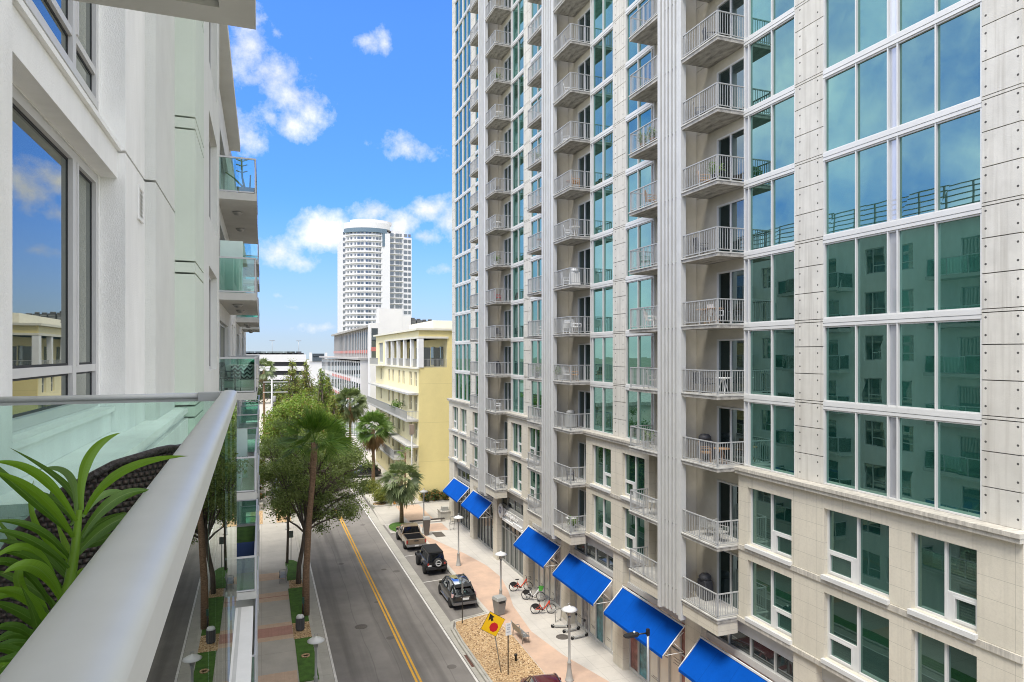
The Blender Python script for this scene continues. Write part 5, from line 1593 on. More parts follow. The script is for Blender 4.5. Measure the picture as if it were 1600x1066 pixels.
# soft-top off-roader
def jeep(label, loc):
    t = thing('parked_car', label, 'car', loc, 0)
    b = MB(); b.hexa([(-.78, -1.9, .45), (.78, -1.9, .45), (.78, 1.0, .45), (-.78, 1.0, .45)], [(-.76, -1.92, 1.08), (.76, -1.92, 1.08), (.76, 1.0, 1.08), (-.76, 1.0, 1.08)])
    b.hexa([(-.76, 1.001, .5), (.76, 1.001, .5), (.60, 1.98, .5), (-.60, 1.98, .5)], [(-.74, 1.001, 1.10), (.74, 1.001, 1.10), (.58, 1.98, 1.03), (-.58, 1.98, 1.03)]); bevel(b.build('body', M['car_black'], t), .04)
    b = MB(); b.hexa([(-.74, -1.88, 1.085), (.74, -1.88, 1.085), (.74, .98, 1.085), (-.74, .98, 1.085)], [(-.62, -1.72, 1.78), (.62, -1.72, 1.78), (.62, .72, 1.78), (-.62, .72, 1.78)]); bevel(b.build('cabin', M['car_black'], t), .05)
    b = MB(); b.hexa([(-.66, -1.80, 1.784), (.66, -1.80, 1.784), (.66, .80, 1.784), (-.66, .80, 1.784)], [(-.60, -1.66, 1.87), (.60, -1.66, 1.87), (.60, .66, 1.87), (-.60, .66, 1.87)]); bevel(b.build('soft_top', mat('black_canvas', (0.012, 0.012, 0.012), .9, bump=.3, bscale=40), t), .05)
    b = MB(); b.hexa([(-.60, -1.885, 1.15), (.60, -1.885, 1.15), (.60, -1.80, 1.15), (-.60, -1.80, 1.15)], [(-.52, -1.765, 1.68), (.52, -1.765, 1.68), (.52, -1.7, 1.68), (-.52, -1.7, 1.68)])
    for s in (-1, 1):
        for y0, y1 in ((-1.55, -.75), (-.62, .05), (.12, .68)):
            k = len(b.v); X0, X1 = s * .738, s * .648
            b.v += [(X0, y0, 1.15), (X0, y1, 1.15), (X1, y1 * .92, 1.68), (X1, y0 * .95, 1.68)]; b.face((k, k + 1, k + 2, k + 3) if s > 0 else (k + 3, k + 2, k + 1, k))
    b.hexa([(-.62, .93, 1.15), (.62, .93, 1.15), (.62, 1.0, 1.15), (-.62, 1.0, 1.15)], [(-.54, .72, 1.68), (.54, .72, 1.68), (.54, .80, 1.68), (-.54, .80, 1.68)]); b.build('windows', M['car_glass'], t)
    for s in (-1, 1):
        for y in (-1.2, 1.35):
            wheel(t, s * .80, y, .41, .27, 'rim')
            f = MB(); f.box(min(s * .70, s * .97), max(s * .70, s * .97), y - .55, y + .55, .88, .94); f.box(min(s * .72, s * .96), max(s * .72, s * .96), y - .60, y - .52, .60, .879); f.box(min(s * .72, s * .96), max(s * .72, s * .96), y + .52, y + .60, .62, .879); bevel(f.build('fender', M['plastic'], t), .03)
        add(lambda b: b.box(min(s * .62, s * .76), max(s * .62, s * .76), -1.97, -1.925, .86, 1.02), 'tail_light', M['tail_red'], t)
        add(lambda b: b.box(min(s * .78, s * .98), max(s * .78, s * .98), .86, .96, 1.10, 1.30), 'mirror', M['plastic'], t)
        add(lambda b: b.lathe([(.10, 0), (.10, .04), (.001, .05)], 12, (s * .38, 1.99, .86), 'y'), 'headlight', M['lamp_white'], t)
    add(lambda b: b.box(-.85, .85, -2.12, -1.95, .52, .70), 'bumper', M['plastic'], t)
    add(lambda b: b.box(-.80, .80, 2.0, 2.18, .52, .70), 'bumper', M['plastic'], t)
    b = MB(); b.lathe([(.001, -.24), (.36, -.23), (.39, -.15), (.39, 0), (.30, 0)], 24, (.12, -1.93, 1.02), 'y'); sp = b.build('spare_wheel', M['plastic'], t)
    b = MB(); b.lathe([(.25, -.236), (.25, -.246), (.20, -.246), (.20, -.236)], 24, (.12, -1.93, 1.02), 'y'); b.box(-.10, .34, -2.18, -2.172, .985, 1.04); b.box(.0, .24, -2.18, -2.172, .85, .87); b.build('cover_print', M['plate'], sp)
    add(lambda b: b.box(-.72, -.42, -1.96, -1.925, .74, .86), 'number_plate', M['plate'], t)
    return t
jeep('black boxy soft-top off-roader with a round spare wheel cover, between pickup and crossover', (13.45, 55.35, RZ))
def pickup(label, loc):
    t = thing('pickup_truck', label, 'pickup truck', loc, 0)
    b = MB()
    b.loft([sec(y, [(.001, .50), (w_ * .93, .50), (w_, .62), (w_, zt - .12), (w_ * .97, zt), (.001, zt)]) for y, w_, zt in ((-.55, .93, 1.08), (1.3, .93, 1.08), (1.6, .93, 1.10), (2.55, .88, 1.05), (2.75, .74, .94))]); fin(b.build('body', M['car_tan'], t))
    # cargo box
    b = MB()
    b.box(-.93, -.80, -2.72, -.56, .52, 1.12); b.box(.80, .93, -2.72, -.56, .52, 1.12); b.box(-.80, .80, -2.72, -2.64, .62, 1.12); b.box(-.80, .80, -.66, -.56, .56, 1.14)
    bevel(b.build('cargo_box', M['car_tan'], t), .025)
    add(lambda b: b.box(-.799, .799, -2.639, -.661, .58, .64), 'bed_liner', M['plastic'], t)
    add(lambda b: (b.box(-.798, -.76, -2.63, -.67, .641, 1.09), b.box(.76, .798, -2.63, -.67, .641, 1.09), b.box(-.759, .759, -.70, -.664, .641, 1.10), b.box(-.759, .759, -2.636, -2.60, .641, 1.08)), 'bed_liner', M['plastic'], t)
    b = MB(); b.loft([sec(y, [(.001, z0), (wb, z0), (wt, z1), (.001, z1 + .02)]) for y, wb, wt, z0, z1 in ((-.52, .86, .80, 1.085, 1.12), (-.42, .86, .68, 1.085, 1.70), (.70, .86, .70, 1.085, 1.74), (1.45, .84, .78, 1.085, 1.12))]); b.build('windows', M['car_glass'], t)
    b = MB(); b.loft([sec(y, [(.001, z), (w_, z - .03), (w_, z + .02), (.001, z + .05)]) for y, w_, z in ((-.46, .69, 1.72), (.1, .71, 1.77), (.72, .70, 1.74))])
    for s in (-1, 1):
        b.tube([(s * .86, -.50, 1.09), (s * .70, -.43, 1.71)], .06, 6); b.tube([(s * .85, 1.42, 1.09), (s * .71, .72, 1.74)], .04, 6); b.tube([(s * .87, .22, 1.09), (s * .715, .2, 1.74)], .05, 6)
    b.build('roof', M['car_tan'], t)
    for s in (-1, 1):
        for y in (-1.65, 1.75): wheel(t, s * .84, y, .38, .26)
        add(lambda b: b.box(min(s * .80, s * .935), max(s * .80, s * .935), -2.75, -2.722, .76, 1.04), 'tail_light', M['tail_red'], t)
        add(lambda b: b.box(min(s * .93, s * 1.13), max(s * .93, s * 1.13), 1.05, 1.15, 1.12, 1.32), 'mirror', M['plastic'], t)
    add(lambda b: (b.box(-.90, .90, -2.92, -2.75, .48, .64),), 'bumper', M['rim'], t)
    add(lambda b: b.box(-.2, .2, -2.77, -2.725, .93, 1.0), 'tailgate_handle', M['plastic'], t)
    add(lambda b: b.box(-.17, .17, -2.945, -2.922, .50, .62), 'number_plate', M['plate'], t)
    return t
pickup('tan pickup truck with an empty black cargo bed, farthest of the three cars', (13.35, 63.3, RZ))
suv('maroon car only just showing its roof at the bottom edge, left of the lamp post', (13.45, 30.9, .01), 'car_maroon', R(-8), roofglass=False)
suv('black car parked beyond the driveway at the left kerb, under the trees', (2.0, 86.2, 0), 'car_black', 0, 'cars parked under the trees on the left', False)
suv('silver grey car parked behind the black one at the left kerb under the trees', (2.1, 92.4, 0), 'car_grey', 0, 'cars parked under the trees on the left', False)
suv('white car farther up the left kerb, nearly hidden by leaves', (2.1, 99.0, 0), 'car_white', 0, 'cars parked under the trees on the left', False)
suv('dark car standing at the far corner behind the skirted palm trunk', (14.2, 99.5, 0), 'car_black', R(90), None, False)

# ================================================================== STREET LAMPS
def lamp(label, loc, H, group='white dish street lamps', head='lamp_white'):
    t = thing('street_lamp', label, 'street lamp', loc, 0, group)
    b = MB(); b.lathe([(.24, 0), (.24, .06), (.19, .10), (.17, .35), (.12, .60), (.10, .95), (.115, .97), (.115, 1.03), (.07, 1.08), (.06, H - .55), (.085, H - .53), (.085, H - .45), (.055, H - .43)], 14); b.build('pole', M['lamp_grey'], t)
    b = MB(); b.lathe([(.055, H - .43), (.12, H - .38), (.13, H - .12), (.16, H - .10)], 14); b.build('lantern', M['steel'], t)
    b = MB(); b.lathe([(.44, H - .08), (.455, H - .06), (.30, H + .04), (.10, H + .10), (.05, H + .16), (.001, H + .18)], 24); b.lathe([(.44, H - .08), (.28, H + .0), (.001, H + .03)], 24); b.build('lamp_shade', M[head], t)
    b = MB(); b.tube([(.09 * math.cos(a), 0, H + .20 + .09 * math.sin(a)) for a in [math.pi * i / 8 for i in range(9)]], .018, 6); b.build('top_ring', M['steel'], t)
    return t
lamp('dish lamp post in the pink paving beside the black off-roader', (15.75, 54.9, 0), 4.15)
lamp('dish lamp post standing right behind the square litter bin', (16.2, 45.4, 0), 3.65)
lamp('dish lamp post in front of the scooters, the nearest one on the right pavement', (15.95, 33.4, 0), 4.0)
lamp('grey lamp post beyond the pickup in front of the yellow building', (15.3, 66.0, 0), 4.25, head='lamp_grey')
lamp('dish lamp post in the left turf strip, mirrored in the balcony glass', (2.68, 36.6, 0), 3.0)
lamp('dish lamp post under the trees beyond the driveway on the left', (2.5, 72.5, 0), 4.0)
t = thing('led_street_light', 'slim pole with a flat black light head in front of the nearest blue awnings', 'street light', (15.9, 25.3, 0))
b = MB(); b.tube([(0, 0, 0), (0, 0, 5.85)], [.075, .055], 10); b.lathe([(.14, 0), (.14, .2), (.075, .25)], 12); b.build('pole', M['steel'], t)
b = MB(); b.tube([(0, 0, 5.82), (-.55, .1, 5.80)], .035, 8); b.box(-.06, .06, -.06, .06, 5.72, 6.0); b.build('arm', M['black'], t)
b = MB(); b.loft([[(x, -w_ + .12, z0), (x, w_ + .12, z0), (x, w_ * .9 + .12, z1), (x, -w_ * .9 + .12, z1)] for x, w_, z0, z1 in ((-.42, .07, 5.75, 5.86), (-.55, .17, 5.74, 5.86), (-1.0, .17, 5.74, 5.83), (-1.12, .10, 5.75, 5.80))]); h = b.build('light_head', M['black'], t)
b = MB(); b.lathe([(.05, 5.86), (.05, 5.93), (.001, 5.96)], 10, (-.62, .12, 0)); b.build('photocell', M['lamp_white'], h)

# ================================================================== SIGNS, POSTS, BINS, BENCHES
t = thing('warning_sign', 'leaning yellow diamond sign with a black arrow above a red octagon', 'road sign', (12.72, 35.6, 0))
pole_top = Vector((-.60, 0, 3.55))
b = MB(); b.tube([(0, 0, 0), pole_top], .03, 8); b.build('post', M['steel'], t)
M['sign_yellow'] = mat('sign_yellow', (0.95, 0.56, 0.006), 0.45)
M['sign_red'] = mat('sign_red', (0.60, 0.01, 0.02), 0.45)
M['sign_black'] = mat('sign_black', (0.01, 0.01, 0.01), 0.5)
def rot2(pts, a): return [(x * math.cos(a) - z * math.sin(a), x * math.sin(a) + z * math.cos(a)) for x, z in pts]
SA = R(13)
def plate(pts, y0, y1, c=(-.50, 2.84)):
    b = MB(); p = [(x + c[0], z + c[1]) for x, z in rot2(pts, SA)]
    n = len(p); b.v = [(x, y0, z) for x, z in p] + [(x, y1, z) for x, z in p]
    b.face(tuple(range(n))); b.face(tuple(n + i for i in reversed(range(n))))
    for i in range(n): b.face((i, n + i, n + (i + 1) % n, (i + 1) % n))
    return b
D = .76
o = plate([(D, 0), (0, D), (-D, 0), (0, -D)][::-1], -.045, -.036).build('face_edge', M['sign_black'], t)
D = .735
sg2 = plate([(D, 0), (0, D), (-D, 0), (0, -D)][::-1], -.055, -.0455).build('sign_face', M['sign_yellow'], t)
plate([(.27 * math.cos(R(22.5 + 45 * i)), -.18 + .27 * math.sin(R(22.5 + 45 * i))) for i in range(8)][::-1], -.062, -.0555).build('octagon', M['sign_red'], sg2)
plate([(-.07, .20), (-.07, .34), (-.22, .30), (-.02, .64), (.18, .36), (.06, .36), (.07, .20)][::-1], -.062, -.0555).build('arrow', M['sign_black'], sg2)
t = thing('parking_sign', 'small white rectangular sign on a black post in the gravel bed', 'sign', (13.0, 35.2, 0))
b = MB(); b.tube([(0, 0, 0), (0, 0, 2.75)], .035, 8); b.build('post', M['black'], t)
b = MB(); b.box(-.17, .17, -.055, -.042, 2.25, 2.95); s_ = b.build('sign_face', M['white'], t)
b = MB()
for z, w_ in ((2.82, .09), (2.66, .10), (2.58, .08), (2.42, .11)): b.box(-w_, w_, -.060, -.0555, z, z + .035)
b.build('printed_lines', mat('sign_grey_print', (.30, .33, .38), .6), s_)
t = thing('slim_post', 'slim black post at the corner of the gravel bed, in front of the black crossover', 'post', (12.6, 43.0, 0))
b = MB(); b.tube([(0, 0, 0), (0, 0, 2.7)], .032, 8); b.build('post', M['black'], t)
b = MB(); b.box(-.02, .02, -.16, .16, 2.0, 2.75); b.build('sign_face', M['steel'], t)
t = thing('street_sign', 'small square grey green sign on a post in the turf patch by the driveway', 'sign', (2.4, 61.4, 0))
b = MB(); b.tube([(0, 0, 0), (0, 0, 2.6)], .03, 8); b.build('post', M['steel'], t)
b = MB(); b.box(-.19, .19, -.05, -.034, 2.0, 2.6); b.build('sign_face', mat('sign_back_green', (.16, .19, .16), .6), t)
t = thing('street_sign', 'tall brown post with a small sign in front of the yellow building corner', 'sign', (16.9, 79.2, 0))
b = MB(); b.tube([(0, 0, 0), (0, 0, 9.3)], .09, 8); b.build('post', M['louvre'], t)
b = MB(); b.box(-.28, .28, -.14, .14, 8.4, 9.6); b.build('sign_face', mat('box_brown', (.28, .22, .17), .8), t)
t = thing('bollard', 'short dark bollard in the gravel patch beside the far left pavement', 'bollard', (1.72, 76.4, 0))
b = MB(); b.lathe([(.09, 0), (.09, .8), (.07, .9), (.001, .92)], 12); b.build('post', M['black'], t)
t = thing('bollard', 'tiny black light stub in the middle of the gravel bed', 'bollard', (14.0, 36.6, 0))
b = MB(); b.lathe([(.07, 0), (.07, .3), (.10, .32), (.10, .42), (.001, .44)], 12); b.build('post', M['black'], t)
def bin_(label, loc, r, h, m, square=False, rz=0):
    t = thing('litter_bin', label, 'litter bin', loc, rz)
    if square:
        b = MB(); b.hexa([(-r * .72, -r * .72, .05), (r * .72, -r * .72, .05), (r * .72, r * .72, .05), (-r * .72, r * .72, .05)], [(-r, -r, h * .82), (r, -r, h * .82), (r, r, h * .82), (-r, r, h * .82)]); b.build('body', m, t)
        b = MB(); b.hexa([(-r * 1.1, -r * 1.1, h * .825), (r * 1.1, -r * 1.1, h * .825), (r * 1.1, r * 1.1, h * .825), (-r * 1.1, r * 1.1, h * .825)], [(-r * .95, -r * .95, h), (r * .95, -r * .95, h), (r * .95, r * .95, h), (-r * .95, r * .95, h)]); bevel(b.build('lid', M['lamp_grey'], t), .02)
        b = MB(); b.box(-r * .6, r * .6, -r * 1.12, -r * .99, h * .70, h * .80); b.build('slot', M['black'], t)
    else:
        b = MB(); b.lathe([(r * .9, 0), (r, .1), (r, h * .8), (r * 1.08, h * .82)], 16)
        for i in range(16):
            a = 2 * math.pi * i / 16; b.box(r * 1.02 * math.cos(a) - .015, r * 1.02 * math.cos(a) + .015, r * 1.02 * math.sin(a) - .015, r * 1.02 * math.sin(a) + .015, .1, h * .8)
        b.build('body', m, t)
        b = MB(); b.lathe([(r * .95, h * .82), (r, h * .86), (r * .8, h * .98), (r * .4, h), (.001, h)], 16); b.build('lid', M['lamp_white'], t)
    return t
bin_('square grey litter bin with a dark slot at the edge of the gravel bed', (15.45, 43.6, 0), .36, 1.25, mat('bin_grey', (.25, .245, .235), .6, .1, 3), True, R(12))
bin_('round dark litter bin with a pale lid beside the nearest palm trunk', (2.35, 45.7, 0), .26, 1.0, mat('bin_dark', (.09, .095, .10), .5, .1, 3))
t = thing('litter_bin', 'tall dark tapered bin beside the lamp post behind the pickup', 'litter bin', (15.4, 65.2, 0))
b = MB(); b.hexa([(-.2, -.2, 0), (.2, -.2, 0), (.2, .2, 0), (-.2, .2, 0)], [(-.34, -.3, 1.55), (.34, -.3, 1.55), (.34, .3, 1.55), (-.34, .3, 1.55)]); bevel(b.build('body', mat('bin_brown', (.12, .10, .085), .6, .1, 3), t), .03)
b = MB(); b.hexa([(-.36, -.32, 1.555), (.36, -.32, 1.555), (.36, .32, 1.555), (-.36, .32, 1.555)], [(-.30, -.26, 1.85), (.30, -.26, 1.85), (.30, .26, 1.85), (-.30, .26, 1.85)]); bevel(b.build('lid', M['lamp_grey'], t), .03)
def bench(label, loc, rz, L=1.6):
    t = thing('bench', label, 'bench', loc, rz, 'metal slat benches')
    b = MB()
    for i in range(5): b.box(-.02 + i * .09, .055 + i * .09, -L / 2, L / 2, .43, .46)
    b.build('seat', M['steel'], t)
    b = MB()
    for i in range(5):
        z = .52 + i * .09; b.hexa([(-.05 - i * .025, -L / 2, z), (-.03 - i * .025, -L / 2, z), (-.03 - i * .025, L / 2, z), (-.05 - i * .025, L / 2, z)], [(-.07 - i * .025, -L / 2, z + .075), (-.05 - i * .025, -L / 2, z + .075), (-.05 - i * .025, L / 2, z + .075), (-.07 - i * .025, L / 2, z + .075)])
    b.build('backrest', M['steel'], t)
    for s in (-1, 1):
        b = MB(); y = s * (L / 2 - .1); b.tube([(-.18, y, 1.0), (-.03, y, .45), (-.06, y, 0)], .03, 6); b.tube([(-.03, y, .425), (.40, y, .425), (.42, y, 0)], .03, 6); b.tube([(-.05, y, .65), (.38, y, .66), (.42, y, .42)], .022, 6); b.build('leg', M['steel'], t)
    return t
bench('grey slatted metal bench seen from behind on the edge of the gravel bed', (15.2, 39.3, 0), R(4))
bench('pale metal bench seen end on, on the left pavement beside the turf patch', (1.75, 56.2, 0), R(180), 1.5)
# concrete seats and a dark post at the far forecourt
t = thing('planter_box', 'low square concrete planter by the tower corner at the far forecourt', 'planter', (19.0, 71.2, 0))
b = MB(); b.box(-.75, .75, -.75, .75, 0, .8); b.build('body', M['kerb'], t); b = MB(); b.box(-.8, .8, -.8, .8, .805, .9); b.build('rim', M['concrete'], t); b = MB(); b.box(-.5, .2, -.3, .3, .905, 1.3); b.build('casing', M['lamp_grey'], t)
t = thing('step_bench', 'long low dark timber bench on the forecourt behind the pickup', 'bench', (16.6, 70.0, 0), 0)
b = MB(); b.box(-1.9, 1.9, -.14, .14, .25, .36); b.build('seat', mat('dark_timber', (.06, .05, .045), .7, .2, 5), t); 
for s in (-1.6, 1.6):
    b = MB(); b.box(s - .08, s + .08, -.12, .12, 0, .249); b.build('leg', M['concrete'], t)
t = thing('hydrant', 'yellow and red fire hydrant beside the corner shrub at the yellow building', 'hydrant', (15.0, 80.1, 0))
b = MB(); b.lathe([(.16, 0), (.16, .08), (.12, .1), (.12, .6), (.15, .62), (.13, .75), (.05, .84), (.001, .85)], 14); b.tube([(-.24, 0, .45), (.24, 0, .45)], .07, 8); b.build('body', mat('hydrant_yellow', (.75, .30, .02), .5), t)
b = MB(); b.tube([(0, -.22, .45), (0, -.121, .45)], .08, 8); b.build('cap', mat('hydrant_red', (.5, .03, .03), .5), t)
# cycle hoops
for i, (x, y) in enumerate([(18.75, 41.0), (18.6, 45.9), (18.3, 66.2), (18.95, 68.3), (18.6, 43.4)]):
    t = thing('bike_rack', ['square grey bike hoop beside the scooters', 'bike hoop between the farthest red bicycle and the white one', 'bike hoop below the second blue awning from the far end', 'bike hoop near the far tower corner', 'bike hoop behind the nearest red bicycle'][i], 'bike rack', (x, y, 0), R(15), 'square bike hoops on the right pavement')
    b = MB(); b.tube([(-.22, 0, 0), (-.28, 0, .78), (-.24, 0, .86), (.24, 0, .86), (.28, 0, .78), (.22, 0, 0)], .028, 8); b.tube([(-.22, 0, .1), (.22, 0, .1)], .02, 6); b.build('hoop', M['steel'], t)

# ---- bicycles
def bike(label, loc, rz, frame, basket=None, skirt=True):
    t = thing('bicycle', label, 'bicycle', loc, rz, 'hire bicycles on the right pavement')
    r = .33; wb = 1.12
    for i, x in enumerate((-wb / 2, wb / 2)):
        b = MB(); b.tube([(x + r * math.cos(a), 0, r + .02 + r * math.sin(a)) for a in [2 * math.pi * k / 22 for k in range(23)]], .026, 6, cap=False)
        w_ = b.build('wheel', M['rubber'], t)
        b = MB()
        for k in range(10):
            a = math.pi * k / 10; b.tube([(x - (r - .02) * math.cos(a), 0, r + .02 - (r - .02) * math.sin(a)), (x + (r - .02) * math.cos(a), 0, r + .02 + (r - .02) * math.sin(a))], .004, 4, cap=False)
        b.tube([(x, -.05, r + .02), (x, .05, r + .02)], .045 if i else .06, 8)
        b.tube([(x + (r - .03) * math.cos(a), 0, r + .02 + (r - .03) * math.sin(a)) for a in [2 * math.pi * k / 22 for k in range(23)]], .012, 5, cap=False)
        b.build('rim', M['steel'], w_)
    b = MB()
    hd, bbk, st, ax, fx = (.40, 0, .86), (-.06, 0, .30), (-.26, 0, .66), (-wb / 2, 0, r + .02), (wb / 2, 0, r + .02)
    b.tube([hd, (.20, 0, .55), (.02, 0, .34), bbk], .045, 8); b.tube([(.43, 0, .92), (.40, 0, .70)], .05, 8); b.tube([bbk, st], .035, 8)
    for s in (-.05, .05): b.tube([(-.06, s * .6, .30), (-wb / 2, s, r + .02)], .018, 6); b.tube([(-.22, s * .6, .58), (-wb / 2, s, r + .02)], .015, 6); b.tube([(.42, s, .70), (wb / 2, s, r + .02)], .02, 6)
    b.build('frame', M[frame], t)
    b = MB(); b.tube([st, (-.29, 0, .88)], .018, 6); b.build('seat_post', M['steel'], t)
    b = MB(); b.loft([[(x, w_ * math.cos(a), .90 + .035 * math.sin(a)) for a in [2 * math.pi * k / 8 for k in range(8)]] for x, w_ in ((-.42, .07), (-.36, .10), (-.25, .06), (-.13, .02))]); b.build('saddle', M['black'], t)
    b = MB(); b.tube([(.43, 0, .90), (.44, 0, 1.06)], .02, 6); b.tube([(.34, -.30, 1.04), (.42, -.22, 1.08), (.45, 0, 1.06), (.42, .22, 1.08), (.34, .30, 1.04)], .016, 6); b.build('handlebar', M['black'], t)
    b = MB()
    arcp = [(-wb / 2 + (r + .05) * math.cos(a), (r + .05) * math.sin(a) + r + .02) for a in [R(-10) + R(200) * k / 14 for k in range(15)]]
    for (xa, za), (xb, zb) in zip(arcp[:-1], arcp[1:]): b.hexa([(xa, -.03, za), (xb, -.03, zb), (xb, .03, zb), (xa, .03, za)], [(xa, -.03, za + .012), (xb, -.03, zb + .012), (xb, .03, zb + .012), (xa, .03, za + .012)])
    if skirt:
        cx_, cz_ = -wb / 2, r + .02
        for s in (-1, 1):
            pts = [(cx_ + (r + .03) * math.cos(a), cz_ + (r + .03) * math.sin(a)) for a in [R(10) + R(130) * k / 10 for k in range(11)]] + [(cx_ - .1, cz_ + .02), (cx_ + .12, cz_ + .0)]
            k = len(b.v); b.v += [(x, s * .04, z) for x, z in pts]; b.face(tuple(range(k, k + len(pts))))
    b.build('mudguard', M['black'], t)
    b = MB(); b.tube([(-.06, -.09, .30), (-.06, .09, .30)], .06, 10); b.tube([(-.06, .1, .30), (.08, .1, .20)], .013, 5); b.box(.04, .14, .1, .2, .185, .21); b.tube([(-.06, -.1, .30), (-.20, -.1, .40)], .013, 5); b.box(-.26, -.16, -.2, -.1, .39, .415); b.tube([(-.12, .05, .28), (-.16, .16, .02)], .011, 5); b.build('crank', M['black'], t)
    if basket:
        b = MB(); b.hexa([(.44, -.13, .80), (.68, -.13, .80), (.68, .13, .80), (.44, .13, .80)], [(.42, -.19, 1.08), (.76, -.19, 1.08), (.76, .19, 1.08), (.42, .19, 1.08)]); b.box(.455, .72, -.16, .16, 1.081, 1.085); b.build('basket', M[basket], t)
    else:
        b = MB(); b.tube([(.50, -.12, .84), (.74, -.14, .86), (.74, .14, .86), (.50, .12, .84)], .012, 5); b.tube([(.49, -.14, 1.0), (.78, -.16, 1.02), (.78, .16, 1.02), (.49, .14, 1.0)], .012, 5); b.tube([(.76, -.15, .86), (.78, -.16, 1.02)], .012, 5); b.tube([(.76, .15, .86), (.78, .16, 1.02)], .012, 5); b.build('front_rack', M['black'], t)
    return t
M['bike_red'] = mat('bike_red', (0.60, 0.055, 0.02), 0.35)
M['bike_white'] = mat('bike_white', (0.75, 0.75, 0.73), 0.35)
M['basket_green'] = mat('basket_green', (0.10, 0.50, 0.06), 0.5)
bike('red hire bicycle with black rear guard, farthest of the three', (18.5, 47.3, 0), R(-12), 'bike_red')
bike('white hire bicycle with a bright green front basket, in the middle', (18.65, 45.15, 0), R(-36), 'bike_white', 'basket_green')
bike('red hire bicycle nearest the scooters', (18.35, 42.6, 0), R(-16), 'bike_red')
# ---- scooters
def scooter(label, loc, rz):
    t = thing('electric_scooter', label, 'scooter', loc, rz, 'standing electric scooters')
    for x in (-.55, .52):
        b = MB(); b.lathe([(.06, -.03), (.11, -.03), (.13, -.015), (.13, .015), (.11, .03), (.06, .03)], 18, (x, 0, .13), 'y'); w_ = b.build('wheel', M['rubber'], t)
        b = MB(); b.lathe([(.058, -.025), (.058, .025)], 12, (x, 0, .13), 'y'); b.build('rim', M['rim'], w_)
    b = MB(); b.box(-.42, .30, -.085, .085, .11, .17); b.hexa([(.301, -.07, .12), (.46, -.05, .24), (.46, .05, .24), (.301, .07, .12)], [(.301, -.07, .17), (.43, -.05, .30), (.43, .05, .30), (.301, .07, .17)]); b.tube([(-.42, .0, .14), (-.62, 0, .24)], .05, 6); bevel(b.build('deck', M['lamp_grey'], t), .01)
    b = MB(); b.tube([(.52, 0, .16), (.44, 0, .34), (.34, 0, 1.12)], [.035, .035, .026], 8); b.build('stem', M['lamp_grey'], t)
    b = MB(); b.tube([(.30, -.24, 1.12), (.34, 0, 1.15), (.30, .24, 1.12)], .018, 7); b.box(.30, .42, -.05, .05, 1.0, 1.12); b.build('handlebar', M['black'], t)
    return t
scooter('electric scooter farthest to the left of the group, beside the bike hoop', (18.5, 40.0, 0), R(-22))
scooter('electric scooter in the middle of the group, behind the lamp post', (18.9, 39.25, 0), R(6))
scooter('electric scooter nearest to the teal poster window', (18.95, 38.15, 0), R(8))
# utility pole and wires support far left
t = thing('utility_pole', 'thin grey utility pole with cross arms far up the left pavement', 'utility pole', (1.4, 104, 0))
b = MB(); b.tube([(0, 0, 0), (0, 0, 14.4)], [.17, .11], 8); b.build('pole', M['louvre'], t)
for z in (12.4, 13.9):
    b = MB(); b.box(-1.2, 2.2, -.06, .06, z, z + .12); b.build('cross_arm', M['louvre'], t)
b = MB(); b.lathe([(.22, 11.0), (.24, 11.2), (.24, 11.8), (.2, 11.9)], 12, (.35, 0, 0)); b.build('transformer', M['lamp_grey'], t)
t = thing('person_height_post', 'green meter post at the foot of the nearest palm', 'post', (2.62, 46.9, 0)); t.name = 'meter_post'
b = MB(); b.tube([(0, 0, 0), (0, 0, 1.5)], .035, 8); b.build('post', M['black'], t)
b = MB(); b.box(-.07, .07, -.06, .06, 1.3, 1.7); b.build('casing', mat('meter_green', (.02, .07, .045), .5), t)
t = thing('stump_ring', 'round stone tree ring set in the near turf strip on the left', 'tree ring', (2.45, 41.6, .035))
b = MB(); b.lathe([(.26, 0), (.26, .05), (.16, .05), (.16, 0)], 18); b.build('ring', M['gravel'], t)
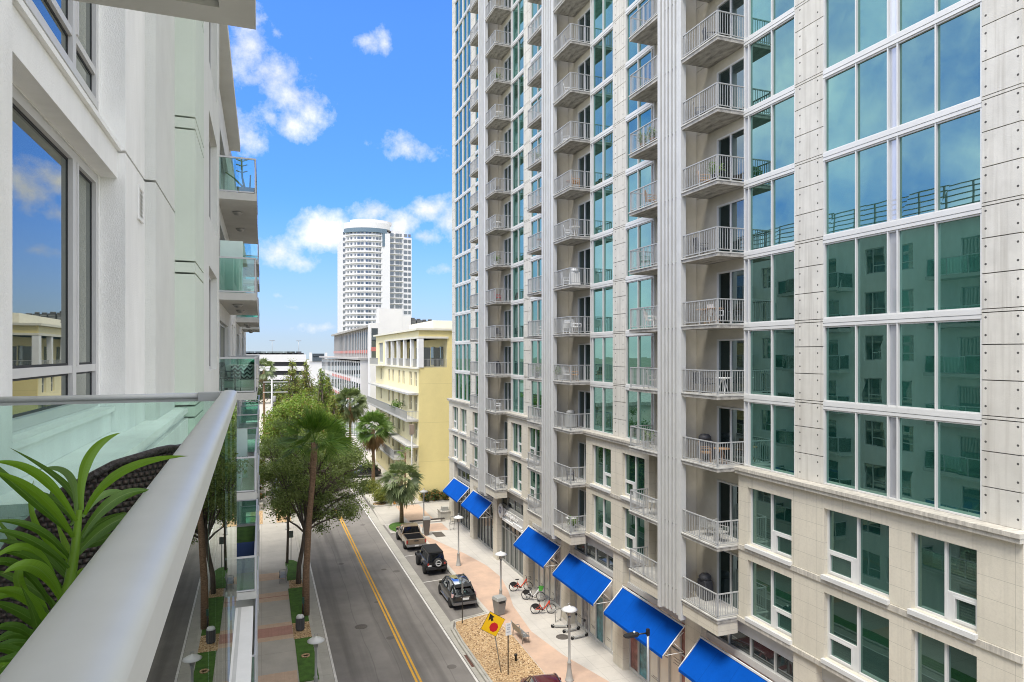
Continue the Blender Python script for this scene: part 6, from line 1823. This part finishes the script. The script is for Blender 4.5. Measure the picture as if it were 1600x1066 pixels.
# ================================================================== FOREGROUND: plant and wicker chair on the viewer's balcony
LEAVES = [((-0.233, 1.07, -0.216), (-0.231, 1.102, -0.149), (-0.194, 1.12, -0.116), 0.0208, 1), ((-0.229, 1.069, -0.222), (-0.176, 1.017, -0.158), (-0.088, 0.952, -0.132), 0.0187, 1), ((-0.235, 1.05, -0.226), (-0.266, 1.008, -0.155), (-0.305, 0.969, -0.13), 0.0178, 1), ((-0.249, 1.109, -0.228), (-0.272, 1.171, -0.182), (-0.33, 1.246, -0.183), 0.0164, 2), ((-0.239, 1.051, -0.248), (-0.263, 0.996, -0.178), (-0.297, 0.945, -0.137), 0.0184, 1), ((-0.242, 1.053, -0.279), (-0.272, 1.021, -0.226), (-0.312, 0.993, -0.206), 0.0149, 0), ((-0.239, 1.03, -0.283), (-0.267, 0.987, -0.233), (-0.297, 0.945, -0.206), 0.0152, 0), ((-0.25, 1.077, -0.313), (-0.292, 1.082, -0.268), (-0.343, 1.09, -0.252), 0.0166, 0), ((-0.241, 1.106, -0.262), (-0.206, 1.146, -0.219), (-0.162, 1.183, -0.216), 0.0256, 0), ((-0.241, 1.084, -0.28), (-0.207, 1.109, -0.249), (-0.163, 1.13, -0.237), 0.0264, 0), ((-0.242, 1.117, -0.236), (-0.221, 1.162, -0.212), (-0.193, 1.205, -0.227), 0.0157, 2), ((-0.236, 0.986, -0.312), (-0.253, 0.95, -0.257), (-0.277, 0.916, -0.251), 0.0241, 1), ((-0.245, 1.032, -0.319), (-0.27, 0.999, -0.259), (-0.305, 0.969, -0.239), 0.0169, 0), ((-0.255, 0.993, -0.339), (-0.264, 0.943, -0.287), (-0.282, 0.897, -0.263), 0.0216, 1), ((-0.263, 0.975, -0.352), (-0.27, 0.935, -0.32), (-0.282, 0.897, -0.306), 0.0171, 0), ((-0.25, 1.013, -0.383), (-0.277, 0.98, -0.344), (-0.297, 0.945, -0.343), 0.0202, 0), ((-0.241, 1.052, -0.322), (-0.233, 1.06, -0.302), (-0.217, 1.064, -0.296), 0.0191, 1), ((-0.269, 1.116, -0.366), (-0.317, 1.134, -0.327), (-0.362, 1.151, -0.31), 0.0191, 0), ((-0.249, 0.97, -0.365), (-0.267, 0.934, -0.354), (-0.282, 0.897, -0.343), 0.0157, 0), ((-0.266, 1.168, -0.303), (-0.246, 1.188, -0.269), (-0.198, 1.196, -0.249), 0.0187, 0), ((-0.259, 1.166, -0.262), (-0.288, 1.166, -0.219), (-0.344, 1.176, -0.199), 0.0181, 0), ((-0.285, 1.122, -0.397), (-0.317, 1.107, -0.357), (-0.347, 1.092, -0.335), 0.0211, 0), ((-0.285, 1.069, -0.421), (-0.307, 1.05, -0.389), (-0.327, 1.031, -0.378), 0.02, 0), ((-0.27, 1.17, -0.335), (-0.297, 1.169, -0.296), (-0.352, 1.179, -0.257), 0.0199, 0), ((-0.264, 0.954, -0.37), (-0.27, 0.913, -0.359), (-0.277, 0.873, -0.353), 0.016, 0), ((-0.258, 1.144, -0.284), (-0.227, 1.154, -0.281), (-0.201, 1.165, -0.268), 0.0201, 0), ((-0.254, 1.057, -0.359), (-0.246, 1.065, -0.338), (-0.233, 1.07, -0.325), 0.0191, 0), ((-0.28, 1.088, -0.426), (-0.268, 1.1, -0.403), (-0.262, 1.114, -0.384), 0.0171, 0)]
STEM = [(-0.236, 1.071, -0.216), (-0.237, 1.051, -0.269), (-0.238, 1.03, -0.303), (-0.246, 1.0, -0.343), (-0.263, 0.996, -0.389), (-0.277, 1.002, -0.466)]
M['strap'] = [leafmat('strap_leaf_deep', (0.042, 0.105, 0.008), (0.10, 0.20, 0.018), 0.34, 0.22), leafmat('strap_leaf', (0.12, 0.24, 0.014), (0.19, 0.33, 0.025), 0.34, 0.28), leafmat('strap_leaf_pale', (0.12, 0.22, 0.05), (0.16, 0.27, 0.07), 0.38, 0.3)]
for m in M['strap']:      # fine parallel veins
    t = m.node_tree; p = t.nodes['Principled BSDF']
    uv = N(t, 'ShaderNodeUVMap'); s = N(t, 'ShaderNodeSeparateXYZ'); t.links.new(uv.outputs[0], s.inputs[0])
    src = p.inputs['Base Color'].links[0].from_socket
    mid_ = mth(t, 'LESS_THAN', mth(t, 'ABSOLUTE', mth(t, 'SUBTRACT', s.outputs[0], .5)), .035)
    vein = mth(t, 'GREATER_THAN', mth(t, 'SINE', mth(t, 'MULTIPLY', s.outputs[0], 75.0)), .35)
    c = mixc(t, mth(t, 'MULTIPLY', vein, .42), src, (.02, .06, .006))
    nz_ = N(t, 'ShaderNodeTexNoise'); nz_.inputs['Scale'].default_value = 9; t.links.new(uv.outputs[0], nz_.inputs['Vector'])
    c = mixc(t, mth(t, 'MULTIPLY', mth(t, 'SUBTRACT', nz_.outputs[0], .5), 1.2, clamp=True), c, (.14, .22, .03))
    c = mixc(t, mth(t, 'MULTIPLY', mid_, .6), c, (.18, .29, .06))
    tipf = mth(t, 'MULTIPLY', mth(t, 'SUBTRACT', s.outputs[1], 2.86), 6.0, clamp=True)
    t.links.new(mixc(t, tipf, c, (.20, .14, .05)), p.inputs['Base Color']); p.inputs['Roughness'].default_value = .44
plant = thing('potted_plant', 'potted plant with long arching strap leaves beside the balcony rail in the foreground', 'potted plant', (-.28, 1.0, CZ - 1.27))
def rel(p): return (p[0] + .28, p[1] - 1.0, p[2] + 1.27)
b = MB(); b.lathe([(.10, 0), (.13, .02), (.155, .62), (.16, .65), (.145, .65), (.14, .60), (.001, .60)], 22); b.build('pot', mat('pot_glaze', (.05, .05, .052), .4, .1, 5), plant)
b = MB(); b.tube([rel(q) for q in STEM] + [(.0, .0, .62)], [.004, .006, .007, .008, .009, .010, .011], 8)
b.build('stem', M['strap'][1], plant)
def strap(b0, m, e, wd, shade):
    P0, Mm, P2 = Vector(b0), Vector(m), Vector(e)
    P1 = Mm * 2 - (P0 + P2) / 2
    n = 18
    me = bpy.data.meshes.new('leaf'); vs, fs, uvs = [], [], []
    tw = random.uniform(-.35, .35)
    for i in range(n + 1):
        f = i / n
        p = P0 * (1 - f) ** 2 + P1 * 2 * f * (1 - f) + P2 * f * f
        tg = ((P1 - P0) * (1 - f) + (P2 - P1) * f).normalized()
        vdir = p.normalized()
        s = tg.cross(vdir).normalized(); nn = s.cross(tg).normalized()
        a = tw * f + .25
        s2 = s * math.cos(a) + nn * math.sin(a); n2 = nn * math.cos(a) - s * math.sin(a)
        prof = (.38 + .62 * min(1, f / .4)) if f < .4 else max(.0, 1 - ((f - .4) / .6) ** 2.2)
        h = wd * .34 * prof
        for k in (-1, -.5, 0, .5, 1):
            q = p + s2 * h * k + n2 * (-(1 - abs(k)) * h * .30)
            vs.append(rel(q)); uvs.append((.5 + k * .5, f * 3))
    for i in range(n):
        for k in range(4):
            fs.append((i * 5 + k, i * 5 + k + 1, (i + 1) * 5 + k + 1, (i + 1) * 5 + k))
    me.from_pydata(vs, [], fs)
    uvl = me.uv_layers.new(name='UVMap')
    for l in me.loops: uvl.data[l.index].uv = uvs[l.vertex_index]
    me.materials.append(M['strap'][shade])
    for p in me.polygons: p.use_smooth = True
    o = bpy.data.objects.new('leaf', me); COL.objects.link(o); o.parent = plant
    return o
for a in LEAVES: strap(*a)
rl_ = random.Random(4)
for a in [q for q in LEAVES if q[2][0] < -.30] + LEAVES[11:15] + LEAVES[21:23]:
    j = lambda v, s: tuple(c + rl_.uniform(-s, s) for c in v)
    o_ = rl_.uniform(.0, .07)
    strap((a[0][0] - .01, a[0][1] + o_, a[0][2] - .02), j((a[1][0], a[1][1] + o_, a[1][2] - .01), .022), j((a[2][0], a[2][1] + o_, a[2][2]), .045), a[3] * rl_.uniform(.7, .95), rl_.choice((0, 0, 1)))

# barrel wicker chair
chair = thing('wicker_chair', 'dark brown woven wicker tub chair behind the plant, against the balcony glass', 'chair', (-.50, 2.45, CZ - 1.27), -R(45))
def wicker():
    m = bpy.data.materials.new('wicker'); m.use_nodes = True
    t = m.node_tree; p = t.nodes['Principled BSDF']
    uv = N(t, 'ShaderNodeUVMap'); s = N(t, 'ShaderNodeSeparateXYZ'); t.links.new(uv.outputs[0], s.inputs[0])
    U = mth(t, 'MULTIPLY', s.outputs[0], 58.0); V = mth(t, 'MULTIPLY', s.outputs[1], 62.0)
    row = mth(t, 'FLOOR', V)
    up_ = mth(t, 'ADD', U, mth(t, 'MULTIPLY', mth(t, 'MODULO', row, 2.0), .5))
    bu = mth(t, 'ABSOLUTE', mth(t, 'SINE', mth(t, 'MULTIPLY', up_, math.pi)))
    bv = mth(t, 'ABSOLUTE', mth(t, 'SINE', mth(t, 'MULTIPLY', V, math.pi)))
    h = mth(t, 'MULTIPLY', bu, bv)
    n = N(t, 'ShaderNodeTexNoise'); n.inputs['Scale'].default_value = 60; t.links.new(uv.outputs[0], n.inputs['Vector'])
    col = mixc(t, mth(t, 'POWER', h, .8), (.006, .005, .005), (.115, .078, .062))
    col = mixc(t, mth(t, 'MULTIPLY', n.outputs[0], .4), col, (.02, .012, .01))
    t.links.new(col, p.inputs['Base Color']); p.inputs['Roughness'].default_value = .45
    bp = N(t, 'ShaderNodeBump'); bp.inputs['Strength'].default_value = 1; bp.inputs['Distance'].default_value = .012
    t.links.new(h, bp.inputs['Height']); t.links.new(bp.outputs[0], p.inputs['Normal'])
    return m
M['wicker'] = wicker()
path = [(-.31, -.31), (-.20, -.325), (-.08, -.325), (.04, -.30), (.14, -.24), (.215, -.15), (.25, -.05), (.25, .05), (.215, .15), (.14, .24), (.04, .30), (-.08, .325), (-.20, .325), (-.31, .31)]
def topz(x):
    K = [(-.31, .38), (-.21, .58), (-.08, .77), (.066, .92), (.164, .96), (.26, .97)]
    for (xa, za), (xb, zb) in zip(K[:-1], K[1:]):
        if x <= xb: return za + (zb - za) * max(0, x - xa) / (xb - xa)
    return K[-1][1]
def rimz(p):
    F_ = [(-.5, .26), (-.44, .30), (-.236, .58), (-.13, .77), (-.02, .885), (.10, .95), (.2, .972), (.5, .972)]
    wx = (p.x + p.y) * .7071
    for (xa, za), (xb, zb) in zip(F_[:-1], F_[1:]):
        if wx <= xb: return min(topz(p.x) if p.y > .1 else 9, za + (zb - za) * (wx - xa) / (xb - xa))
    return .97
# resample the path smoothly
pp = []
for i in range(len(path) - 1):
    p0 = Vector(path[max(i - 1, 0)]); p1 = Vector(path[i]); p2 = Vector(path[i + 1]); p3 = Vector(path[min(i + 2, len(path) - 1)])
    for k in range(4):
        f = k / 4
        pp.append(.5 * ((2 * p1) + (p2 - p0) * f + (2 * p0 - 5 * p1 + 4 * p2 - p3) * f * f + (3 * p1 - p0 - 3 * p2 + p3) * f ** 3))
pp.append(Vector(path[-1]))
vs, fs, uvs = [], [], []
S = 0; nr = 9
for i, p in enumerate(pp):
    if i: S += (p - pp[i - 1]).length
    for j in range(nr):
        z = .06 + (rimz(p) - .06) * j / (nr - 1)
        k = 1 + .05 * math.sin(math.pi * j / (nr - 1) * .6)
        vs.append((p.x * k, p.y * k, z)); uvs.append((S, z))
for i in range(len(pp) - 1):
    for j in range(nr - 1): fs.append((i * nr + j, (i + 1) * nr + j, (i + 1) * nr + j + 1, i * nr + j + 1))
me = bpy.data.meshes.new('backrest'); me.from_pydata(vs, [], fs); uvl = me.uv_layers.new(name='UVMap')
for l in me.loops: uvl.data[l.index].uv = uvs[l.vertex_index]
me.materials.append(M['wicker'])
for p in me.polygons: p.use_smooth = True
o = bpy.data.objects.new('backrest', me); COL.objects.link(o); o.parent = chair
sol = o.modifiers.new('thickness', 'SOLIDIFY'); sol.thickness = .03
M['wicker_plain'] = mat('wicker_binding', (.035, .026, .022), .5, .4, 30, bump=.6, bscale=60)
b = MB(); b.tube([(p.x * 1.03, p.y * 1.03, rimz(p) + .002) for p in pp], .012, 8); b.build('rim_binding', M['wicker_plain'], chair)
b = MB(); b.prism([(p.x * .9, p.y * .9) for p in pp], .30, .40); b.build('seat', M['wicker_plain'], chair)
for x, y in ((-.26, -.27), (-.26, .27), (.17, -.17), (.17, .17)):
    b = MB(); b.tube([(x, y, 0), (x, y, .299)], .02, 8); b.build('leg', M['wicker_plain'], chair)

# ================================================================== THINGS STANDING ON THE BALCONIES
M['wood'] = mat('patio_wood', (.30, .17, .08), .6, .25, 6)
M['tan'] = mat('patio_tan', (.40, .24, .12), .7, .1, 5)
M['dark_furn'] = mat('patio_dark', (.05, .05, .055), .55)
M['green_furn'] = mat('patio_green', (.03, .16, .12), .5)
M['red_furn'] = mat('patio_red', (.36, .03, .03), .5)
def patio_chair(m, name='patio_chair'):
    t = bpy.data.objects.new(name, None); COL.objects.link(t)
    b = MB(); b.box(-.24, .24, -.24, .24, .40, .45); b.build('seat', m, t)
    b = MB(); b.hexa([(-.24, .20, .46), (.24, .20, .46), (.24, .24, .46), (-.24, .24, .46)], [(-.22, .30, .92), (.22, .30, .92), (.22, .33, .92), (-.22, .33, .92)]); b.build('backrest', m, t)
    for x in (-.21, .21):
        for y in (-.21, .21):
            b = MB(); b.tube([(x, y, 0), (x, y, .40)], .018, 5); b.build('leg', m, t)
        b = MB(); b.box(x * 1.2 - .02, x * 1.2 + .02, -.22, .26, .62, .65); b.box(x * 1.2 - .015, x * 1.2 + .015, -.22, -.19, .45, .62); b.build('armrest', m, t)
    return t
def patio_table(m):
    t = bpy.data.objects.new('patio_table', None); COL.objects.link(t)
    b = MB(); b.lathe([(.36, .68), (.36, .72), (.001, .72)], 18); b.build('table_top', m, t)
    for a in range(3):
        b = MB(); b.tube([(.05 * math.cos(a * 2.1), .05 * math.sin(a * 2.1), .68), (.28 * math.cos(a * 2.1), .28 * math.sin(a * 2.1), 0)], .018, 5); b.build('leg', m, t)
    return t
def grill(m):
    t = bpy.data.objects.new('covered_grill', None); COL.objects.link(t)
    b = MB(); b.hexa([(-.34, -.24, .02), (.34, -.24, .02), (.34, .24, .02), (-.34, .24, .02)], [(-.30, -.22, .9), (.30, -.22, .9), (.30, .22, .9), (-.30, .22, .9)]); bevel(b.build('cover', m, t), .05)
    b = MB(); b.lathe([(.29, .905), (.28, 1.05), (.18, 1.15), (.001, 1.17)], 14); b.build('lid', m, t)
    return t
def pot_plant(m):
    t = bpy.data.objects.new('balcony_plant', None); COL.objects.link(t)
    b = MB(); b.lathe([(.13, 0), (.18, .34), (.2, .36), (.001, .36)], 14); b.build('pot', m, t)
    rg = random.Random(9); b = MB(); leaves(b, rg, [(0, 0, .62, .28, .28, .32)], 160, .16); b.build('foliage', M['palm_leaf'], t)
    return t
def fz(fl): return Z0 + fl * FH + (.004 if fl else -.016) if fl >= 0 else 6.754 + (fl + 2) * 3.1
MN = ['nearest stack', 'second stack', 'farthest stack']
protos = {}
def place(kind, matname, x, y, z, rz, label, cat, group):
    key = (kind, matname)
    f = {'chair': patio_chair, 'table': patio_table, 'grill': grill, 'plant': pot_plant}[kind]
    if key not in protos:
        o = f(M[matname]); protos[key] = o; o.location = (x, y, z); o.rotation_euler = (0, 0, rz)
    else: o = dup(protos[key], (x, y, z), rz)
    tag(o, label, cat, group)
ORD = {-2: 'lowest', -1: 'second lowest', 0: 'third lowest', 1: 'fourth lowest', 2: 'fifth lowest', 3: 'sixth lowest', 4: 'seventh lowest', 5: 'eighth lowest', 6: 'ninth lowest', 7: 'tenth lowest', 8: 'eleventh lowest', 9: 'twelfth lowest', 10: 'thirteenth lowest'}
FURN = [ # module, floor, kind, material, dx (from facade), dy, rot, words
 (0, 0, 'chair', 'wood', -.95, -2.0, 60, 'wooden armchair'), (0, 0, 'table', 'wood', -.75, -2.85, 0, 'round wooden table'), (0, 0, 'grill', 'dark_furn', -.5, -1.35, 90, 'dark covered grill'),
 (0, 1, 'chair', 'dark_furn', -.9, -2.1, 40, 'dark armchair'), (0, 1, 'chair', 'dark_furn', -.8, -1.4, 120, 'second dark armchair'), (0, 1, 'table', 'white', -.6, -2.8, 0, 'pale round table'),
 (0, 2, 'table', 'tan', -.8, -1.7, 0, 'tan round table'), (0, 2, 'table', 'wood', -.8, -2.5, 0, 'brown round table'), (0, 2, 'chair', 'white', -.45, -2.1, 90, 'pale chair'),
 (0, 3, 'chair', 'dark_furn', -.8, -1.5, 80, 'dark chair'), (0, 4, 'plant', 'dark_furn', -1.1, -2.9, 0, 'potted plant'), (0, 5, 'chair', 'dark_furn', -.9, -1.6, 50, 'dark chair'),
 (0, -1, 'chair', 'lamp_grey', -.75, -1.9, 100, 'grey chair'), (0, -1, 'chair', 'lamp_grey', -.8, -2.9, 20, 'grey corner chair'), (0, -2, 'grill', 'dark_furn', -.45, -1.3, 90, 'dark grilled box'),
 (1, 1, 'chair', 'white', -.9, -1.9, 50, 'white armchair'), (1, 1, 'chair', 'tan', -.85, -2.75, 80, 'tan armchair'), (1, 1, 'plant', 'white', -1.15, -1.2, 0, 'potted plant'),
 (1, 2, 'table', 'white', -.9, -2.2, 0, 'white round table'), (1, 2, 'chair', 'white', -.7, -2.8, 40, 'white chair'), (1, 2, 'chair', 'white', -.8, -1.5, 160, 'second white chair'),
 (1, 3, 'grill', 'lamp_white', -.7, -2.5, 0, 'white covered grill'), (1, 3, 'chair', 'white', -.9, -1.6, 80, 'white chair'), (1, 4, 'chair', 'white', -.9, -2.0, 60, 'white chair'), (1, 4, 'table', 'white', -.8, -2.7, 0, 'white round table'),
 (1, 5, 'table', 'wood', -.8, -2.2, 0, 'brown round table'), (1, 5, 'chair', 'tan', -.8, -2.9, 70, 'tan chair'), (1, 6, 'chair', 'white', -.9, -1.7, 60, 'white chair'), (1, 7, 'chair', 'white', -.9, -2.0, 60, 'white chair'), (1, 0, 'grill', 'lamp_grey', -.6, -1.7, 0, 'grey covered grill'),
 (2, -2, 'chair', 'white', -.9, -2.0, 50, 'white chair'), (2, -2, 'chair', 'white', -.8, -2.8, 110, 'second white chair'), (2, 0, 'chair', 'white', -.8, -2.2, 60, 'white chair'), (2, 1, 'grill', 'dark_furn', -.8, -1.9, 0, 'dark covered grill'),
 (2, 2, 'chair', 'dark_furn', -.8, -2.2, 0, 'dark chair'), (2, 3, 'chair', 'red_furn', -.8, -2.3, 60, 'red chair'), (2, 4, 'plant', 'white', -1.1, -2.6, 0, 'potted plant'), (2, 5, 'table', 'white', -.8, -2.2, 0, 'white round table'), (2, 6, 'chair', 'dark_furn', -.9, -2.2, 70, 'dark chair'), (2, 8, 'table', 'white', -.8, -2.6, 0, 'white round table'), (2, 9, 'plant', 'dark_furn', -1.1, -2.8, 0, 'potted plant'),
 (0, 3, 'chair', 'green_furn', -1.0, 3.0, 60, 'green chair'), (0, 5, 'plant', 'wood', -1.15, 2.9, 0, 'terracotta plant'), (0, 5, 'plant', 'wood', -1.15, 2.0, 0, 'second terracotta plant'), (0, -1, 'table', 'lamp_grey', -.9, 2.3, 0, 'grey round table'),
 (0, 0, 'plant', 'white', -1.1, 2.6, 0, 'potted plant'), (0, 1, 'chair', 'lamp_grey', -.9, 2.4, 60, 'grey chair'), (0, 2, 'chair', 'white', -.9, 2.6, 40, 'white chair'), (0, 4, 'chair', 'tan', -.95, 2.5, 70, 'tan chair'), (0, 6, 'chair', 'dark_furn', -.9, -2.3, 70, 'dark chair'), (0, 4, 'chair', 'tan', -.8, -1.7, 60, 'tan chair'),
 (1, 0, 'chair', 'dark_furn', -.9, 2.4, 60, 'dark chair'), (1, 1, 'plant', 'dark_furn', -1.1, 2.9, 0, 'potted plant'), (1, 2, 'chair', 'white', -.9, 2.5, 60, 'white chair'), (1, 4, 'table', 'wood', -.9, 2.4, 0, 'brown round table'), (1, 6, 'plant', 'white', -1.1, 2.8, 0, 'potted plant'), (1, 8, 'chair', 'dark_furn', -.9, -2.2, 50, 'dark chair'), (1, 9, 'plant', 'dark_furn', -1.15, -3.0, 0, 'potted plant'), (1, -1, 'chair', 'dark_furn', -.9, -2.3, 60, 'dark chair'), (1, -2, 'table', 'white', -.9, -2.4, 0, 'white round table'), (1, -2, 'plant', 'white', -1.15, -3.1, 0, 'potted plant'),
 (2, -1, 'table', 'lamp_grey', -.9, -2.3, 0, 'grey round table'), (2, 7, 'chair', 'white', -.9, -2.3, 60, 'white chair'), (2, 10, 'chair', 'dark_furn', -.9, -2.2, 60, 'dark chair'),
]
for mi_, fl, kind, mt, dx_, dy_, rot, words in FURN:
    side = 'left hand' if dy_ > 0 else 'right hand'
    place(kind, mt, 19.7 + dx_, MODS[mi_] + dy_, fz(fl), R(rot), '%s on the %s balcony of the %s, %s of its column' % (words, ORD[fl], MN[mi_], 'left' if dy_ > 0 else 'right'), {'chair': 'chair', 'table': 'table', 'grill': 'grill', 'plant': 'potted plant'}[kind], 'furniture on the tower balconies')

# ---- things on the balconies of the white building
zb = lambda k: CZ - 1.19 + 3.05 * k + .004
t = thing('balcony_plant', 'trough with a thin branching desert plant on the topmost glass balcony at the left', 'potted plant', (-.45, 22.45, zb(2)), 0)
b = MB(); b.hexa([(-.22, -.16, 0), (.22, -.16, 0), (.22, .16, 0), (-.22, .16, 0)], [(-.28, -.2, .26), (.28, -.2, .26), (.28, .2, .26), (-.28, .2, .26)]); b.build('trough', mat('trough_brown', (.20, .15, .11), .8), t)
b = MB(); b.tube([(-.05, 0, .25), (-.12, 0, .6), (-.14, 0, 1.2)], [.04, .03, .025], 7); b.tube([(-.1, 0, .3), (-.35, 0, .55), (-.6, 0, .72)], [.03, .025, .02], 7); b.tube([(.1, 0, .25), (.12, 0, .7)], .025, 6)
for z in (.75, .95, 1.1): b.tube([(-.30, 0, z + .05), (-.13, 0, z), (.03, 0, z + .06)], .02, 5)
b.build('stem', M['palm_leaf'], t)
M['cushion'] = mat('cushion_cream', (.60, .58, .52), .9, .1, 6)
def zigzag():
    m = mat('zigzag_fabric', (.6, .6, .58), .9)
    t = m.node_tree; p = t.nodes['Principled BSDF']; c = N(t, 'ShaderNodeTexCoord'); s = N(t, 'ShaderNodeSeparateXYZ'); t.links.new(c.outputs['Object'], s.inputs[0])
    tri = mth(t, 'PINGPONG', s.outputs[0], .09)
    f = mth(t, 'FRACT', mth(t, 'MULTIPLY', mth(t, 'ADD', s.outputs[2], tri), 8.0))
    t.links.new(mixc(t, mth(t, 'GREATER_THAN', f, .5), (.62, .62, .60), (.04, .04, .045)), p.inputs['Base Color']); return m
t = thing('sofa', 'cream outdoor sofa with a zigzag cushion behind left balcony glass at eye level', 'sofa', (-.62, 22.9, zb(0)), 0)
b = MB(); b.box(-.5, .52, -.35, .35, .12, .36); bevel(b.build('seat', M['cushion'], t), .04)
b = MB(); b.box(-.5, .52, .22, .40, .37, .84); bevel(b.build('backrest', M['cushion'], t), .04)
b = MB(); b.box(-.30, .34, .05, .20, .38, .82); bevel(b.build('cushion', zigzag(), t), .04)
for x in (-.45, .45):
    for y in (-.3, .3):
        b = MB(); b.tube([(x, y, 0), (x, y, .12)], .02, 5); b.build('leg', M['dark_furn'], t)
t = thing('lounge_chair', 'dark blue lounge chair on the left balcony with the green turf floor, below the railing', 'lounge chair', (-.55, 23.4, zb(-2)), 0)
b = MB(); b.box(-.32, .32, -.5, .5, .28, .42); bevel(b.build('seat', mat('navy_fabric', (.01, .03, .10), .8), t), .03)
b = MB(); b.hexa([(-.32, .42, .43), (.32, .42, .43), (.32, .5, .43), (-.32, .5, .43)], [(-.32, .62, .95), (.32, .62, .95), (.32, .72, .95), (-.32, .72, .95)]); b.build('backrest', bpy.data.materials['navy_fabric'], t)
for x in (-.28, .28):
    for y in (-.45, .45):
        b = MB(); b.tube([(x, y, 0), (x, y, .28)], .02, 5); b.build('leg', M['dark_furn'], t)
o = dup(protos[('plant', 'white')], (-.75, 23.2, zb(-1)), 0, 'potted plant behind the glass of the left balcony just below eye level', 'furniture on the left balconies'); o['category'] = 'potted plant'
o = dup(protos[('chair', 'dark_furn')], (-.9, 22.6, zb(0)), R(70), 'dark chair beside the sofa with the zigzag cushion on the left balcony', 'furniture on the left balconies'); o['category'] = 'chair'
o = dup(protos[('plant', 'dark_furn')], (17.0, 88.5, 10.004), 0, 'green potted plant on the middle balcony of the yellow building', 'plants on the yellow balcony'); o['category'] = 'potted plant'; o.scale = (2, 2, 2)
o = dup(protos[('plant', 'dark_furn')], (17.0, 90.4, 10.004), 0, 'second green potted plant farther along the middle balcony of the yellow building', 'plants on the yellow balcony'); o['category'] = 'potted plant'; o.scale = (1.8, 1.8, 1.8)
